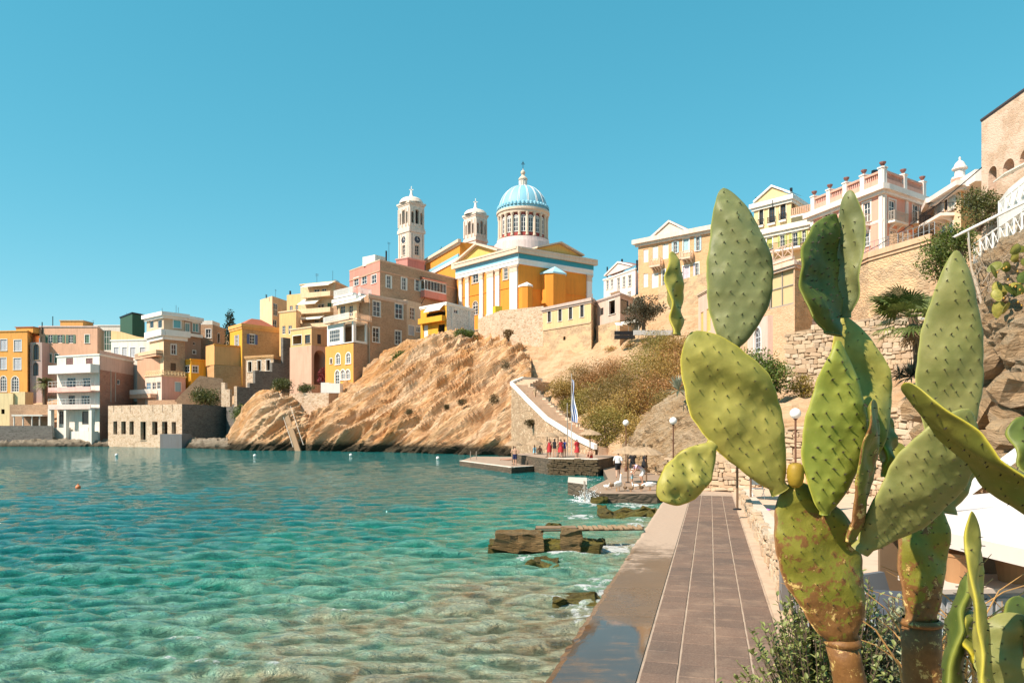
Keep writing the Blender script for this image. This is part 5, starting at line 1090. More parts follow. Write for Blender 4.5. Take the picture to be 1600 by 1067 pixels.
mb.tube([p0+UP*1.0, p1+UP*1.0], .02, 5); mb.tube([p0+UP*.5, p1+UP*.5], .02, 5); mb.build('wire_fence', paint((.4,.4,.4), .4, .1, .7), h.root)

# ---- utility cable crossing to the weathered building
a, b = P(1345, 398, 70), P(1534, 262, 50); mb = MB(); mb.tube([a.lerp(b, t/14)-UP*math.sin(math.pi*t/14)*.5 for t in range(15)], .035, 5)
o = mb.build('overhead_cable', paint((.01,.01,.01)), loc=a); tag(o, 'black overhead cable sagging from the wall to the weathered building', 'cable')

# ================================================================ stones: shared meshes, laid one by one
def stone_material():
    m, nt, b = new_mat('field_stone'); oi = nt.nodes.new('ShaderNodeObjectInfo'); v = coords(nt); n = noise_(nt, v, 5, 5, .65); at = nt.nodes.new('ShaderNodeAttribute'); at.attribute_name = 'shade'
    rnd = math_(nt, 'FRACT', math_(nt, 'ADD', oi.outputs['Random'], at.outputs['Fac']))
    r = ramp(nt, rnd, [(0, (.50,.35,.22)), (.3, (.62,.47,.32)), (.55, (.44,.29,.18)), (.75, (.66,.54,.40)), (1, (.36,.26,.18))])
    base = mixc(nt, math_(nt, 'MULTIPLY', n.outputs[0], .6), r.outputs[0], (.30,.20,.12)); nt.links.new(base, b.inputs['Base Color']); b.inputs['Roughness'].default_value = .9
    bump(nt, b, n.outputs[0], .6, .03); return m
STONE = stone_material(); MORTAR = plaster((.30,.21,.13), .6); MORTAR_L = plaster((.60,.50,.40), .4)
def stone_variant(seed):
    rng = random.Random(seed); bm = bmesh.new(); bmesh.ops.create_cube(bm, size=1)
    for v in bm.verts: v.co += Vector((rng.uniform(-.12,.12), rng.uniform(-.08,.08), rng.uniform(-.12,.12)))
    bmesh.ops.bevel(bm, geom=list(bm.edges), offset=.13, segments=1, affect='EDGES', profile=.6)
    for v in bm.verts: v.co += Vector((rng.uniform(-.03,.03), rng.uniform(-.05,.03), rng.uniform(-.03,.03)))
    me = bpy.data.meshes.new('stone'); bm.to_mesh(me); bm.free(); me.materials.append(STONE)
    a = me.attributes.new('shade', 'FLOAT', 'POINT'); return me
STONE_D = rock_mat((.13,.08,.035), (.22,.145,.07), (.32,.23,.12), (.04,.025,.012), scale=2.5, name='weedy_stone', tilt=(0,0,0))
STV = [stone_variant(i) for i in range(9)]
STVD = [m_.copy() for m_ in STV]
for m_ in STVD: m_.materials[0] = STONE_D
def dry_stone(name, label, A, B, zb0, zt0, zb1, zt1, sh=.22, sw=.34, thick=.4, seed=1, limit=300, core=MORTAR, pick=None, cat='wall', ret=False, dproud=.05, stv=None):
    stv = stv or STV
    """courses of single stones in front of a mortar core; A->B seen left to right"""
    rng = random.Random(seed); A, B = Vector((*A, 0)), Vector((*B, 0)); L = (B-A).length; U = (B-A)/L; n = Vector((U.y, -U.x, 0)); rz = math.atan2(U.y, U.x)
    t = thing(name, label, cat, (A+B)/2+UP*min(zb0, zb1)) if not ret else ret
    core_mb = MB(); q = [A+UP*zb0, B+UP*zb1, B+UP*(zt1-.02), A+UP*(zt0-.02)]; core_mb.prism([p-n*.02 for p in q], -n*thick); core_mb.build('core', core, t)
    lo = []; z = 0; hmax = max(zt0-zb0, zt1-zb1); row = 0
    while z < hmax-.03:
        hgt = sh*rng.choice((.55,.8,1.0,1.3))*rng.uniform(.9,1.1); u = rng.uniform(-sw, 0)
        while u < L:
            w = sw*rng.choice((.45,.7,.9,1.1,1.4,1.8))*rng.uniform(.85,1.15); c = u+w/2; f = min(1, max(0, c/L)); zb, zt = zb0+(zb1-zb0)*f, zt0+(zt1-zt0)*f
            if 0 < c < L and zb+z+hgt*.5 < zt:
                lo.append((A+U*c+UP*(zb+z+hgt/2+rng.uniform(-.2,.2)*sh)+n*rng.uniform(-.03, dproud), w*.97, hgt*rng.uniform(.8,1.12), rng.uniform(.14,.26), rz+rng.uniform(-.12,.12), rng.uniform(-.14,.14), rng.randrange(9)))
            u += w
        z += hgt
    if pick: lo.sort(key=lambda s: (not pick(s[0]), -s[1]))
    else: rng.shuffle(lo)
    tl = org(t)
    for p, w, hg, dp, a, tilt, k in lo[:limit]:
        o = bpy.data.objects.new('stone', stv[k]); link(o, t); o.location = p-tl; o.scale = (w, dp, hg); o.rotation_euler = (0, tilt, a)
    if len(lo) > limit:
        mb = MB(); mb.sh = []
        for p, w, hg, dp, a, tilt, k in lo[limit:]:
            me = stv[k]; M = Matrix.Translation(p) @ Matrix.Rotation(a, 4, 'Z') @ Matrix.Rotation(tilt, 4, 'Y') @ Matrix.Diagonal((w, dp, hg, 1)); s_ = rng.random()
            mb.faces([M @ v.co for v in me.vertices], [tuple(f.vertices) for f in me.polygons]); mb.sh += [s_]*len(me.vertices)
        mb.build('stonework', STONE, t, kind='stuff')
    return t

# ================================================================ the waterside walkway
WD = Vector((.26, .966, 0)).normalized(); WN = Vector((WD.y, -WD.x, 0)); W0 = Vector((.38, 9.7, 0))      # along, to the right, a point on the sea edge
def W(s, o, z=0): return W0 + WD*s + WN*o + UP*z
def wet_concrete():
    m, nt, b = new_mat('wet_concrete'); v = coords(nt); n1 = noise_(nt, coords(nt, scale=(1, .55, 1), rot=(0,0,R(15))), .55, 5, .6); n2 = noise_(nt, v, 9, 6, .7); n3 = noise_(nt, coords(nt, scale=(.6,2.4,1)), 1.8, 8, .72)
    geo = nt.nodes.new('ShaderNodeNewGeometry'); sx = nt.nodes.new('ShaderNodeSeparateXYZ'); nt.links.new(geo.outputs['Position'], sx.inputs[0])
    k = nt.nodes.new('ShaderNodeMapRange'); nt.links.new(sx.outputs[1], k.inputs[0]); k.inputs[1].default_value = 27; k.inputs[2].default_value = 12; k.inputs[3].default_value = -.45; k.inputs[4].default_value = .5
    w = math_(nt, 'ADD', math_(nt, 'ADD', k.outputs[0], n1.outputs[0]), math_(nt, 'MULTIPLY', math_(nt, 'SUBTRACT', n3.outputs[0], .5), .5))
    wet = ramp(nt, math_(nt, 'ADD', w, math_(nt, 'MULTIPLY', math_(nt, 'SUBTRACT', n2.outputs[0], .5), .35)), [(.40, (0,0,0)), (.60, (1,1,1))]).outputs[0]; pud = ramp(nt, w, [(.80, (0,0,0)), (1.0, (1,1,1))]).outputs[0]
    dry = mixc(nt, n2.outputs[0], (.50,.36,.26), (.36,.25,.18)); wetc = mixc(nt, n3.outputs[0], (.22,.12,.055), (.10,.065,.042))
    base = mixc(nt, wet, dry, wetc); base = mixc(nt, math_(nt, 'MULTIPLY', pud, .6), base, (.03,.026,.024)); nt.links.new(base, b.inputs['Base Color'])
    r = math_(nt, 'SUBTRACT', .85, math_(nt, 'MULTIPLY', wet, .55)); r = math_(nt, 'SUBTRACT', r, math_(nt, 'MULTIPLY', pud, .27)); nt.links.new(r, b.inputs['Roughness'])
    bm_ = bump(nt, b, n2.outputs[0], .4, .012); nt.links.new(math_(nt, 'SUBTRACT', .45, math_(nt, 'MULTIPLY', pud, .42)), bm_.inputs['Strength'])
    return m
WETC = wet_concrete()
def slab_mat():
    m, nt, b = new_mat('paving_slab'); oi = nt.nodes.new('ShaderNodeObjectInfo'); v = coords(nt, 'Object'); geo = nt.nodes.new('ShaderNodeNewGeometry')
    n1 = noise_(nt, geo.outputs['Position'], .5, 5, .6); n2 = noise_(nt, geo.outputs['Position'], 32, 4, .7); n3 = noise_(nt, geo.outputs['Position'], 4, 5, .7)
    c = mixc(nt, oi.outputs['Random'], (.17,.092,.058), (.10,.054,.035)); c = mixc(nt, ramp(nt, n2.outputs[0], [(.42,(0,0,0)), (.72,(1,1,1))]).outputs[0], c, (.27,.18,.13))
    c = mixc(nt, math_(nt, 'MULTIPLY', ramp(nt, n1.outputs[0], [(.4,(0,0,0)), (.65,(1,1,1))]).outputs[0], .6), c, (.075,.05,.038)); n4 = noise_(nt, geo.outputs['Position'], 1.3, 6, .7); c = mixc(nt, math_(nt, 'MULTIPLY', ramp(nt, n4.outputs[0], [(.5,(0,0,0)), (.66,(1,1,1))]).outputs[0], .6), c, (.30,.195,.13)); c = mixc(nt, math_(nt, 'MULTIPLY', ramp(nt, noise_(nt, geo.outputs['Position'], 11, 6, .75).outputs[0], [(.58,(0,0,0)), (.7,(1,1,1))]).outputs[0], .55), c, (.38,.28,.20)); c = mixc(nt, math_(nt, 'MULTIPLY', n3.outputs[0], .35), c, (.21,.14,.10))
    nt.links.new(c, b.inputs['Base Color']); nt.links.new(ramp(nt, n1.outputs[0], [(.4,(.85,)*3), (.66,(.58,)*3)]).outputs[0], b.inputs['Roughness']); bump(nt, b, n2.outputs[0], .6, .012); return m
SLAB = slab_mat(); JOINT = plaster((.42,.31,.23), .8); DRYC = plaster((.52,.38,.27), .6)
wk = MB(); S0, S1 = -10.5, 33.5; ne = 700; no = 12; gv = []
def chip(s): return .05*noise.noise(Vector((s*.9, 3.1, 0)))+.035*noise.noise(Vector((s*4.3, 7, 0)))+max(0, noise.noise(Vector((s*1.7, 11, 0)))-.38)*.5
for i in range(ne+1):
    s_ = S0+(S1-S0)*i/ne; e_ = max(0, chip(s_)+.03)
    for j in range(no+1):
        f_ = j/no; o_ = e_+(1.2-e_)*f_; z_ = .012*noise.noise(Vector((s_*.8, o_*1.5, 2)))*(1-f_**4)-(.03 if j == 0 else 0)
        gv.append(W(s_, o_, z_))
    gv.append(W(s_, max(0, e_-.02), -2.5))
wk.faces(gv, [(i*(no+2)+j, i*(no+2)+j+1, (i+1)*(no+2)+j+1, (i+1)*(no+2)+j) for i in range(ne) for j in range(no)]+[(i*(no+2), (i+1)*(no+2), (i+1)*(no+2)+no+1, i*(no+2)+no+1) for i in range(ne)])
o = wk.build('walkway_edge', WETC, kind='structure')
mb = MB(); mb.box(W(S0, 1.202, -2.5), WD*(S1-S0), WN*2.05, UP*2.485); walk = mb.build('walkway', JOINT, kind='structure')
mb = MB(); mb.box(W(S0, 3.254, -2.5), WD*(S1-S0+2), WN*.35, UP*2.52); o = mb.build('walkway_kerb', DRYC, kind='structure')
sm = MB(); bw_ = .245
sm.faces([Vector((x*.97, y*.97, z)) for z in (0, ) for x, y in ((-bw_,-bw_), (bw_,-bw_), (bw_,bw_), (-bw_,bw_))]+[Vector((x*.93, y*.93, .012)) for x, y in ((-bw_,-bw_), (bw_,-bw_), (bw_,bw_), (-bw_,bw_))], [(4,5,6,7), (0,1,5,4), (1,2,6,5), (2,3,7,6), (3,0,4,7)])
rng = random.Random(5); s_first = None; rz = math.atan2(WD.y, WD.x)
for i in range(58):
    for j in range(4):
        p = W(-2.2+i*.54, 1.2+.03+.5*(j+.5), -.0145+rng.uniform(-.0015,.0025))
        if s_first is None: s_first = sm.build('paving_slab', SLAB, walk, local=True); o = s_first
        else: o = s_first.copy(); COL.objects.link(o)
        o.location = p; o.rotation_euler = (rng.uniform(-.008,.008), rng.uniform(-.008,.008), rz+rng.uniform(-.014,.014)); o.scale = (1.125, 1, 1)
# terrace right of the walkway
TERR = plaster((.60,.43,.31), .55)
mb = MB(); mb.prism([W(-5.5, 3.62, -1), W(34, 3.62, -1), (20, 42, -1), (26, 8, -1), (20, 4, -1)], UP*1.32); terr = mb.build('terrace', TERR, kind='structure')
tw = dry_stone('terrace_wall', 'low mortared stone wall edging the terrace along the paved walkway', W(29, 3.61).xy, W(4.2, 3.61).xy, 0, .36, 0, .86, .17, .26, .42, 11, 300, MORTAR_L, ret=False)
# A->B must run left to right for its outer side: this wall faces the walkway
dry_stone('wall_end', '', W(4.2, 3.61).xy, W(3.9, 5.6).xy, 0, .86, .1, .9, .17, .24, .35, 12, 120, MORTAR_L, ret=tw)
mb = MB(); mb.box(W(4.2, 3.62, .80), WD*25, WN*.36, UP*.05); 
# near ground: the raised planted bank the cactus grows from
bank = [[Vector((x, y, z)) for x, y, z in r] for r in (
    [(-.4,-1,1.55), (-.4,1,1.5), (-.3,3,1.45), (.6,4.6,1.3), (1.6,5.4,1.15)],
    [(.6,-1,1.75), (.5,1,1.8), (.7,2.5,1.75), (1.6,4.3,1.5), (2.4,5.6,1.25)],
    [(2.2,-1,1.8), (2.0,1,1.85), (2.2,3,1.8), (2.9,4.6,1.5), (3.4,6.0,1.0)],
    [(5,-1,1.8), (4.5,1,1.8), (4.4,3,1.7), (4.6,4.8,1.3), (4.6,6.4,.5)],
    [(8,-1,1.0), (8,1,1.0), (7.6,3,.9), (7,5,.5), (6.4,6.8,.2)])]
loft('planted_bank', bank, SOIL, 40, 40, .06, 1.2, 2)
mb = MB(); mb.prism([(-.4,-1,-1), (8,-1,-1), (6.4,6.8,-1), (1.6,5.4,-1), (-.3,3,-1)], UP*1.4); mb.build('bank_base', ST_BROWN, kind='structure')

# ================================================================ stone walls behind the walkway
visible = lambda p: (1050 < 800+F*p.x/p.y < 1112) or (1195 < 800+F*p.x/p.y < 1270) or (1380 < 800+F*p.x/p.y < 1460)
dry_stone('lower_terrace_wall', 'rough dry stone terrace wall closing the far end of the walkway', (XP(1042,42), 42), (XP(1300,35.5), 35.5), -.1, 1.6, .2, 3.9, .20, .36, .6, 21, 300, MORTAR, visible)
dry_stone('bar_back_wall', 'tall dry stone wall behind the beach bar', (XP(1300,35.3), 35.3), (XP(1475,29), 29), .2, 4.2, .2, 4.3, .20, .36, .6, 23, 300, MORTAR, visible)
dry_stone('upper_terrace_wall', 'dry stone terrace wall on the slope behind the dark cactus pad', (XP(1230,52), 52), (XP(1460,46), 46), ZP(625,52), ZP(520,52), ZP(620,46), ZP(478,46), .26, .42, .7, 22, 300, MORTAR, lambda p: 1200 < 800+F*p.x/p.y < 1265 or 1335 < 800+F*p.x/p.y < 1460)
# rock outcrop above the quay
ox = [972, 1000, 1030, 1060, 1090, 1120, 1160]
loft('rock_outcrop', [
    [Vector((XP(x, Y), Y, -.6)) for x, Y in zip(ox, [64,58,53.5,50,47,45,44])],
    line(ox, [718,724,730,735,742,746,748], [64.5,58.5,54,50.5,47.5,45.5,44.5]),
    line(ox, [703,686,672,664,662,664,668], [66,61,56.5,53,50.5,48.5,47.5]),
    line(ox, [694,664,642,630,625,625,628], [68,64,60,56.5,54,52,51]),
    line(ox, [690,655,628,612,602,600,604], [72,69,66,63,60,58,56])], CLIFF2, 80, 60, .35, .45, 5, ((.5,.3,-.2), (-.1,.6,.3), (.5,.2,1.6)), ridges=.8, fine=.10)
# right hand rock face
fx = [1452, 1475, 1502, 1535, 1570, 1620, 1680, 1740]
loft('rock_face', [
    [Vector((XP(x, Y), Y, .0)) for x, Y in zip(fx, [25,24,22.5,21,19.5,18,17,16])],
    line(fx, [690,690,690,690,690,690,690,690], [25.5,24.3,23,21.5,20,18.5,17.4,16.4]),
    line(fx, [640,630,612,605,602,600,600,600], [26.5,25.2,24,22.4,20.8,19,18,17]),
    line(fx, [600,572,545,530,520,520,520,520], [27.5,26.2,25,23.3,21.6,19.8,18.6,17.5]),
    line(fx, [580,530,490,462,440,430,430,430], [29,27.8,26.6,24.8,22.8,20.6,19.2,18]),
    line(fx, [570,510,465,428,396,372,368,368], [33,31,29,27,25,22.5,21,20]),
    line(fx, [560,500,450,415,385,365,362,362], [40,38,36,34,32,30,28,27])], CLIFF2, 90, 90, .42, .5, 8, ((.5,.3,-.2), (-.1,.6,.3), (.3,.2,1.5)), ridges=.9, fine=.10)
rng = random.Random(31)
rk = MB()
def rock_variant(seed):
    r_ = random.Random(seed); bm = bmesh.new(); bmesh.ops.create_icosphere(bm, subdivisions=2, radius=.5)
    so = Vector((seed*3.1, seed, 0))
    for v in bm.verts:
        d = v.co.normalized(); v.co = v.co*(1+.55*noise.noise(d*1.6+so)+.25*noise.noise(d*4+so)); v.co.z = max(-.33, min(.36, v.co.z))
    me = bpy.data.meshes.new('rock'); bm.to_mesh(me); bm.free(); me.materials.append(CLIFF2); return me
RKV = [rock_variant(i) for i in range(6)]
boul = [(1545,640,21.2,46,60), (1590,610,19.4,60,50), (1558,570,21.8,50,36), (1595,545,20.0,46,52), (1540,690,20.9,70,34), (1600,680,18.6,80,40), (1575,730,18.2,76,42), (1510,720,21.5,60,36), (1545,520,23.0,44,30), (1590,500,21.5,42,36), (1565,470,22.6,36,30), (1500,760,20.5,60,40), (1440,640,25.5,40,36), (1450,680,24.8,36,34), (1600,760,17.2,70,40), (1580,650,19.6,40,34)]
BL = ['left of centre', 'at the right edge, middle height', 'left, just above the middle', 'at the right edge, above the middle', 'low on the left', 'low at the right edge', 'behind the white handrail', 'at the lower left foot', 'upper left', 'upper right edge', 'highest, under the wild prickly pear', 'lowest left, behind the bar', 'far left, beside the tall cactus pad', 'far left, lower beside the tall pad', 'lowest right, behind the parasol', 'in the exact middle']
for k, (x, y, Y, w, hh) in enumerate(boul):
    o = bpy.data.objects.new('boulder', RKV[k % 6]); link(o); o.location = P(x, y, Y)+Vector((0,.1,0)); s_ = Y/F; o.scale = (w*s_*1.25, w*s_*1.1, hh*s_*1.5); o.rotation_euler = (rng.uniform(-.25,.25), rng.uniform(-.25,.35), rng.uniform(0,6.28))
    tag(o, 'brown jutting boulder ' + BL[k] + ' of the right hand rock face', 'boulder', 'boulders of the right rock face')

# ================================================================ stair path with white parapet
pl = [P(846,596,112), P(817,594,107), P(799,602,102), P(821,625,95), P(853,657,86), P(898,686,77.5), P(930,702,71)]
sp = thing('stair_path', 'stepped path with a white parapet climbing the hillside from the bathing pier', 'stairs', pl[-1])
NWP = stone([(.50,.33,.20), (.66,.50,.34), (.34,.21,.12), (.58,.40,.26)], (.36,.24,.14), 1.5, 1.5, mw=.10)
mb = MB()
for a, b in zip(pl[1:-1], pl[2:]): mb.poly([Vector((a.x, a.y, -1.5)), Vector((b.x, b.y, -1.5)), b, a])
a0 = pl[1]; mb.poly([Vector((a0.x+6, a0.y+8, -1.5)), Vector((a0.x, a0.y, -1.5)), a0, Vector((a0.x+6, a0.y+8, a0.z))]); mb.build('retaining_wall', NWP, sp)
mb = MB()
for a, b in zip(pl[:-1], pl[1:]):
    d = (b-a); hd = Vector((d.x, d.y, 0)).normalized(); nn = Vector((-hd.y, hd.x, 0))*.42
    mb.prism([a-nn*.4, a+nn*.4, b+nn*.4+hd*.1, b-nn*.4+hd*.1], UP*.5)
mb.build('parapet', plaster((.80,.76,.70), .25), sp)
pts = []
for a, b in zip(pl[1:-1], pl[2:]):
    m = max(2, int((b-a).length/1.1)); pts += [a.lerp(b, k/m) for k in range(m)]
for k, p in enumerate(pts):
    q = pts[min(k+1, len(pts)-1)]; d = Vector((q.x-p.x, q.y-p.y, 0)); d = d.normalized() if d.length > .01 else Vector((.3,-.9,0)); side = Vector((-d.y, d.x, 0)); 
    if side.x < 0: side = -side
    mb = MB(); mb.box(p+side*.2-UP*.7-d*.1, side*2.5, d*1.35, UP*.72); mb.build('step', plaster((.62,.44,.31), .5), sp)
mb = MB()
for k, p in enumerate(pts[2:]):
    d = Vector((.5,-.85,0)); side = Vector((.85,.5,0)); mb.cbox(p+side*2.75+UP*(.15+.1*math.sin(k*2.3)), .5, .9, .7, .5)
mb.build('edge_stones', plaster((.56,.44,.33), .6), sp)

# ================================================================ pier, quay, blocks in the water
PIERT = plaster((.38,.265,.19), .6); WALG = stone([(.10,.075,.05), (.15,.11,.07), (.07,.055,.035)], (.08,.06,.04), 1.6, 2.2)
def deck(name, px, z, mat, side, depth=1.6):
    t = [Vector((XP(x, (H-z)*F/(y-HY)), (H-z)*F/(y-HY), z)) for x, y in px]
    mb = MB(); mb.poly(t); n = len(t); mb.mi = 1
    for i in range(n): a, b = t[i], t[(i+1) % n]; mb.poly([a, b, b-UP*(depth+z), a-UP*(depth+z)])
    o = mb.build(name, [mat, side], kind='structure'); return t, o
pt_, o = deck('bathing_pier', [(718,720), (799,730.5), (857,727), (870,716), (800,713.5), (740,713)], 0, PIERT, WALG)
mb = MB()
for a, b in zip(pt_[:2], pt_[1:3]): d = (b-a).normalized(); n_ = Vector((-d.y, d.x, 0)); mb.box(a+UP*.003, b-a, n_*.35, UP*.05)
mb.build('pier_edge', plaster((.74,.66,.56)), kind='structure')
tr, o = deck('upper_pier', [(857,716.5), (934,718), (962,713), (975,706), (860,706), (800,709)], .85, PIERT, WALG, 1.6)
dry_stone('pier_wall', 'dark weedy stone wall supporting the raised part of the bathing pier', (tr[0].x, tr[0].y-.02), (tr[1].x, tr[1].y-.02), -.6, .82, -.6, .82, .22, .5, .3, 33, 160, WALG, stv=STVD)
mb = MB(); mb.box(tr[0]+UP*.004, tr[1]-tr[0], Vector((0,.5,0)), UP*.08); o = mb.build('upper_pier_edge', plaster((.74,.66,.56)), kind='structure')
q1, o = deck('quay', [(950,748), (917,764), (937,771), (1027,771), (1062,766), (1075,740), (1060,715), (935,719)], .0, plaster((.33,.225,.155), .6), WALG)
qb = MB(); A = P(887, 765, 0.001+F*3.85/97)
def blockpx(name, label, cat, px, z, mat, side):
    t, o = deck(name, px, z, mat, side); del o['kind']; tag(o, label, cat); return o
blockpx('concrete_block', 'pale concrete block at the seaward corner of the quay', 'block', [(887,753), (917,757), (917,746), (888,745)], .25, plaster((.60,.52,.44), .5), WALG)
# ruined landing block with planks
WEED = rock_mat((.11,.07,.016), (.20,.14,.025), (.30,.26,.035), (.05,.033,.014), scale=2.2, name='weedy_rock', tilt=(0,0,0))
def px0(x, y, z): Y = (H-z)*F/(y-HY); return Vector((XP(x, Y), Y, z))
lb = thing('landing_block', 'broken weed covered concrete landing standing in the water beside the walkway', 'landing', px0(845, 850, WATER_Z))
def rough_box(mb, c, sx, sy, sz, seed, n=7, amp=.12):
    rr = random.Random(seed); bm = bmesh.new(); bmesh.ops.create_cube(bm, size=1); bmesh.ops.subdivide_edges(bm, edges=list(bm.edges), cuts=n, use_grid_fill=True)
    so = Vector((seed*2.3, seed, seed*.7)); pts_ = []
    bm.verts.ensure_lookup_table()
    for v in bm.verts:
        p = Vector((v.co.x*sx, v.co.y*sy, v.co.z*sz)); p += Vector((noise.noise(p*1.7+so), noise.noise(p*1.7+so+Vector((7,0,0))), noise.noise(p*1.7+so+Vector((0,9,0)))*.6))*amp*1.6+Vector((noise.noise(p*5+so), noise.noise(p*5+so*2), noise.noise(p*5+so*3)))*amp*.6
        pts_.append(p+Vector(c))
    mb.faces(pts_, [tuple(v.index for v in f.verts) for f in bm.faces]); bm.free()
TOPC = rock_mat((.22,.12,.035), (.34,.20,.07), (.40,.26,.11), (.08,.045,.018), scale=2.0, name='stained_concrete', tilt=(0,0,0))
mb = MB(); rough_box(mb, px0(812, 845, -.1)+Vector((0,.4,-.05)), 1.6, 1.0, .5, 3); mb.build('pier_stub', TOPC, lb)
mb = MB(); rough_box(mb, px0(893, 845, -.1)+Vector((0,.4,-.05)), .55, .9, .62, 4, 5); mb.build('pier_stub', TOPC, lb)
mb = MB(); rough_box(mb, px0(850, 855, -.4)+Vector((0,.2,-.1)), 3.5, 1.5, .5, 5, 10); mb.build('weedy_base', WEED, lb)
pk = thing('plank_bridge', 'broken wooden plank gangway from the landing block to the walkway', 'gangway', px0(940, 832, .1)); a, b = px0(832, 829, .08), px0(1006, 827, .08)
mb = MB(); mb.tube([a, b], .03, 6); mb.tube([a+Vector((.1,.5,0)), b+Vector((.1,.5,0))], .03, 6); mb.build('beam', DARKWOOD, pk)
for k in range(13):
    p = a.lerp(b, .42+.045*k); mb = MB(); mb.cbox(p+Vector((.05,.25,.05+.015*math.sin(k*2.1))), .12, .8, .04, .2*math.sin(k*3.1)); mb.build('plank', paint((.42,.27,.15), .8, .5), pk)
mb = MB(); mb.cbox(a.lerp(b,.2)+Vector((.05,.25,.07)), 1.3, .5, .04, .02); mb.build('plank', paint((.30,.19,.11), .8, .5), pk)
rng = random.Random(77)
for k, (x, y, w, hh, lab) in enumerate(((985,806,2.6,.34,'mossy rock shelf against the walkway below the quay'), (936,786,.8,.5,'small mossy rock by the quay corner'), (925,852,.7,.22,'small dark rock right of the ruined landing block'), (905,940,.9,.2,'brown rock awash beside the walkway near the foreground'), (863,824,.7,.34,'tuft of weed covered rock behind the ruined landing block'), (850,880,1.0,.1,'submerged brown rock in front of the ruined landing block'))):
    mb = MB(); c = px0(x, y, WATER_Z); rough_box(mb, c, w, w*.7, hh*1.05, 40+k, 8, .22*w**.5); o = mb.build('mossy_rock', WEED, loc=c); tag(o, lab, 'rock')

# ================================================================ vegetation
def frond(mb, base, d, L, droop, rng, nl=16, lw=.05, ll=.5):
    """feather palm frond: arching rib with leaflets both sides"""
    d = d.normalized(); side = d.cross(UP).normalized(); pts = []
    for k in range(9): t = k/8; pts.append(base+d*L*t*(1-.15*t)+UP*(-droop*L*t*t))
    n0 = len(mb.v); mb.tube(pts, [.03*L**.3*(1-.8*k/8)+.004 for k in range(9)], 4, False); mb.sh += [.45]*(len(mb.v)-n0)
    for k in range(nl):
        t = .15+.83*k/nl; f = t*8; i = min(7, int(f)); p = pts[i].lerp(pts[i+1], f-i); tg = (pts[i+1]-pts[i]).normalized(); l = ll*math.sin(math.pi*(.12+.8*t))
        for sg in (-1, 1):
            e = p+(side*sg*.8+tg*.55-UP*.25).normalized()*l; w = tg*lw; s = rng.uniform(.2,.9)
            mb.faces([p, p+(e-p)*.4+w, e, p+(e-p)*.4-w], [(0,1,2,3)]); mb.sh += [s]*4
def fan_leaf(mb, base, d, stalk, R_, rng, n=22):
    d = d.normalized(); e = base+d*stalk-UP*stalk*.12; side = d.cross(UP); side = side.normalized() if side.length > .05 else Vector((1,0,0)); upv = side.cross(d).normalized()
    n0 = len(mb.v); mb.tube([base, e], [.02,.012], 4, False); mb.sh += [.4]*(len(mb.v)-n0); s0 = rng.uniform(.25,.8)
    tilt = rng.uniform(-.4,.4); sd2 = (side*math.cos(tilt)+upv*math.sin(tilt))
    for k in range(n):
        a = -2.1+4.2*k/(n-1); r = R_*(.72+.28*math.cos(a*.6))*rng.uniform(.9,1.05); v = (d*math.cos(a)+sd2*math.sin(a)); t = e+v*r-UP*r*.18*rng.uniform(.5,1.6); w = (-d*math.sin(a)+sd2*math.cos(a))*R_*.045; m = e+v*r*.55+upv*.03
        mb.faces([e, m+w, t, m-w], [(0,1,2,3)]); mb.sh += [min(1, max(0, s0+rng.uniform(-.2,.2)))]*4
PALM = leaf_mat((.04,.055,.014), (.20,.21,.07), c3=(.34,.28,.12)); FANP = leaf_mat((.02,.042,.010), (.14,.18,.035), c3=(.30,.31,.08)); DEADP = leaf_mat((.20,.12,.05), (.45,.29,.13))
PTRUNK = paint((.20,.13,.08), .95, .6)
rng = random.Random(2)
b = P(70, 632, 173); t = thing('date_palm', 'feathery date palm growing beside the white balcony house', 'palm tree', b-UP*1.5); mb = MB(); mb.sh = []; top = P(70, 597, 173)
for k in range(46): a = rng.uniform(0, 6.28); el = rng.uniform(-.5, 1.25); frond(mb, top, Vector((math.cos(a), math.sin(a), math.sin(el)*1.3)), rng.uniform(2.4,3.3), rng.uniform(.25,.6), rng, 14, .07, .8)
mb.build('crown', PALM, t); mb = MB(); mb.tube([b-UP*1.5, b.lerp(top,.5), top], [.5,.42,.5], 10); mb.build('trunk', PTRUNK, t)
b = P(359, 548, 186); t = thing('cypress', 'slim dark cypress beside the orange house', 'tree', b); mb = MB(); mb.sh = []
cl = [(b+UP*(1+k*.72)+Vector((rng.uniform(-.3,.3),rng.uniform(-.3,.3),0)), 1.15*math.sin(math.pi*min(.95,(k+2)/16))**.7+.15) for k in range(13)]; leaf_cloud(mb, cl, 1500, .5, rng, 1.0); mb.build('crown', leaf_mat((.01,.022,.01), (.05,.075,.03)), t)
mb = MB(); mb.tube([b-UP, b+UP*8], [.2,.05], 6); mb.build('trunk', BARK, t)
bush('shore_tree', 'broad dusty tree above the pale shore stone building', 'tree', P(320, 636, 160), 4.3, 3, 4.2, SHRUB, 3200, .42, 11)
bush('fig_bush', 'dark green bush hanging over the grey sea wall by the orange rock', 'bush', P(384, 668, 150.5), 3.2, 2.5, 5.4, GREENBUSH, 3000, .4, 12)
bush('garden_tree', 'dark bushy tree on the garden wall of the rock shoulder', 'tree', P(443, 613, 141), 2.5, 2, 3.2, SHRUB, 2200, .32, 13)
bush('clipped_shrub', 'rounded dark shrub beside the small white kiosk', 'bush', P(477, 614, 140), 1.9, 1.5, 1.9, SHRUB, 1500, .28, 14)
bush('bougainvillea', 'red flowering vine in front of the dark arch', 'bush', P(508, 602, 154), 1.9, 1.4, 4.2, leaf_mat((.10,.01,.012), (.30,.03,.04), c3=(.06,.07,.02)), 1700, .35, 15)
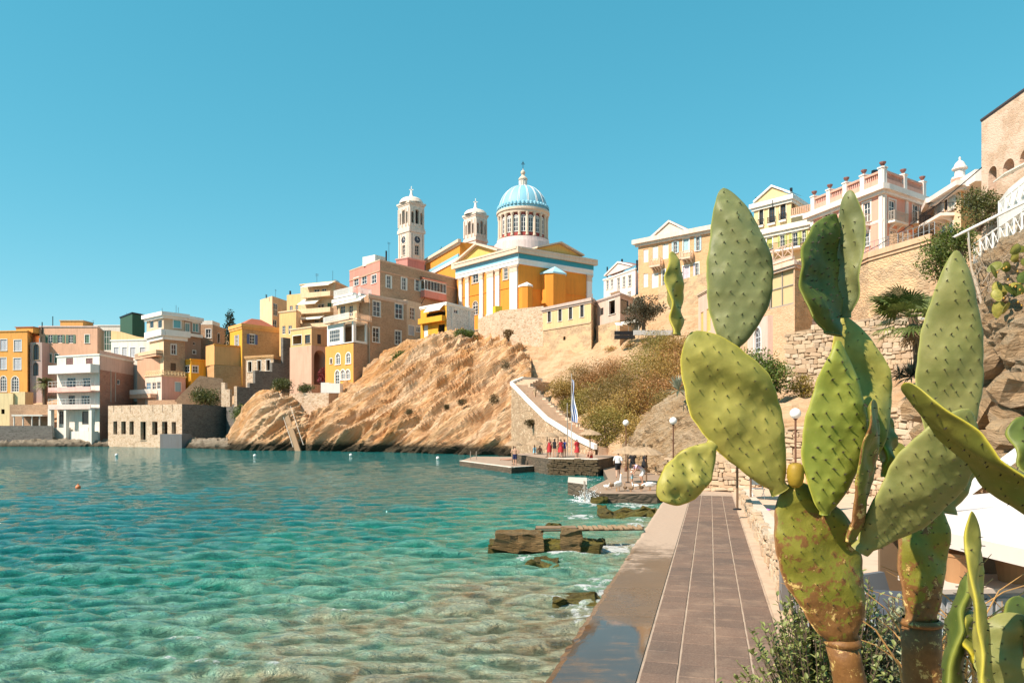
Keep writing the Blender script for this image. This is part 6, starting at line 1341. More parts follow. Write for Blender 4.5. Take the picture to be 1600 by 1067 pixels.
bush('green_slope_bush', 'bright green bush growing at the corner of the tall brown house', 'bush', P(628, 590, 140), 2.6, 2, 5.6, GREENBUSH, 2600, .4, 16)
bush('dry_slope_bush', 'dry brown bush behind the green bush on the cliff top', 'bush', P(648, 560, 143), 1.8, 1.6, 3.4, DRYBUSH, 1300, .35, 17)
bush('round_tree', 'round dark green tree in front of the white stone wall', 'tree', P(728, 536, 141), 2.3, 2, 3.4, GREENBUSH, 2600, .35, 18)
bush('brown_corner_bush', 'brown bush at the corner of the church forecourt wall', 'bush', P(795, 530, 132), 1.2, 1, 2.2, DRYBUSH, 900, .3, 19)
for k, (x, y, Y, r, lab) in enumerate(((772,632,111.5,1.0,'dark tuft of scrub in the middle of the bare cliff'), (722,634,117.5,.9,'low scrub tuft on the left of the bare cliff'), (828,668,91.5,.7,'dark tuft growing out of the stair retaining wall'), (698,712-72,121,.6,'tiny scrub tuft low on the bare cliff'), (790,580,119,1.3,'dry bush on the rubble below the forecourt wall'), (640,648,124,.7,'small dry tuft on the cliff face under the brown house'))):
    bush('cliff_scrub', lab, 'bush', P(x, y, Y)-Vector((0,.5,0)), r, r, r*1.7, leaf_mat((.05,.035,.012), (.16,.12,.045)), 700, .2, 60+k, 'scrub on the bare cliff', trunk=False)
# olive tree on the terrace
b = P(1006, 516, 107); t = thing('olive_tree', 'wide grey green olive tree in front of the flat roofed annex', 'tree', b-UP*.5); mb = MB(); ends = branch_tree(mb, b-UP*.5, b+UP*2.4, .35, rng, 8, 2.6); mb.build('trunk', BARK, t)
mb = MB(); mb.sh = []; cl = []
for k in range(34): d = Vector((rng.gauss(0,1), rng.gauss(0,1), rng.gauss(0,.8))); d = d.normalized()*rng.random()**.4; cl.append((b+Vector((d.x*2.9, d.y*2.4, 2.8+d.z*2.1)), rng.uniform(.6,1.1)))
leaf_cloud(mb, cl, 4200, .32, rng); mb.build('crown', OLIVE, t)
# tamarisk thicket on the slope: one plant each
tam = [(884,618,100,2.0,3.0), (905,606,103,2.6,3.6), (922,645,92,2.2,3.8), (935,606,100,3.0,3.8), (944,668,81,1.9,3.7), (952,640,86,2.8,4.2), (955,690,72,2.1,4.4), (968,598,98,3.1,4.2), (985,660,74,2.5,4.2), (990,622,84,2.8,4.4), (1012,590,92,3.0,4.2), (1020,640,74,2.5,4.0), (1040,610,80,2.6,4.4), (1050,650,66,1.9,3.2), (1035,566,98,3.2,4.6), (1075,590,82,3.0,4.8), (1000,690,66,1.7,3.0), (925,688,78,1.0,2.0), (902,645,94,1.5,2.8), (1090,620,70,2.4,3.6), (1060,560,95,2.4,3.4)]
TAM_L = leaf_mat((.14,.09,.02), (.56,.36,.09)); TAM_R = leaf_mat((.13,.065,.02), (.54,.27,.09)); 
TAM_G = leaf_mat((.10,.085,.016), (.44,.34,.075))
vis = ['at the left end of', 'in the upper left of', 'beside the flag in', 'along the top of', 'low on the left of', 'in the middle of', 'at the foot of', 'near the crest of', 'right of the flag in', 'in the centre right of', 'high in the middle of', 'low on the right of', 'right in the middle of', 'at the right foot of', 'top right in', 'behind the cactus in', 'lowest of', 'by the steps in', 'lower left of', 'far right behind the pad in', 'highest of']
for k, (x, y, Y, r, hh) in enumerate(tam): bush('tamarisk', 'feathery olive brown tamarisk %s the slope thicket' % vis[k], 'bush', P(x, y, Y)-UP*.6, r*1.45, r*1.35, hh*1.15, (TAM_L, TAMARISK, TAM_G, TAM_R)[k % 4], 7000, .19, 100+k, 'tamarisks on the slope', 34)
for k, (x, y, Y, r, lab) in enumerate(((957,560,116,1.4,'small dry shrub on the rubble under the annex'), (985,548,113,1.2,'second dry shrub below the pale awning'), (1015,545,109,1.6,'green brown shrub below the olive tree'), (1045,535,107,1.5,'shrub at the foot of the mansion wall'))): bush('slope_shrub', lab, 'bush', P(x, y, Y)-UP*.4, r*1.2, r, r*1.8, TAM_L, 900, .22, 150+k, 'shrubs under the olive tree')
bush('laurel_bush', 'large glossy dark green bush behind the big cactus pads', 'bush', P(1188, 634, 49), 2.2, 1.6, 4.2, leaf_mat((.025,.055,.008), (.20,.27,.04)), 12000, .17, 21, nclump=50)
bush('yellow_bush', 'small yellow green bush right of the glossy dark bush', 'bush', P(1252, 618, 49), 1.0, .8, 1.7, leaf_mat((.10,.08,.012), (.38,.28,.04)), 1600, .14, 22)
bush('terrace_shrub', 'leafy green shrub on the wall left of the tall right cactus pad', 'bush', P(1478, 440, 47), 1.9, 1.4, 3.8, GREENBUSH, 4200, .18, 23, nclump=34)
bush('balcony_shrub', 'dark green shrub in front of the orange corner house', 'bush', P(1530, 352, 50), 1.8, 1.4, 3.0, SHRUB, 3600, .17, 24, nclump=30)
bush('canopy_shrub', 'green shrub below the white pipe canopy frame', 'bush', P(1500, 392, 44), 1.4, 1.1, 2.0, GREENBUSH, 2200, .16, 25)
bush('dead_vine', 'rounded mass of brown dead vine beside the pink mansion', 'bush', P(1445, 396, 60), 1.1, 1, 3.0, leaf_mat((.06,.04,.025), (.22,.15,.10)), 2600, .14, 26)
bush('rust_shrub', 'rusty dry shrub right of the dead vine', 'bush', P(1466, 396, 58), .9, .8, 1.8, DRYBUSH, 900, .15, 27)
# fan palm, yucca, agave
b = P(1436, 560, 40.5); top = P(1426, 496, 40.5); t = thing('fan_palm', 'short fan palm with hanging dead fronds against the stone wall', 'palm tree', b-UP*1); mb = MB(); mb.sh = []
for k in range(34): a = rng.uniform(0, 6.28); el = rng.uniform(-.35, 1.4); fan_leaf(mb, top, Vector((math.cos(a)*1.2, math.sin(a)*.9, math.sin(el)*1.3)), rng.uniform(1.0,1.7), rng.uniform(1.1,1.5), rng)
mb.build('crown', FANP, t); mb = MB(); mb.sh = []
for k in range(26): a = rng.uniform(0, 6.28); fan_leaf(mb, top-UP*.3, Vector((math.cos(a)*.45, math.sin(a)*.45, -1)), rng.uniform(.3,.9), rng.uniform(.5,.8), rng, 10)
mb.build('dead_fronds', DEADP, t); mb = MB(); mb.tube([b-UP*1, b.lerp(top,.5), top], [.22,.2,.24], 10); mb.build('trunk', PTRUNK, t)
def rosette(name, label, c, n, L, w, mat, droop=.2, seed=1):
    r_ = random.Random(seed); t = thing(name, label, 'plant', c); mb = MB(); mb.sh = []
    for k in range(n):
        a = r_.uniform(0,6.28); el = r_.uniform(-.2,1.4); d = Vector((math.cos(a)*math.cos(el), math.sin(a)*math.cos(el), math.sin(el))); s = d.cross(UP).normalized(); l = L*r_.uniform(.7,1.1); m = c+d*l*.5+UP*.03; e = c+d*l-UP*droop*l*abs(math.cos(el)); sv = r_.random()
        mb.faces([c+UP*.1, m+s*w, e, m-s*w, m-UP*w*.6], [(0,1,4), (0,4,3), (1,2,4), (4,2,3)]); mb.sh += [sv]*5
    mb.build('leaves', mat, t); return t
rosette('yucca', 'dark spiky yucca below the fan palm', P(1424, 592, 39.5), 110, 1.25, .05, leaf_mat((.004,.010,.008), (.03,.05,.035)), seed=3)
rosette('yucca', 'smaller dark yucca rosette left of the palm trunk', P(1406, 588, 39.8), 60, .8, .04, leaf_mat((.004,.010,.008), (.03,.05,.035)), seed=4)
rosette('agave', 'grey striped agave on the rock left of the big pale cactus pad', P(1060, 612, 54), 46, 1.5, .09, leaf_mat((.09,.11,.07), (.40,.40,.28)), seed=5)
# bare branches by the rock face
t = thing('dead_branches', 'tangle of bare grey branches on top of the right rock face', 'branches', P(1545, 470, 25)); mb = MB(); r_ = random.Random(9)
for k in range(46):
    p = P(r_.uniform(1518,1580), r_.uniform(430,500), r_.uniform(23.8,26)); q = p; pts = [p]
    for j in range(4): q = q+Vector((r_.uniform(-.3,.3), r_.uniform(-.25,.15), r_.uniform(.1,.45))); pts.append(q)
    mb.tube(pts, [.02,.016,.012,.008,.004], 4, False)
mb.tube([P(1512,372,26), P(1518,420,25.5), P(1530,460,25), P(1540,500,24.6)], [.02,.035,.045,.05], 6)
mb.build('twigs', paint((.42,.34,.26), .9, .3), t, kind='stuff')

# ================================================================ people
SKIN = paint((.52,.30,.20), .55, .1); SKIN2 = paint((.42,.22,.14), .55, .1)
HAIRM = {'dark': paint((.03,.018,.012), .5), 'brown': paint((.12,.06,.03), .5), 'fair': paint((.35,.22,.10), .5)}
def person(label, loc, height=1.72, rz=0, pose='stand', skin=SKIN, hair='dark', clothes=(), hat=None, fem=False, seed=0):
    """one continuous skinned body; clothes are shells grown from the body surface. Figure faces local -Y before rz."""
    r = random.Random(seed); k = height/1.75; t = thing('person', label, 'person', loc, rz=rz)
    J = {}
    def S(n, x, y, z, rad): J[n] = (Vector((x, y, z)), rad)
    sw = .17 if fem else .20
    S('pel',0,0,.95,.125); S('bel',0,.0,1.1,.105 if fem else .12); S('che',0,.01,1.32,.125); S('nek',0,.01,1.50,.055); S('hd0',0,-.01,1.58,.075); S('hd1',0,-.02,1.68,.085)
    for sg, c in ((-1,'l'), (1,'r')):
        S('hip'+c,.09*sg,0,.90,.09); S('kne'+c,.10*sg,-.01,.48,.06); S('ank'+c,.10*sg,.02,.08,.038); S('toe'+c,.11*sg,-.13,.03,.032)
        S('sho'+c,sw*sg,.01,1.42,.06); S('elb'+c,(sw+.07)*sg,.03,1.13,.042); S('wri'+c,(sw+.09)*sg,-.06,.88,.028); S('han'+c,(sw+.09)*sg,-.09,.80,.03)
    def move(names, d):
        for n in names: J[n] = (J[n][0]+Vector(d), J[n][1])
    if pose == 'walk':
        S('knel',-.09,-.16,.50,.06); S('ankl',-.09,-.22,.08,.038); S('toel',-.1,-.37,.05,.032); S('kner',.09,.04,.47,.06); S('ankr',.09,.30,.12,.038); S('toer',.10,.20,.03,.032)
        S('elbl',-.27,.10,1.14,.042); S('wril',-.27,.14,.90,.028); S('hanl',-.27,.14,.81,.03); S('elbr',.27,-.05,1.14,.042); S('wrir',.26,-.22,.98,.028); S('hanr',.25,-.29,.94,.03)
    if pose == 'bend':
        for n, y, z in (('bel',-.10,1.05), ('che',-.32,1.18), ('nek',-.50,1.20), ('hd0',-.58,1.19), ('hd1',-.67,1.17)): J[n] = (Vector((0,y,z)), J[n][1])
        for sg, c in ((-1,'l'), (1,'r')): S('sho'+c,.17*sg,-.40,1.20,.058); S('elb'+c,.18*sg,-.50,.92,.04); S('wri'+c,.13*sg,-.66,.74,.027); S('han'+c,.11*sg,-.73,.70,.03); S('kne'+c,.10*sg,-.08,.50,.06)
        move(['pel','hipl','hipr'], (0,.08,-.03))
    if pose == 'hips':
        for sg, c in ((-1,'l'), (1,'r')): S('elb'+c,(sw+.17)*sg,.08,1.16,.042); S('wri'+c,(sw-.02)*sg,-.06,1.02,.028); S('han'+c,(sw-.07)*sg,-.09,1.0,.03)
    if pose == 'reach':
        S('elbr',.24,-.22,1.28,.042); S('wrir',.16,-.36,1.44,.028); S('hanr',.12,-.40,1.52,.03); S('elbl',-.25,-.06,1.16,.042); S('wril',-.18,-.24,1.06,.028); S('hanl',-.15,-.31,1.06,.03)
    if pose == 'sit':
        d = (0,0,-.82)
        move(['pel','bel','che','nek','hd0','hd1','hipl','hipr','shol','shor','elbl','elbr','wril','wrir','hanl','hanr'], d)
        for sg, c in ((-1,'l'), (1,'r')): S('kne'+c,.13*sg,-.40,.40,.06); S('ank'+c,.12*sg,-.62,.08,.038); S('toe'+c,.12*sg,-.76,.04,.03); S('wri'+c,.17*sg,-.30,.36,.028); S('han'+c,.15*sg,-.37,.38,.03); S('elb'+c,.25*sg,-.10,.36,.042)
    if pose == 'lie':
        for n in list(J): p, rad = J[n]; J[n] = (Vector((p.x, 1.0-p.z, .14+p.y*.9)), rad)
    E = [('pel','bel'),('bel','che'),('che','nek'),('nek','hd0'),('hd0','hd1')]
    for c in 'lr': E += [('pel','hip'+c),('hip'+c,'kne'+c),('kne'+c,'ank'+c),('ank'+c,'toe'+c),('che','sho'+c),('sho'+c,'elb'+c),('elb'+c,'wri'+c),('wri'+c,'han'+c)]
    names = list(J); me = bpy.data.meshes.new('body'); me.from_pydata([J[n][0]*k for n in names], [(names.index(a), names.index(b_)) for a, b_ in E], [])
    o = bpy.data.objects.new('body', me); COL.objects.link(o)
    sk = o.modifiers.new('skin', 'SKIN'); sub = o.modifiers.new('sub', 'SUBSURF'); sub.levels = 2; sub.render_levels = 2; sk.use_smooth_shade = True
    for i, n in enumerate(names):
        v = me.skin_vertices[0].data[i]; rad = J[n][1]*k*1.12; v.radius = (rad*(1.25 if n in ('che','bel','pel') and not fem else 1.1 if n in ('che','pel') else 1), rad*(.85 if n in ('che','bel') else 1)); v.use_root = (n == 'pel')
    dg = bpy.context.evaluated_depsgraph_get(); em = bpy.data.meshes.new_from_object(o.evaluated_get(dg)); bpy.data.objects.remove(o)
    # hands, nose and eyes joined into the body
    mb = MB(); mb.faces([v.co for v in em.vertices], [tuple(p.vertices) for p in em.polygons])
    nb = len(mb.f)
    for c, sg in (('l',-1), ('r',1)):
        w_, h_ = J['wri'+c][0]*k, J['han'+c][0]*k; d = (h_-w_).normalized(); s_ = d.cross(Vector((sg*.2,1,.1))).normalized(); up_ = s_.cross(d)
        for q in range(4): b0 = h_+d*.015*k+s_*(.021-.014*q)*k; l = (.075,.085,.08,.062)[q]*k; mb.tube([b0, b0+d*l*.5-up_*.008, b0+d*l*.85-up_*.03*k], [.0085*k,.008*k,.006*k], 6)
        b0 = w_.lerp(h_,.55)+s_*.02*k; mb.tube([b0, b0+(d*.5+s_)*.035*k, b0+(d+s_*.9)*.06*k-up_*.01], [.010*k,.009*k,.007*k], 6)
    hd = J['hd1'][0]*k; hv = (J['hd1'][0]-J['hd0'][0]).normalized(); fw = Vector((0,-1,0)) if pose not in ('bend','lie') else (Vector((0,-.5,-.87)) if pose == 'bend' else Vector((0,0,1)))
    mb.tube([hd+fw*.07*k, hd+fw*.10*k-hv*.03*k], [.008*k,.014*k], 6)
    body = mb.build('body', skin, t, smooth=True, local=True)
    mb = MB(); sd_ = fw.cross(hv).normalized()
    for sg in (-1, 1): mb.lathe(hd+fw*.08*k+sd_*sg*.03*k+hv*.005, [(.001,-.008), (.009,-.004), (.009,.004), (.001,.008)], 6)
    mb.build('eyes', HAIRM['dark'], body, local=True)
    V = [v.co.copy() for v in em.vertices]; Nn = [v.normal.copy() for v in em.vertices]
    def shell(name, mat, pred, off=.014, flare=0):
        idx = {}; vs_ = []; fs = []
        for p in em.polygons:
            c = p.center/k
            if pred(c):
                f = []
                for vi in p.vertices:
                    if vi not in idx: idx[vi] = len(vs_); vs_.append(V[vi]+Nn[vi]*off*k)
                    f.append(idx[vi])
                fs.append(tuple(f))
        m_ = MB(); m_.faces(vs_, fs); return m_.build(name, mat, body, smooth=True, local=True)
    hz = (hd/k)
    shell('hair', HAIRM[hair], lambda c: (c-hz).length < .16 and (c-hz).dot(hv) > -.07 and ((c-hz).dot(fw) < .035 or (c-hz).dot(hv) > .06), .016)
    if fem: m_ = MB(); m_.tube([hd-fw*.05*k, hd-fw*.10*k-hv*.10*k, hd-fw*.10*k-hv*.24*k], [.06*k,.055*k,.02*k], 8); m_.build('long_hair', HAIRM[hair], body, smooth=True, local=True)
    for c in clothes:
        kind, mat = c
        ok = pose not in ('bend', 'lie', 'sit'); dz = -.82 if pose == 'sit' else 0
        X = sw+.035
        if kind == 'shorts': shell('shorts', mat, lambda c: .58 < c.z < 1.02 and abs(c.x) < .26 and (abs(c.x) < .19 or c.z > .9 or abs(c.x) < .2) and abs(c.y) < .3 if ok else (c.y > -.24 and c.z < 1.05 and c.z > .55 and abs(c.x) < .22 and c.y > -.2 if pose == 'bend' else -.3 < c.y < .25 and c.z < .28), .022)
        if kind == 'briefs': shell('swimsuit', mat, lambda c: .84 < c.z-dz < 1.02 and abs(c.x) < .19, .01)
        if kind == 'swimsuit': shell('swimsuit', mat, lambda c: .84 < c.z-dz < 1.42 and abs(c.x) < X-.05, .01)
        if kind == 'top': shell('shirt', mat, lambda c: (1.0 < c.z < 1.49 and abs(c.x) < X+.1 if ok else (c.y < -.02 and c.y > -.5 and c.z > .98 if pose == 'bend' else 1.0 < c.z-dz < 1.49)) and not (abs(c.x) > X-.02 and c.z-dz < 1.18), .02)
        if kind == 'dress':
            shell('dress', mat, lambda c: .92 < c.z-dz < 1.44 and abs(c.x) < X-.02, .018)
            if ok: m_ = MB(); m_.lathe((0,0,0), [(.15*k,1.04*k), (.20*k,.9*k), (.24*k,.7*k), (.27*k,.52*k)], 18, False); m_.build('skirt', mat, body, smooth=True, local=True)
        if kind == 'towel': m_ = MB(); m_.lathe((0,0,0), [(.16*k,1.36*k), (.19*k,1.1*k), (.21*k,.8*k), (.22*k,.5*k)], 16, False); m_.build('towel', mat, body, smooth=True, local=True)
    if hat: m_ = MB(); 
    if hat: m_.lathe(hd+hv*.04*k, [(.15*k,-.005), (.15*k,.0), (.105*k,.012), (.10*k,.07*k), (.06*k,.10*k), (.001,.105*k)], 14, False); m_.build('hat', hat, body, smooth=True, local=True)
    return t
RED = paint((.50,.035,.04), .8); BLUE = paint((.03,.06,.30), .8); NAVY = paint((.015,.025,.09), .8); BLACK = paint((.012,.012,.015), .8); LILAC = paint((.68,.52,.70), .8); WHITEC = paint((.76,.76,.76), .8); CYANC = paint((.25,.55,.68), .8); TANC = paint((.48,.33,.20), .8); PURPLE = paint((.16,.12,.36), .8)
def gp(x, y, z): Y = (H-z)*F/(y-HY); return Vector((XP(x, Y), Y, z))
person('bare chested man in navy shorts standing on the edge of the lower pier', gp(804.5,727,0), 1.78, R(170), 'hips', SKIN, 'dark', [('shorts', NAVY)], seed=1)
person('sunbather lying on the lower pier beside the man in navy shorts', gp(795,719.5,0), 1.68, R(75), 'lie', SKIN2, 'brown', [], fem=True)
person('person seated in the shade behind the man on the lower pier', gp(819,720,0), 1.7, R(40), 'sit', SKIN2, 'dark', [('top', TANC)])
person('tanned bather standing beside an umbrella pole on the lower pier', gp(843.5,722.5,0), 1.75, R(150), 'stand', SKIN2, 'brown', [('briefs', TANC)])
person('bather in pale blue under the second thatched umbrella', gp(835,719,0), 1.66, R(20), 'stand', SKIN, 'fair', [('dress', CYANC)], fem=True)
person('person wrapped in a red towel on the upper pier', gp(858.5,714.6,.85), 1.68, R(200), 'stand', SKIN, 'brown', [('towel', RED)], fem=True)
person('woman in a black swimsuit on the upper pier', gp(866.5,715,.85), 1.70, R(160), 'hips', SKIN, 'dark', [('swimsuit', BLACK)], fem=True)
person('woman in a red dress standing next to the blue swimsuit', gp(876,715,.85), 1.66, R(190), 'stand', SKIN, 'dark', [('dress', RED)], fem=True)
person('woman in a blue swimsuit in the middle of the upper pier', gp(881.5,714.8,.85), 1.66, R(170), 'reach', SKIN, 'brown', [('swimsuit', BLUE)], fem=True)
person('woman in a long red dress alone at the right of the upper pier', gp(901.5,715.5,.85), 1.64, R(30), 'stand', SKIN, 'dark', [('dress', RED), ('top', RED)], fem=True)
person('man walking away in a black and white shirt, black shorts and cap', gp(965.5,746.5,0), 1.76, R(172), 'walk', SKIN, 'dark', [('top', WHITEC), ('shorts', BLACK)], hat=BLACK)
person('woman in black with raised hand behind the child', gp(988.5,742,0), 1.74, R(-10), 'reach', SKIN, 'brown', [('dress', BLACK), ('top', BLACK)], fem=True)
person('woman in a lilac top bending down towards the child', gp(1003.5,757,0), 1.68, R(-80), 'bend', SKIN, 'brown', [('top', LILAC), ('shorts', WHITEC)])
person('toddler in a white hat and pale blue trousers', gp(987.5,755,0), .88, R(60), 'stand', SKIN, 'fair', [('top', WHITEC), ('shorts', CYANC)], hat=WHITEC)
person('figure in black standing behind the second near umbrella', gp(1007,741,0), 1.7, R(100), 'stand', SKIN2, 'dark', [('dress', BLACK), ('top', BLACK)], fem=True)
person('person in purple sitting near the top of the white parapet stairs', P(813,619,97.8)+Vector((1.0,.3,-.1)), 1.6, R(20), 'sit', SKIN, 'dark', [('top', PURPLE)])
person('person in tan clothes walking down the stair path', P(824,624,95.5)+Vector((1.0,.4,-.05)), 1.7, R(20), 'walk', SKIN, 'dark', [('top', TANC), ('shorts', TANC)])
person('dark clad person on the lower part of the stair path', P(876,668,82)+Vector((1.6,.6,.1)), 1.72, R(200), 'stand', SKIN, 'dark', [('top', BLACK), ('shorts', BLACK)])
person('seated bather in the shade of the umbrella by the stair foot', gp(923,716,.85), 1.7, R(-30), 'sit', SKIN2, 'dark', [('shorts', RED)])

# ================================================================ umbrellas, lamps, flag, small things
THATCH = paint((.46,.32,.20), .95, .5); POLEM = paint((.20,.12,.07), .8, .3)
def umbrella(label, base, hgt, r, tilt=0, pole=POLEM):
    t = thing('thatched_umbrella', label, 'umbrella', base, 'thatched umbrellas'); rr = random.Random(label); mb = MB(); b = Vector(base)
    mb.tube([b, b+UP*(hgt+.3)], .045, 8); mb.build('pole', pole, t)
    mb = MB(); n = 40; rim = []; top = b+UP*(hgt+.42)
    ring = lambda q, z, j, jit: b+Vector((math.cos(6.283*j/n)*r*q*(1+jit), math.sin(6.283*j/n)*r*q*(1+jit), z))
    rows = [[ring(q, hgt+.42*(1-q)**.9+(-.06 if q > .98 else 0)+rr.uniform(-.03,.015)*(q > .2), j, rr.uniform(-.05,.05)*(q > .6)) for j in range(n)] for q in (.03,.25,.5,.75,1.0)]
    mb.faces([p for rw in rows for p in rw], [(i*n+j, i*n+(j+1) % n, (i+1)*n+(j+1) % n, (i+1)*n+j) for i in range(4) for j in range(n)])
    for j in range(90): a = rr.uniform(0,6.28); q = b+Vector((math.cos(a)*r, math.sin(a)*r, hgt-.05)); e = q+Vector((math.cos(a)*.06, math.sin(a)*.06, -rr.uniform(.05,.14))); s_ = Vector((-math.sin(a), math.cos(a), 0))*.02; mb.poly([q-s_, q+s_, e])
    c = mb.build('canopy', THATCH, t); mb = MB(); mb.lathe(b+UP*(hgt+.40), [(.07,0), (.06,.06), (.02,.14)], 8); mb.build('cap', THATCH, c)
    mb = MB()
    for j in range(8): a = 6.283*j/8; mb.tube([b+UP*(hgt+.3), b+Vector((math.cos(a)*r*.9, math.sin(a)*r*.9, hgt+.0))], .012, 4)
    mb.build('ribs', pole, t)
    mb = MB(); mb.lathe(b, [(.16,.0), (.16,.04), (.06,.06)], 12); mb.build('foot', DARKMETAL, t)
for x, y, z, r, lab in ((802,726,0,.85,'leftmost thatched umbrella on the lower pier'), (835,723,0,.82,'second thatched umbrella from the left on the lower pier'), (855,714,.85,.95,'third thatched umbrella at the left end of the upper pier'), (872,713.5,.85,.75,'thatched umbrella behind the bathers in red on the upper pier'), (922,714,.85,1.05,'thatched umbrella at the foot of the stair path'), (981,754,0,1.0,'near thatched umbrella beside the toddler'), (1010,758,0,1.0,'near thatched umbrella beside the bending woman'), (1152,796,.33,1.0,'thatched umbrella hidden behind the big pale cactus pad, nearer pole'), (1173,781,.33,.95,'thatched umbrella behind the big pale cactus pad, farther pole')): umbrella(lab, gp(x, y, z), 1.9 if r < 1.03 else 2.05, r)
GLOBE = paint((.85,.84,.82), .25, .03)
for x, y, Y, zb, lab in ((978,660.5,58,0,'farthest globe street lamp in front of the tamarisks'), (1052,657.5,47,0,'globe street lamp before the rock outcrop'), (1243,646,33,.3,'nearest globe street lamp between the cactus pads')):
    c = P(x, y, Y); t = thing('street_lamp', lab, 'street lamp', (c.x, c.y, zb), 'globe lamps along the quay'); mb = MB(); mb.lathe((c.x, c.y, zb), [(.12,0), (.12,.3), (.05,.4), (.045,c.z-zb-.3), (.1,c.z-zb-.24), (.1,c.z-zb-.2)], 10); mb.build('post', paint((.16,.07,.04), .5), t)
    mb = MB(); mb.lathe(c, [(.245*math.sin(a)+.001, -.245*math.cos(a)) for a in [math.pi*i/14 for i in range(15)]], 20, False); mb.build('globe', GLOBE, t, smooth=True)
# flag on a tall pole
def flag_mat():
    m, nt, b = new_mat('striped_flag'); v = coords(nt, 'UV'); sx = nt.nodes.new('ShaderNodeSeparateXYZ'); nt.links.new(v, sx.inputs[0])
    st = math_(nt, 'LESS_THAN', math_(nt, 'FRACT', math_(nt, 'MULTIPLY', sx.outputs[0], 3.0)), .5); c = mixc(nt, st, (.78,.80,.82), (.02,.10,.36)); nt.links.new(c, b.inputs['Base Color']); b.inputs['Roughness'].default_value = .8; return m
c = P(893, 700, 71.5); t = thing('flagpole', 'flagpole with a limp blue and white striped flag below the stair path', 'flag', (c.x, c.y, .8)); mb = MB(); mb.tube([(c.x, c.y, .8), (c.x, c.y, ZP(584, 71.5))], [.05,.025], 8); mb.build('pole', paint((.5,.48,.45), .5), t)
zt_, zb_ = ZP(592,71.5), ZP(659,71.5); nu, nv = 24, 30; vv = []; uv = []
for j in range(nv+1):
    f = j/nv
    for i in range(nu+1):
        u = i/nu; w = (.14+.40*f**.7)*u; vv.append((c.x+.03+w*.95+.10*math.sin(7*f+2*u), c.y+.16*math.sin(u*8+f*4)*(.3+.7*f)*u, zt_+(zb_-zt_)*f-.25*u*(1-f*.6))); uv.append((u, f))
mb = MB(); fs = [(j*(nu+1)+i, j*(nu+1)+i+1, (j+1)*(nu+1)+i+1, (j+1)*(nu+1)+i) for j in range(nv) for i in range(nu)]; mb.faces(vv, fs); fo = mb.build('flag_cloth', flag_mat(), t, smooth=True)
ul = fo.data.uv_layers.new(name='uv')
for l in fo.data.loops: ul.data[l.index].uv = uv[l.vertex_index]
# bench, bins, deck chair
t = thing('bench', 'small dark bench at the start of the promenade', 'bench', gp(944,721,0)); b = t.location.copy(); mb = MB(); mb.cbox(b+UP*.45, 1.9, .5, .06); mb.build('seat', DARKWOOD, t)
for s_ in (-.8,.8): mb = MB(); mb.cbox(b+Vector((s_,0,.21)), .08, .4, .42); mb.build('leg', DARKMETAL, t)
TEAL = paint((.02,.20,.24), .5)
for k, (x, y, lab) in enumerate(((951,720,'teal wheeled bin beside the bench'), (956,719,'second teal wheeled bin near the walking man'))):
    b = gp(x, y, 0); t = thing('wheeled_bin', lab, 'bin', b, 'teal bins'); mb = MB(); w = .5; p = [b+Vector((sx*w*.42, sy*w*.42, .08)) for sx, sy in ((-1,-1),(1,-1),(1,1),(-1,1))]; q = [b+Vector((sx*w*.52, sy*w*.52, 1.1)) for sx, sy in ((-1,-1),(1,-1),(1,1),(-1,1))]
    mb.faces(p+q, [(0,1,2,3),(4,5,6,7),(0,1,5,4),(1,2,6,5),(2,3,7,6),(3,0,4,7)]); mb.build('body', TEAL, t); mb = MB(); mb.cbox(b+UP*1.14, w*1.15, w*1.2, .07); mb.build('lid', TEAL, t)
    for s_ in (-.2,.2): mb = MB(); mb.tube([b+Vector((s_-.03,.2,.1)), b+Vector((s_+.03,.2,.1))], .1, 10); mb.build('wheel', BLACK, t)
t = thing('white_box', 'white painted block by the stair foot', 'block', gp(938,716,0)); mb = MB(); mb.cbox(t.location+UP*.5, 1.6, .8, 1.0, .1); mb.build('block', WHITE2, t)
t = thing('signpost', 'thin dark sign board on a post behind the walking man', 'sign', gp(972,722,0)); b = t.location.copy(); mb = MB(); mb.tube([b, b+UP*3.2], .05, 6); mb.build('post', DARKMETAL, t); mb = MB(); mb.cbox(b+UP*2.6, .45, .05, 1.1); mb.build('board', paint((.10,.12,.14)), t)
mb = MB(); b = gp(886.5, 712, .85); mb.tube([b, b+UP*4.9], .05, 6); o = mb.build('thin_pole', paint((.35,.3,.25)), loc=b); tag(o, 'thin bare pole on the upper pier left of the flag', 'pole')
# pier ladder rails
for k, x in enumerate((735, 744, 914)):
    b = gp(x, 718 if k < 2 else 779, 0 if k < 2 else -.3); t = thing('handrail', ['left handrail of the pier ladder', 'right handrail of the pier ladder', 'rusty handrail standing in the splash by the quay'][k], 'handrail', b, 'bathing handrails'); mb = MB(); mb.tube([b-UP*.2, b+UP*.9, b+Vector((0,.5,.9)), b+Vector((0,.5,0))], .03, 6); mb.build('rail', paint((.4,.33,.27), .5), t)
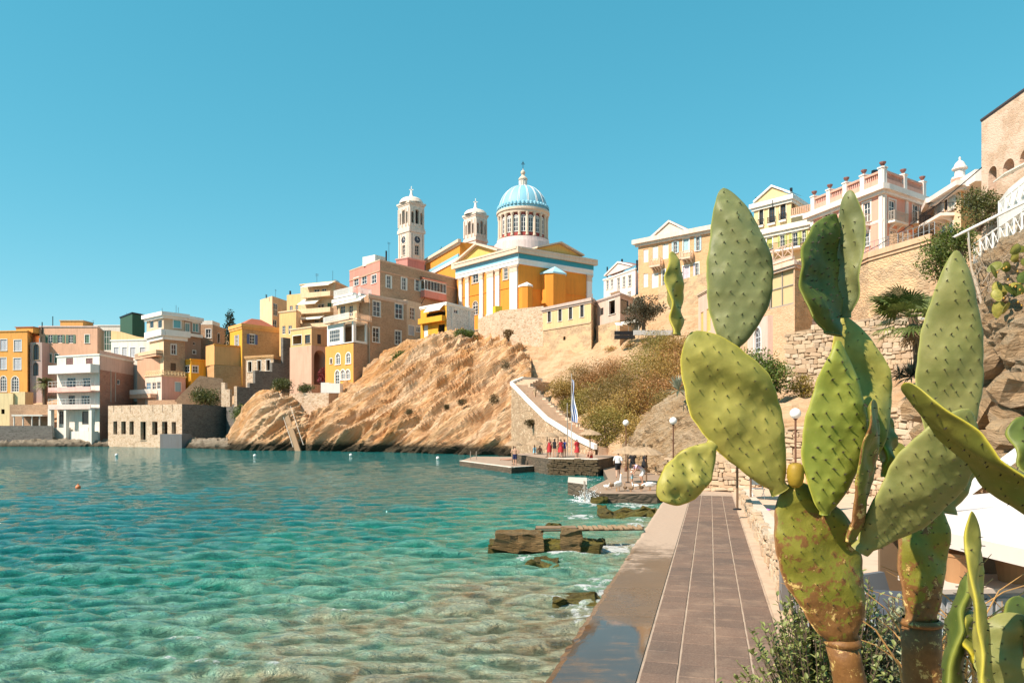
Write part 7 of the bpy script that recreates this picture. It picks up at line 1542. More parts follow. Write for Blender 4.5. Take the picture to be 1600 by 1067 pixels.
# orange buoy
b = Vector((XP(122,47.6), 47.6, WATER_Z)); t = thing('buoy', 'small orange buoy floating in the bay', 'buoy', b); mb = MB(); mb.lathe(b+UP*.08, [(.16*math.sin(a)+.001, -.16*math.cos(a)) for a in [math.pi*i/10 for i in range(11)]], 16, False); mb.build('float', paint((.75,.22,.08), .4), t, smooth=True); mb = MB(); mb.tube([b+UP*.22, b+UP*.32], .04, 8); mb.build('eyelet', paint((.75,.22,.08), .4), t)
for k, (x, y) in enumerate(((182,712), (398,713), (684,717), (548,712))):
    Y = 3.85*F/(y-HY); b = Vector((XP(x,Y), Y, WATER_Z)); mb = MB(); mb.lathe(b+UP*.12, [(.22*math.sin(a)+.001, -.22*math.cos(a)) for a in [math.pi*i/8 for i in range(9)]], 12, False); o = mb.build('marker_float', WHITE, loc=b, smooth=True); tag(o, ['white marker float off the shore stone building', 'white marker float off the rock shoulder', 'white marker float left of the bathing pier', 'white marker float off the bare cliff'][k], 'float', 'white marker floats')
# splash at the quay
mb = MB(); rr = random.Random(4); b = gp(921, 784, WATER_Z); mb.sh = None
for k in range(420):
    a = rr.gauss(0,.33); hh = abs(rr.gauss(0,.42))*max(.1, 1-abs(a)*1.1)*1.6; p = b+Vector((a*1.1, rr.gauss(0,.25), hh)); s_ = rr.uniform(.012,.05)*(1.2-min(1,hh)); mb.lathe(p, [(.001,-s_), (s_*.8,-s_*.2), (s_*.7,s_*.5), (.001,s_)], 5, False)
mb.build('sea_spray', paint((.86,.88,.88), .3, .02), kind='stuff')
# geese, ducks, pigeon
def bird(name, label, loc, L, rz, mat, neck=1.0, beak=(.65,.28,.04), group=None, low=False):
    t = thing(name, label, name if name != 'duck' else 'duck', loc, group, rz)
    names = [('tail',(0,.62,.62),.05), ('rump',(0,.35,.52),.20), ('body',(0,0,.50),.27), ('brst',(0,-.32,.52),.20), ('nk1',(0,-.46,.72 if not low else .6),.09), ('nk2',(0,-.50,.72+.35*neck if not low else .58),.065), ('head',(0,-.56-(.2 if low else 0),.80+.48*neck if not low else .42),.085)]
    me = bpy.data.meshes.new('b'); me.from_pydata([Vector(p)*L for n, p, r_ in names], [(i, i+1) for i in range(6)], []); o = bpy.data.objects.new('b', me); COL.objects.link(o); sk = o.modifiers.new('s','SKIN'); sb = o.modifiers.new('u','SUBSURF'); sb.levels = 2
    for i, (n, p, r_) in enumerate(names): v = me.skin_vertices[0].data[i]; v.radius = (r_*L, r_*L); v.use_root = i == 2
    em = bpy.data.meshes.new_from_object(o.evaluated_get(bpy.context.evaluated_depsgraph_get())); bpy.data.objects.remove(o)
    mb = MB(); mb.faces([v.co for v in em.vertices], [tuple(p.vertices) for p in em.polygons]); bd = mb.build('body', mat, t, smooth=True, local=True)
    h_ = Vector(names[-1][1])*L; mb = MB(); mb.tube([h_+Vector((0,-.06,0))*L, h_+Vector((0,-.22,-.05))*L], [.05*L,.02*L], 6); mb.build('beak', paint(beak), bd, local=True)
    for s_ in (-1,1):
        mb = MB(); mb.tube([Vector((.1*s_,.05,.34))*L, Vector((.1*s_,.05,.03))*L], .025*L, 6); mb.poly([Vector((.1*s_,.08,.02))*L, Vector((.02*s_,-.14,.015))*L, Vector((.20*s_,-.14,.015))*L]); mb.build('leg', paint(beak), t, local=True)
        mb = MB(); mb.faces([Vector((.25*s_,-.25,.58))*L, Vector((.29*s_,.1,.66))*L, Vector((.12*s_,.62,.64))*L, Vector((.26*s_,.2,.42))*L, Vector((.27*s_,-.1,.45))*L], [(0,1,2,3,4)]); mb.build('wing', mat, bd, local=True)
    return t
GW = paint((.80,.78,.74), .8, .1); DK = paint((.26,.17,.10), .8, .5)
bird('goose', 'white goose standing upright at the quay edge', gp(966,767,0), .72, R(150), GW, 1.0); bird('goose', 'white goose with lowered head at the right of the quay', gp(1015,766,0), .62, R(-80), GW, .4, low=True)
for k, (x, y) in enumerate(((948,765), (956,763), (977,767), (993,764), (1002,767), (986,768))): bird('duck', ['brown duck farthest left on the quay', 'brown duck just left of the upright goose', 'brown duck right behind the upright goose', 'brown duck near the toddler', 'brown duck near the lowered goose', 'brown duck in the middle of the quay edge'][k], gp(x, y, 0), .38, R(40+70*k), DK if k % 3 else GW, .5, group='ducks on the quay')
bird('pigeon', 'grey pigeon on the walkway paving', gp(1093,772,.01), .26, R(60), paint((.10,.10,.12)), .3, (.1,.08,.08))
# things on the terrace: towel, shoes, closed parasol
b = gp(1187,796,.325); mb = MB(); n = 12; vv = [(b.x-.35+.7*i/n, b.y-.25+.5*j/n, b.z+.03+.03*math.sin(i*1.1)*math.cos(j*.9)) for j in range(n+1) for i in range(n+1)]; mb.faces(vv, [(j*(n+1)+i, j*(n+1)+i+1, (j+1)*(n+1)+i+1, (j+1)*(n+1)+i) for j in range(n) for i in range(n)]); o = mb.build('beach_towel', paint((.55,.22,.58), .9), loc=b, smooth=True); tag(o, 'crumpled purple towel lying on the terrace', 'towel')
for k, (x, y) in enumerate(((1172,792), (1178,795))):
    b = gp(x, y, .325); t = thing('sandal', ['left black sandal beside the purple towel', 'right black sandal beside the purple towel'][k], 'sandal', b, 'pair of sandals'); mb = MB(); mb.prism([b+Vector((.06*math.cos(a)*(1.2 if math.sin(a) > 0 else 1), .14*math.sin(a), 0)) for a in [6.283*i/14 for i in range(14)]], UP*.03); mb.build('sole', BLACK, t); mb = MB(); mb.tube([b+Vector((-.06,.02,.03)), b+Vector((0,.05,.08)), b+Vector((.06,.02,.03))], .015, 6); mb.build('strap', BLACK, t)
b = gp(1262,800,.33); t = thing('closed_parasol', 'closed pink, orange and blue beach parasol behind the front cactus pad', 'parasol', b); mb = MB(); mb.tube([b, b+UP*(ZP(655,b.y)-.33)], .025, 8); mb.build('pole', WHITE, t)
for k, (m, z0, z1) in enumerate(((CYANC, .35, .8), (paint((.72,.42,.20), .8), .8, 1.6), (paint((.72,.40,.46), .8), 1.6, ZP(665,b.y)-.33))):
    mb = MB(); n = 20; r0 = lambda z: .30*(1-(z-.35)/(ZP(665,b.y)-.33-.35))+.02
    rows = [[b+Vector((math.cos(6.283*j/n)*r0(z)*(1+.2*(j % 2)), math.sin(6.283*j/n)*r0(z)*(1+.2*(j % 2)), z)) for j in range(n)] for z in (z0, (z0+z1)/2, z1)]
    mb.faces([p for rw in rows for p in rw], [(i*n+j, i*n+(j+1) % n, (i+1)*n+(j+1) % n, (i+1)*n+j) for i in range(2) for j in range(n)]); mb.build('canopy_panel', m, t)
b = gp(1183,779,.33); t = thing('folding_chair', 'white folding chair by the stone wall behind the cactus', 'chair', b); mb = MB()
for s_ in (-.25,.25): mb.tube([b+Vector((s_,-.25,0)), b+Vector((s_,.25,.85))], .015, 6); mb.tube([b+Vector((s_,.25,0)), b+Vector((s_,-.25,.45))], .015, 6)
mb.build('frame', WHITE, t); mb = MB(); mb.cbox(b+UP*.44, .5, .45, .03); mb.build('seat', WHITE, t); mb = MB(); mb.cbox(b+Vector((0,.2,.72)), .5, .03, .25); mb.build('backrest', WHITE, t)
# pale awnings on the cafe terrace
h = thing('cafe_awning', 'row of pale scalloped awnings under the olive tree', 'awning', P(980,510,112)); mb = MB()
for k in range(4):
    a = P(963+k*9, 508-k*1.5, 112.5-k); mb.faces([a, a+Vector((1.1,0,-.1)), a+Vector((1.1,2,.5)), a+Vector((0,2,.6)), a+Vector((.55,1,.55))], [(0,1,4), (1,2,4), (2,3,4), (3,0,4)])
mb.build('canvas', CANVAS, h); mb = MB()
for x in (964, 982, 998): p = P(x, 507, 112.5); mb.tube([p-UP*2.3, p], .04, 5)
mb.build('posts', WHITE, h)
t = thing('cafe_bench', 'dark covered seating on the cafe terrace under the awnings', 'seating', P(976,527,111)); mb = MB(); mb.cbox(P(976,527,111), 3.0, 1.0, .5); mb.build('seat', BLACK, t); mb = MB(); mb.cbox(P(976,522,111.5)+Vector((0,.3,.2)), 3.0, .15, .6); mb.build('backrest', BLACK, t)
t = thing('terrace_parapet', 'low grey stone parapet by the olive trunk', 'wall', P(1020,520,105)); mb = MB(); mb.cbox(P(1020,520,105), 5.5, .4, .7); mb.build('wall', plaster((.5,.48,.46)), t)
t = thing('white_cross', 'thin white cross by the fan palm', 'cross', P(1450, 520, 40)); mb = MB(); mb.tube([P(1450,560,40), P(1450,486,40)], .04, 6); mb.tube([P(1438,498,40), P(1458,498,40)], .035, 6); mb.build('frame', WHITE, t)

# ================================================================ the prickly pears in the foreground
def cactus_mat(c1, c2, rimc, scar=0.0, name='cactus_skin'):
    m, nt, b = new_mat(name); v = coords(nt, 'Object')
    n1 = noise_(nt, v, 9, 4, .6); n2 = noise_(nt, v, 60, 4, .65); n3 = noise_(nt, v, 22, 5, .7)
    at = nt.nodes.new('ShaderNodeAttribute'); at.attribute_name = 'rim'; al = nt.nodes.new('ShaderNodeAttribute'); al.attribute_name = 'along'; ar = nt.nodes.new('ShaderNodeAttribute'); ar.attribute_name = 'areole'
    base = mixc(nt, ramp(nt, n1.outputs[0], [(.35,(0,0,0)), (.68,(1,1,1))]).outputs[0], c1, c2)
    base = mixc(nt, math_(nt, 'MULTIPLY', n2.outputs[0], .30), base, sc(c1, .72))
    base = mixc(nt, math_(nt, 'MULTIPLY', at.outputs['Fac'], .8), base, rimc)
    base = mixc(nt, math_(nt, 'MULTIPLY', ar.outputs['Fac'], .35), base, sc(c2, 1.35))
    dt = nt.nodes.new('ShaderNodeAttribute'); dt.attribute_name = 'dot'; base = mixc(nt, math_(nt, 'MULTIPLY', dt.outputs['Fac'], .85), base, (.05,.035,.012))
    spots = ramp(nt, noise_(nt, v, 85, 2, .5).outputs[0], [(.70,(0,0,0)), (.74,(1,1,1))]).outputs[0]
    base = mixc(nt, math_(nt, 'MULTIPLY', spots, .5), base, (.24,.20,.07))
    if scar:
        k = math_(nt, 'ADD', math_(nt, 'MULTIPLY', math_(nt, 'SUBTRACT', .60, al.outputs['Fac']), .36), math_(nt, 'MULTIPLY', at.outputs['Fac'], .30))
        n5 = noise_(nt, v, 11, 6, .72); s = math_(nt, 'ADD', k, math_(nt, 'ADD', math_(nt, 'ADD', n3.outputs[0], math_(nt, 'MULTIPLY', math_(nt, 'SUBTRACT', n5.outputs[0], .5), .9)), -.05+.12*scar)); br = ramp(nt, s, [(.60,(0,0,0)), (.68,(1,1,1))]).outputs[0]
        cork = mixc(nt, n2.outputs[0], (.085,.035,.008), (.30,.14,.045)); base = mixc(nt, br, base, cork)
        n4 = noise_(nt, v, 30, 6, .75, .4); fl = ramp(nt, math_(nt, 'ADD', n4.outputs[0], math_(nt, 'MULTIPLY', br, .08)), [(.655,(0,0,0)), (.67,(1,1,1))]).outputs[0]
        base = mixc(nt, fl, base, mixc(nt, n1.outputs[0], (.55,.36,.06), (.52,.38,.20)))
    nt.links.new(base, b.inputs['Base Color']); b.inputs['Roughness'].default_value = .52; b.inputs['Specular IOR Level'].default_value = .3
    b.inputs['Subsurface Weight'].default_value = .12; b.inputs['Subsurface Radius'].default_value = (.012,.014,.004); b.inputs['Subsurface Scale'].default_value = .5
    h_ = math_(nt, 'ADD', math_(nt, 'MULTIPLY', n2.outputs[0], .25), n3.outputs[0]); bump(nt, b, h_, .25 if not scar else .55, .006)
    return m
C_PALE = cactus_mat((.23,.22,.042), (.40,.345,.08), (.46,.38,.04)); C_BLUE = cactus_mat((.12,.14,.05), (.215,.22,.088), (.25,.27,.05)); C_MID = cactus_mat((.055,.085,.014), (.10,.13,.026), (.21,.22,.03))
C_MID2 = cactus_mat((.16,.20,.026), (.28,.29,.048), (.28,.27,.035)); C_GREY = cactus_mat((.17,.18,.05), (.255,.24,.082), (.28,.28,.075)); C_YEL = cactus_mat((.12,.135,.02), (.19,.18,.03), (.50,.40,.025)); C_OLDG = cactus_mat((.13,.13,.025), (.20,.19,.035), (.36,.33,.05), .35, 'ageing_cactus_skin'); C_OLD = cactus_mat((.16,.155,.018), (.23,.21,.028), (.26,.17,.03), 1.0, 'old_cactus_skin'); C_TRUNK = cactus_mat((.15,.13,.02), (.20,.16,.03), (.22,.12,.03), 2.6, 'corky_cactus_trunk')
SPINE = paint((.03,.022,.015), .7, .3); AREOLE = paint((.20,.18,.08), .9)
def pad(plant, base, tip, wpx, mat, yaw=0.0, bow=0.0, wide=.55, q=.62, T=.017, neck=.22, tw=None, seed=1, spacing=.036, curl=0.0, spine=1.0, name='pad', wob=.006, twist=0.0, label=None, bumph=.0017):
    """one flat joint: base and tip are (photo column, photo row, distance); yaw turns it about its own axis"""
    rng = np.random.default_rng(seed); b = P(*base); e = P(*tip); a = e-b; L = a.length; ad = a/L
    s0 = ad.cross(Vector((0,1,0))).normalized()
    if s0.x < 0 and abs(s0.x) > .2: s0 = -s0
    n0 = s0.cross(ad); n0 = -n0 if n0.y > 0 else n0
    Rm = Matrix.Rotation(yaw, 3, ad); s = Rm @ s0; n = Rm @ n0; Ym = (b.y+e.y)/2; k = Ym/F
    Wd = (tw*k if tw else wpx*k/max(.3, abs(math.cos(yaw))))/2; bw = bow*k
    nt, ns = max(40, int(L/.0042)), max(22, int(2*Wd/.0045))
    t = np.linspace(0, 1, nt+1); p = math.log(.5)/math.log(wide); f = np.sin(np.pi*np.clip(t, 0, 1)**p)**q; f = np.maximum(f, neck*np.clip(1-t*4, 0, 1)**.5); f[-1] = 0.0
    f[-2] = max(f[-2], .10)
    f = f*(1+.03*np.sin(t*9+seed)+.018*np.sin(t*23+seed*2)+.008*np.sin(t*61+seed*3))
    u = np.linspace(-1, 1, ns+1); u = np.sin(u*np.pi/2)*.35+u*.65
    tt, uu = np.meshgrid(t, u, indexing='ij'); ww = Wd*f[:, None]
    X = uu*ww; endf = np.clip(np.minimum(tt*6+.35, (1-tt)*9), 0, 1)**.5
    th = T*(1-np.abs(uu)**2.4).clip(0)**.52*endf*(1.25-.5*tt)
    # areoles on a staggered lattice
    ar = []
    rows = int(L/(spacing*.82))
    for i in range(1, rows):
        ti = (i+.25)/rows; wi = Wd*np.interp(ti, t, f)
        m = int(2*wi/spacing)
        for j in range(m+1):
            x = (j-m/2+(.25 if i % 2 else -.25))*spacing
            if abs(x) < wi*.90 and rng.random() > .07: ar.append((ti+rng.normal(0,.009), x+rng.normal(0,.0045)))
    ar = np.array(ar) if ar else np.zeros((0,2))
    mound = np.zeros_like(X); dot = np.zeros_like(X)
    for ti, x in ar:
        d2 = ((tt-ti)*L)**2+(X-x)**2; mound += rng.uniform(.45,1.25)*np.exp(-d2/(2*(spacing*.24)**2)); dot += np.exp(-d2/(2*.0030**2))
    wav = wob*(np.sin(tt*7+seed)*np.cos(X/ max(Wd,.01)*2.2+seed*1.7)+.6*np.sin(tt*13+X*40+seed))
    for q_ in range(7): wav = wav+wob*.22*np.sin(tt*rng.uniform(6,26)+X/max(Wd,.01)*rng.uniform(-6,6)+rng.uniform(0,6))
    bend = bw*4*tt*(1-tt); crl = curl*(X**2)/max(Wd, .01)+twist*X*(tt-.3)
    def side(sg):
        off = sg*(th+(mound*bumph+np.minimum(dot, 1)*.0008)*np.clip(th/T*1.4, 0, 1))+wav+crl
        return (np.array(b)[None,None,:]+tt[...,None]*np.array(a)+(X+bend)[...,None]*np.array(s)+off[...,None]*np.array(n))
    Fr, Bk = side(1), side(-1); V = np.concatenate([Fr.reshape(-1,3), Bk.reshape(-1,3)]); N1 = (nt+1)*(ns+1); idx = np.arange(N1).reshape(nt+1, ns+1)
    qf = np.stack([idx[:-1,:-1], idx[:-1,1:], idx[1:,1:], idx[1:,:-1]], -1).reshape(-1,4); fs = [tuple(int(v) for v in q_) for q_ in qf]+[tuple(int(v)+N1 for v in q_[::-1]) for q_ in qf]
    # sides are stitched, the rim is closed
    for i in range(nt):
        for c in (0, ns): fs.append((int(idx[i,c]), int(idx[i+1,c]), int(idx[i+1,c])+N1, int(idx[i,c])+N1))
    for c in range(ns): fs.append((int(idx[0,c]), int(idx[0,c+1]), int(idx[0,c+1])+N1, int(idx[0,c])+N1))
    mb = MB(); mb.v = [tuple(x) for x in V]; mb.f = fs; mb.m = [0]*len(fs); o = mb.build(name, mat, plant, smooth=True); me = o.data
    rim = np.clip((np.maximum(np.abs(uu), 1-endf*1.0)-.92)/.08, 0, 1)
    for nm, arr in (('rim', rim), ('along', tt), ('areole', np.minimum(mound, 1)), ('dot', np.clip(dot*1.6-.6, 0, 1)*min(1, spine))):
        at = me.attributes.new(nm, 'FLOAT', 'POINT'); at.data.foreach_set('value', np.concatenate([arr.ravel(), arr.ravel()]).astype(np.float32))
    if label: o['label'] = label
    sp = MB(); r2 = random.Random(seed)
    av, sv, nv_ = np.array(a), np.array(s), np.array(n)
    for ti, x in ar:
        i = min(nt, max(0, int(round(ti*nt)))); wi = Wd*f[i]; j = int(np.argmin(np.abs(u*wi-x)))
        for G, sg in ((Fr, 1), (Bk, -1)):
            c = Vector(G[i, j]); nn = n*sg; sp.mi = 1
            sp.lathe(c-nn*.0, [(.0034,-.001), (.0022,.0018), (.0003,.0026)], 5, False) if False else None
            tilt = (nn+ad*r2.uniform(-.2,.5)+s*r2.uniform(-.35,.35)).normalized(); sp.mi = 0
            for q_ in range(2 if r2.random() < .7 else 3):
                d = (tilt+Vector((r2.uniform(-.4,.4), r2.uniform(-.4,.4), r2.uniform(-.4,.4)))).normalized(); l = r2.uniform(.004,.009)*max(.8, spine); sp.tube([c-nn*.001, c+d*l], [.0016*max(.75, spine),.0005], 3, False)
    if sp.v: sp.build('spines', SPINE, o, kind='stuff')
    return o
CA = thing('prickly_pear_cactus', 'tall prickly pear with the big pale leaning pads in the foreground', 'cactus', (XP(1328,1.95), 1.95, 1.72), 'foreground prickly pears')
mb = MB(); mb.tube([P(1334,1120,1.95)-UP*.9, P(1330,1075,1.95), P(1322,1035,1.95), P(1316,1003,1.95)], [.06,.043,.040,.043], 24); tk = mb.build('trunk', C_TRUNK, CA, smooth=True)
for nm in ('rim','along','areole'): tk.data.attributes.new(nm, 'FLOAT', 'POINT')
def trunk_ring(pl, c, r): mb = MB(); mb.lathe(c, [(r*.9,-.012), (r*1.1,-.004), (r*1.12,.004), (r*.9,.012)], 24, False); o = mb.build('trunk_joint', C_TRUNK, pl, smooth=True)
trunk_ring(CA, P(1316,1003,1.95), .043)
pad(CA, (1322,1012,1.95), (1236,752,1.95), 132, C_OLD, yaw=.12, bow=6, wide=.52, q=.55, T=.030, neck=.42, seed=2, spine=.5, wob=.006, label='scarred old pad with yellow flaking bark')
pad(CA, (1219,768,1.93), (1080,519,1.88), 128, C_PALE, yaw=-.10, bow=4, wide=.56, q=.58, T=.020, neck=.24, seed=3, spine=.45, spacing=.037, bumph=.0014, label='largest pale pad leaning left')
pad(CA, (1143,547,1.90), (1131,291,1.93), 98, C_BLUE, yaw=-.15, bow=18, wide=.44, q=.62, T=.019, neck=.25, seed=4, spacing=.033, spine=.6, label='tall upright pad against the sky')
pad(CA, (1058,523,1.88), (1053,392,1.90), 30, C_PALE, yaw=.86, tw=54, bow=-2, wide=.5, q=.6, T=.008, neck=.35, seed=5, spine=.5, label='small pad seen edge on at the left')
pad(CA, (1113,694,1.90), (1032,782,1.84), 72, C_PALE, yaw=.06, bow=4, wide=.56, q=.56, T=.017, neck=.28, seed=6, spacing=.026, spine=.7, bumph=.0022, label='small drooping pad hanging over the walkway')
pad(CA, (1298,524,1.88), (1302,335,1.92), 66, C_MID, yaw=.62, tw=114, bow=-34, wide=.42, q=.70, T=.012, neck=.3, seed=7, spacing=.028, spine=.9, label='dark shaded pad turned away from the sun')
pad(CA, (1322,497,1.93), (1330,297,1.90), 36, C_BLUE, yaw=-1.0, tw=54, wide=.5, q=.55, T=.010, neck=.35, seed=8, spine=.6, label='narrow upright pad seen nearly edge on')
pad(CA, (1352,735,1.96), (1318,494,1.97), 86, C_PALE, yaw=-.15, bow=12, wide=.52, q=.60, T=.020, neck=.4, seed=9, spine=.3, bumph=.0012)
pad(CA, (1288,803,1.90), (1310,531,1.86), 96, C_MID2, yaw=-.02, bow=6, wide=.44, q=.72, T=.019, neck=.2, seed=10, spacing=.033, spine=1.3, bumph=.0024, label='deep green front pad dotted with dark spines')
pad(CA, (1334,846,1.86), (1372,624,1.82), 50, C_OLDG, yaw=.85, tw=74, bow=2, wide=.56, q=.5, T=.009, neck=.4, seed=11, spine=.4, label='brown shaded pad beside the deep green one')
pad(CA, (1386,745,1.98), (1388,652,1.98), 26, C_YEL, yaw=.9, tw=50, wide=.5, q=.55, T=.014, neck=.4, seed=12, spine=.4)
pad(CA, (1343,860,1.90), (1516,640,1.74), 118, C_GREY, yaw=.05, bow=14, wide=.56, q=.62, T=.021, neck=.24, seed=13, spacing=.030, spine=.5, bumph=.0018, label='large pad leaning right with a slim dark shadow across it')
mb = MB(); c = P(1243,741,1.90); mb.lathe(c, [(.008,-.034), (.017,-.026), (.021,-.008), (.021,.012), (.017,.025), (.010,.029), (.008,.024)], 18); fr = mb.build('fruit', cactus_mat((.30,.19,.02), (.40,.27,.03), (.3,.2,.03)), CA, smooth=True)
mb = MB()
for k in range(26): a = k*2.4; z = -.026+.05*k/26; r = .019*math.sin(math.pi*(k+6)/36)**.5; p = c+Vector((math.cos(a)*r, math.sin(a)*r, z)); mb.lathe(p, [(.002,-.001), (.0016,.002), (.0004,.003)], 5)
mb.build('fruit_spots', SPINE, fr)
CB = thing('prickly_pear_cactus', 'second prickly pear with the tallest tapering pad at the right', 'cactus', (XP(1440,2.2), 2.2, 1.72), 'foreground prickly pears')
mb = MB(); mb.tube([P(1446,1130,2.2)-UP*.7, P(1444,1080,2.2), P(1440,1020,2.2), P(1438,972,2.2)], [.064,.056,.054,.056], 24); tk = mb.build('trunk', C_TRUNK, CB, smooth=True)
for nm in ('rim','along','areole'): tk.data.attributes.new(nm, 'FLOAT', 'POINT')
trunk_ring(CB, P(1438,972,2.2), .055)
pad(CB, (1438,982,2.2), (1446,770,2.2), 82, C_OLD, yaw=.1, wide=.55, q=.45, T=.032, neck=.75, seed=21, spine=.5, label='thick scarred pad on the second trunk')
pad(CB, (1482,705,2.25), (1497,390,2.22), 94, C_GREY, yaw=-.2, bow=-4, wide=.36, q=.58, T=.020, neck=.4, seed=22, spacing=.040, spine=1.1, label='tallest tapering pad at the right')
pad(CB, (1470,800,2.22), (1486,660,2.25), 86, C_GREY, yaw=-.1, wide=.5, q=.5, T=.022, neck=.6, seed=27, spine=.5)
pad(CB, (1398,830,2.25), (1406,690,2.3), 52, C_OLD, yaw=.35, wide=.55, q=.5, T=.018, neck=.5, seed=23, spine=.4, label='yellow brown pad behind the leaning one')
CC = thing('prickly_pear_cactus', 'third prickly pear with yellow edged pads at the lower right corner', 'cactus', (XP(1640,1.55), 1.55, 1.72), 'foreground prickly pears')
mb = MB(); mb.tube([P(1650,1300,1.6), P(1648,1180,1.6), P(1640,1060,1.6), P(1640,900,1.6)], [.07,.06,.05,.04], 20); tk = mb.build('trunk', C_TRUNK, CC, smooth=True)
for nm in ('rim','along','areole'): tk.data.attributes.new(nm, 'FLOAT', 'POINT')
pad(CC, (1650,832,1.55), (1410,601,1.50), 40, C_YEL, yaw=-1.36, tw=84, bow=4, wide=.5, q=.5, T=.009, neck=.4, seed=31, spine=.4, label='long pad seen edge on with a bright yellow rim')
pad(CC, (1650,780,1.75), (1588,652,1.75), 80, C_MID, yaw=.4, wide=.55, q=.55, T=.016, seed=32)
pad(CC, (1548,1120,1.55), (1513,798,1.52), 52, C_PALE, yaw=.85, tw=70, bow=5, wide=.5, q=.45, T=.010, neck=.5, seed=33, spine=.4, wob=.005, label='upright wavy pad with yellow rim and brown scar')
pad(CC, (1640,1120,1.60), (1560,958,1.66), 130, C_GREY, yaw=-.2, wide=.5, q=.5, T=.018, neck=.5, seed=34, spine=.7)
pad(CC, (1480,1085,1.75), (1513,890,1.72), 40, C_MID, yaw=1.0, tw=90, bow=8, wide=.5, q=.5, T=.018, neck=.5, seed=35)
pad(CC, (1545,1040,1.72), (1500,946,1.72), 62, C_YEL, yaw=.75, tw=80, wide=.5, q=.5, T=.017, neck=.5, seed=36)
pad(CC, (1600,1130,1.72), (1530,985,1.80), 90, C_PALE, yaw=.5, wide=.5, q=.5, T=.014, neck=.5, seed=37, spine=.6)
pad(CC, (1600,1060,1.85), (1592,930,1.9), 84, C_MID, yaw=.3, wide=.5, q=.5, T=.014, neck=.5, seed=38, spine=.6)
# cactus bush on the rock face
t = thing('wild_prickly_pear', 'bushy prickly pear with many small pads on top of the right rock face', 'cactus', P(1590, 480, 21)); rr = random.Random(8)
for k in range(44):
    x = rr.uniform(1552,1640); y = rr.uniform(392,488)-(x-1552)*.15; Y = rr.uniform(20.3,22); a = rr.uniform(-1.2,1.2); l = rr.uniform(20,30)
    pm = MB(); c = P(x, y, Y); ax = Vector((math.sin(a), rr.uniform(-.4,.4), math.cos(a))).normalized(); nn = Vector((rr.uniform(-.9,.9), -1, rr.uniform(-.3,.7))); nn = (nn-ax*nn.dot(ax)).normalized(); sd_ = ax.cross(nn); Lp = l*Y/F; ring = []
    m = 14
    pts_ = [(math.cos(6.283*i/m), math.sin(6.283*i/m)) for i in range(m)]; sh = lambda ct: Lp*.36*(1-.25*ct*-1) 
    r1 = [c+ax*Lp*.5*p_[0]+sd_*Lp*.34*p_[1]*(1+.2*p_[0]) for p_ in pts_]; r2_ = [c+(q_-c)*.8+nn*.022 for q_ in r1]; r3 = [c+(q_-c)*.8-nn*.022 for q_ in r1]
    pm.faces(r1+r2_+r3+[c+nn*.028, c-nn*.028], [(i, (i+1) % m, m+(i+1) % m, m+i) for i in range(m)]+[(i, (i+1) % m, 2*m+(i+1) % m, 2*m+i) for i in range(m)]+[(m+i, m+(i+1) % m, 3*m) for i in range(m)]+[(2*m+i, 2*m+(i+1) % m, 3*m+1) for i in range(m)])
    po = pm.build('pad', (C_PALE, C_MID, C_YEL)[k % 3], t, smooth=True)
    for nm in ('rim','along','areole'): po.data.attributes.new(nm, 'FLOAT', 'POINT')
fm = MB()
for k in range(34): p = P(rr.uniform(1556,1640), rr.uniform(410,478), rr.uniform(20.4,21)); fm.lathe(p, [(.008,-.03), (.022,-.015), (.024,.015), (.014,.034)], 7)
fm.build('fruits', paint((.48,.26,.04), .6), t, kind='stuff')

# ================================================================ shrubs at the cactus foot
NEARLEAF = leaf_mat((.07,.095,.02), (.30,.33,.10), c3=(.46,.44,.18)); GREYLEAF = leaf_mat((.10,.115,.055), (.36,.37,.20), c3=(.50,.50,.32))
def near_shrub(name, label, c, rx, ry, rz, mat, n, leaf, seed):
    rng = random.Random(seed); c = Vector(c); t = thing(name, label, 'bush', c); st = MB(); mb = MB(); mb.sh = []
    for k in range(n):
        d = Vector((rng.gauss(0,1)*rx, rng.gauss(0,1)*ry, 0))*.5; e = c+Vector((d.x, d.y, rz*rng.uniform(.55,1.0)*max(.3, 1-(d.x/rx)**2*.5-(d.y/ry)**2*.5))); m = c.lerp(e,.5)+Vector((d.x*.2, d.y*.2, 0))
        st.tube([c+d*.35, m, e], [.006,.004,.002], 4, False); tone = rng.uniform(-.2,.2)
        for j in range(26):
            f = rng.uniform(.25,1.0); p = (m.lerp(e, f*2-1) if f > .5 else c.lerp(m, f*2)); a = rng.uniform(0,6.28); ax = Vector((math.cos(a), math.sin(a), rng.uniform(.2,1.3))).normalized(); s = ax.cross(UP).normalized(); l = leaf*rng.uniform(.6,1.2); w = l*.24; up_ = s.cross(ax)
            v = min(1, max(0, .5+tone+rng.uniform(-.25,.25)))
            mb.faces([p, p+ax*l*.35+s*w+up_*w*.3, p+ax*l*.75+s*w*.8+up_*w*.2, p+ax*l, p+ax*l*.75-s*w*.8+up_*w*.2, p+ax*l*.35-s*w+up_*w*.3, p+ax*l*.5], [(0,1,6),(1,2,6),(2,3,6),(3,4,6),(4,5,6),(5,0,6)]); mb.sh += [v]*7
    st.build('stems', BARK, t, kind='stuff'); mb.build('foliage', mat, t, smooth=False); return t
near_shrub('coastal_shrub', 'leafy green coastal shrub left of the cactus trunk', (1.95, 4.55, 1.42), .5, .5, 1.2, NEARLEAF, 320, .045, 1)
near_shrub('coastal_shrub', 'second leafy shrub directly behind the cactus trunk', (2.35, 4.5, 1.40), .45, .45, .95, GREYLEAF, 240, .042, 2)
near_shrub('coastal_shrub', 'grey green shrub right of the cactus trunk', (2.72, 4.9, 1.30), .42, .45, 1.0, GREYLEAF, 260, .042, 3)
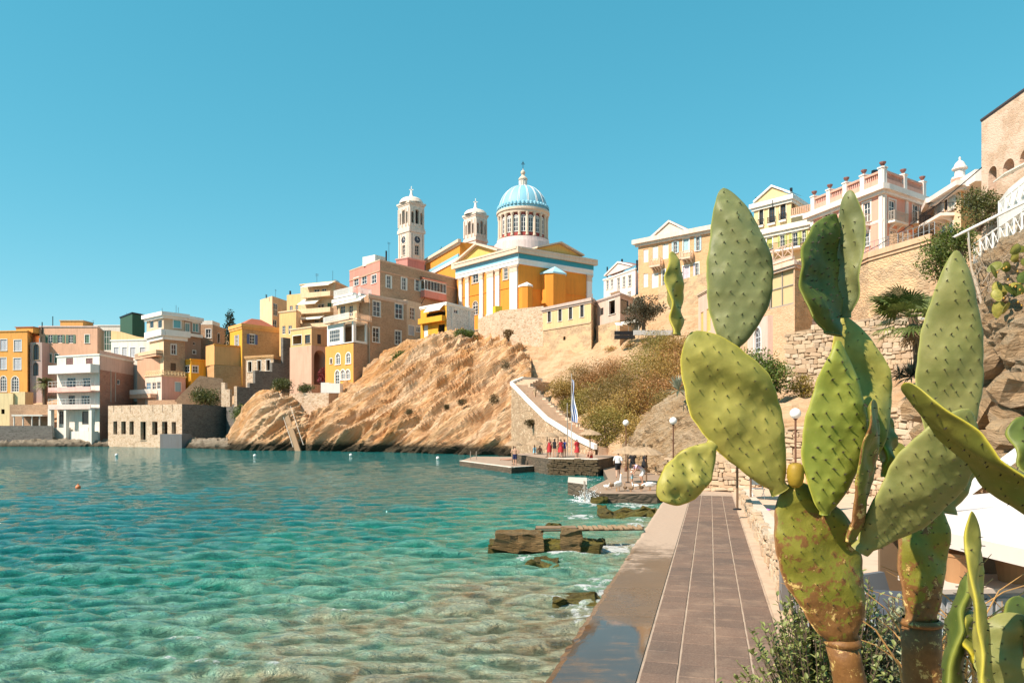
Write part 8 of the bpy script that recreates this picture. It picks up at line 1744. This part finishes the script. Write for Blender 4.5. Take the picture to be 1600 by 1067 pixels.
near_shrub('coastal_shrub', 'low leafy shrub at the foot of the frame', (2.15, 4.0, 1.50), .45, .45, .42, NEARLEAF, 120, .040, 4)
t = thing('dry_grass', 'arching dry orange grass stalks at the right of the cactus', 'grass', P(1560,1100,2.6)); mb = MB(); rr = random.Random(12)
for k in range(44):
    p = P(rr.uniform(1420,1640), 1110, 2.5+rr.uniform(-.2,.3)); a = rr.uniform(-.9,.9); l = rr.uniform(.25,.62); mb.tube([p+Vector((math.sin(a)*l*f*f*1.3, rr.uniform(-.02,.02), l*(f*1.25-.42*f*f))) for f in (0,.25,.5,.75,1)], [.004,.0035,.003,.002,.001], 4, False)
mb.build('stalks', paint((.50,.27,.09), .8), t, kind='stuff')

# ================================================================ beach bar at the right
CAN = paint((.66,.58,.52), .85, .15); GREYM = paint((.30,.30,.32), .5); GREYP = paint((.36,.36,.36), .7, .2)
def square_parasol(label, c, half, zt, zb, drop, rz=0):
    t = thing('square_parasol', label, 'parasol', (c[0], c[1], .32), 'white bar parasols', rz); mb = MB(); lo = .0
    mb.tube([(0,0,0), (0,0,zt-.32)], .03, 10); mb.build('pole', GREYM, t, local=True)
    mb = MB(); n = 6; A = [Vector((sx*half, sy*half, zb-.32)) for sx, sy in ((-1,-1),(1,-1),(1,1),(-1,1))]; ap = Vector((0,0,zt-.32))
    for a, b in zip(A, A[1:]+A[:1]):
        for i in range(n):
            f0_, f1_ = i/n, (i+1)/n; sag = lambda f: Vector((0,0,-.10*math.sin(math.pi*f)*.6))
            mb.poly([a.lerp(ap, f0_)+sag(f0_)*.6, b.lerp(ap, f0_)+sag(f0_)*.6, b.lerp(ap, f1_)+sag(f1_)*.6, a.lerp(ap, f1_)+sag(f1_)*.6])
    cn = mb.build('canopy', CAN, t, local=True); mb = MB()
    for a, b in zip(A, A[1:]+A[:1]):
        m = 16
        for i in range(m):
            p, q = a.lerp(b, i/m), a.lerp(b, (i+1)/m); w0, w1 = drop, drop; mb.poly([p, q, q-UP*w1, p-UP*w0])
    mb.build('valance', CAN, cn, local=True); mb = MB()
    for a in A: mb.tube([ap-UP*.05, a+UP*.0], .012, 5)
    mb.build('ribs', GREYM, t, local=True)
    mb = MB(); mb.lathe((0,0,0), [(.28,0), (.28,.06), (.05,.08)], 16); mb.build('foot', GREYM, t, local=True)
square_parasol('near white square parasol over the bar counter', (7.25, 9.9), 1.5, 2.42, 1.98, .20, .06)
square_parasol('second white square parasol behind the bar', (9.3, 13.6), 1.6, 2.22, 1.90, .12, .1)
t = thing('white_handrail', 'broad white sloping handrail on the rock behind the bar', 'handrail', P(1505, 782, 15)); mb = MB(); a, b = P(1498,788,15), P(1625,694,15); mb.prism([a, b, b+UP*.24, a+UP*.24], (0,.12,0)); mb.build('rail', WHITE, t)
mb = MB()
for f in (.15,.55,.95): p = a.lerp(b, f); mb.box((p.x-.05,p.y+.02,.3), (.1,0,0), (0,.08,0), (0,0,p.z-.3))
mb.build('posts', WHITE, t)
t = thing('bar_counter', 'grey bar counter with panel doors under the white parasol', 'counter', P(1540, 960, 9.6)); b0 = Vector((5.55, 9.5, .32)); mb = MB(); mb.box(b0, (3.4,.25,0), (-.05,.7,0), (0,0,.92)); mb.build('carcass', GREYP, t)
for k in range(5): mb = MB(); mb.box(b0+Vector((.05+k*.67,-.035+.05*k,.06)), (.61,.045,0), (0,.03,0), (0,0,.78)); dr = mb.build('door', paint((.40,.40,.40), .7, .15), t); mb = MB(); mb.lathe(b0+Vector((.14+k*.67,-.05+.05*k,.68)), [(.02,-.02),(.025,0),(.02,.02)], 8); mb.build('handle', BLACK, dr)
mb = MB(); mb.box(b0+Vector((-.1,-.1,.92)), (3.6,.27,0), (-.05,.9,0), (0,0,.06)); mb.build('top', paint((.62,.52,.44), .7, .15), t)
for k, (dx, r, hh, lab) in enumerate(((.5,.24,.34,'left terracotta tub on the bar counter'), (1.25,.27,.36,'middle terracotta tub on the bar counter'), (2.1,.25,.36,'right terracotta tub on the bar counter'))):
    c = b0+Vector((dx,.4,.982)); t = thing('terracotta_tub', lab, 'tub', c, 'tubs on the bar counter'); mb = MB(); mb.lathe(c, [(r*.82,0), (r,hh), (r*1.06,hh+.01), (r*1.06,hh+.05), (r*.9,hh+.05), (r*.88,hh-.05), (.01,hh-.05)], 20, False); mb.build('tub', paint((.42,.22,.10), .8, .3), t, smooth=False)
t = thing('bar_backboard', 'brown shade board behind the bar counter', 'board', (6.9, 11.2, .32)); mb = MB(); mb.box((5.6,11.2,.32), (3.4,.3,0), (0,.06,0), (0,0,1.75)); mb.build('board', paint((.22,.14,.08), .8, .3), t)
def lounger(label, c, rz, mat):
    t = thing('deck_chair', label, 'chair', c, 'grey bar seats', rz); mb = MB()
    mb.cbox((0,0,.40), .62, .60, .10); mb.build('seat', mat, t, local=True); mb = MB(); mb.faces([Vector(p) for p in ((-.31,.25,.45),(.31,.25,.45),(.31,.42,.95),(-.31,.42,.95),(-.31,.33,.45),(.31,.33,.45),(.31,.50,.95),(-.31,.50,.95))], [(0,1,2,3),(4,7,6,5),(0,3,7,4),(1,5,6,2),(3,2,6,7),(0,4,5,1)]); mb.build('backrest', mat, t, local=True)
    for sx in (-.29,.29):
        for sy in (-.27,.29): mb = MB(); mb.cbox((sx,sy,.175), .05, .05, .35); mb.build('leg', GREYM, t, local=True)
        mb = MB(); mb.cbox((sx*1.12,0,.62), .07, .58, .04); mb.build('armrest', GREYM, t, local=True)
GC = paint((.07,.08,.10), .9, .2); GC2 = paint((.13,.135,.145), .9, .2)
for k, (x, y, rz, lab) in enumerate(((5.35,10.2,.5,'grey cushioned bar chair behind the second cactus trunk'), (4.75,9.0,-.3,'dark bar chair beside the white side table'), (5.9,8.7,1.2,'bar chair nearest the dry grass'), (5.1,11.6,.1,'bar chair at the back beside the lattice screen'), (6.4,10.4,-.8,'bar chair in front of the grey counter'))): lounger(lab, (x, y, .32), rz, (GC2, GC)[k % 2])
t = thing('side_table', 'white topped table left of the second cactus trunk', 'table', (4.55, 10.6, .32)); mb = MB(); mb.cbox((4.55,10.6,1.06), .9, .7, .05, .2); mb.build('tabletop', paint((.70,.70,.70), .5), t)
for sx in (-.36,.36):
    for sy in (-.26,.26): mb = MB(); mb.cbox((4.55+sx,10.6+sy,.68), .05, .05, .72, .2); mb.build('leg', GREYM, t)
t = thing('lattice_screen', 'grey timber lattice screen behind the bar seats', 'screen', (5.2, 12.6, .32))
for k in range(7): mb = MB(); mb.cbox((4.75+k*.19,12.6+.02*k,1.0), .05, .04, 1.36); mb.build('slat', paint((.34,.32,.30), .8), t)
for k in range(8): mb = MB(); mb.cbox((5.32,12.66,.45+k*.16), 1.2, .03, .05, .1); mb.build('rail', paint((.5,.48,.44), .8), t)
mb = MB(); mb.cbox((4.62,12.5,1.0), .12, .12, 1.45); mb.build('post', paint((.20,.18,.17), .8), t)
for k in range(5): b = Vector((5.0+.42*k, 7.75+.12*math.sin(k*2), .32)); t = thing('folded_lounger', ['leftmost', 'second', 'third', 'fourth', 'rightmost'][k]+' pale folded sun lounger stacked by the bar seats', 'lounger', b, 'folded sun loungers'); mb = MB(); mb.faces([b+Vector(p) for p in ((-.3,0,.1),(.35,-.1,.1),(.4,.5,.75),(-.25,.6,.75),(-.3,.06,.1),(.35,-.04,.1),(.4,.56,.75),(-.25,.66,.75))], [(0,1,2,3),(4,7,6,5),(0,3,7,4),(1,5,6,2),(3,2,6,7),(0,4,5,1)]); mb.build('bed', paint((.30,.32,.33), .8), t); mb = MB(); mb.tube([b+Vector((-.3,0,0)), b+Vector((-.25,.6,.76))], .02, 6); mb.tube([b+Vector((.35,-.1,0)), b+Vector((.4,.5,.76))], .02, 6); mb.build('frame', GREYM, t)
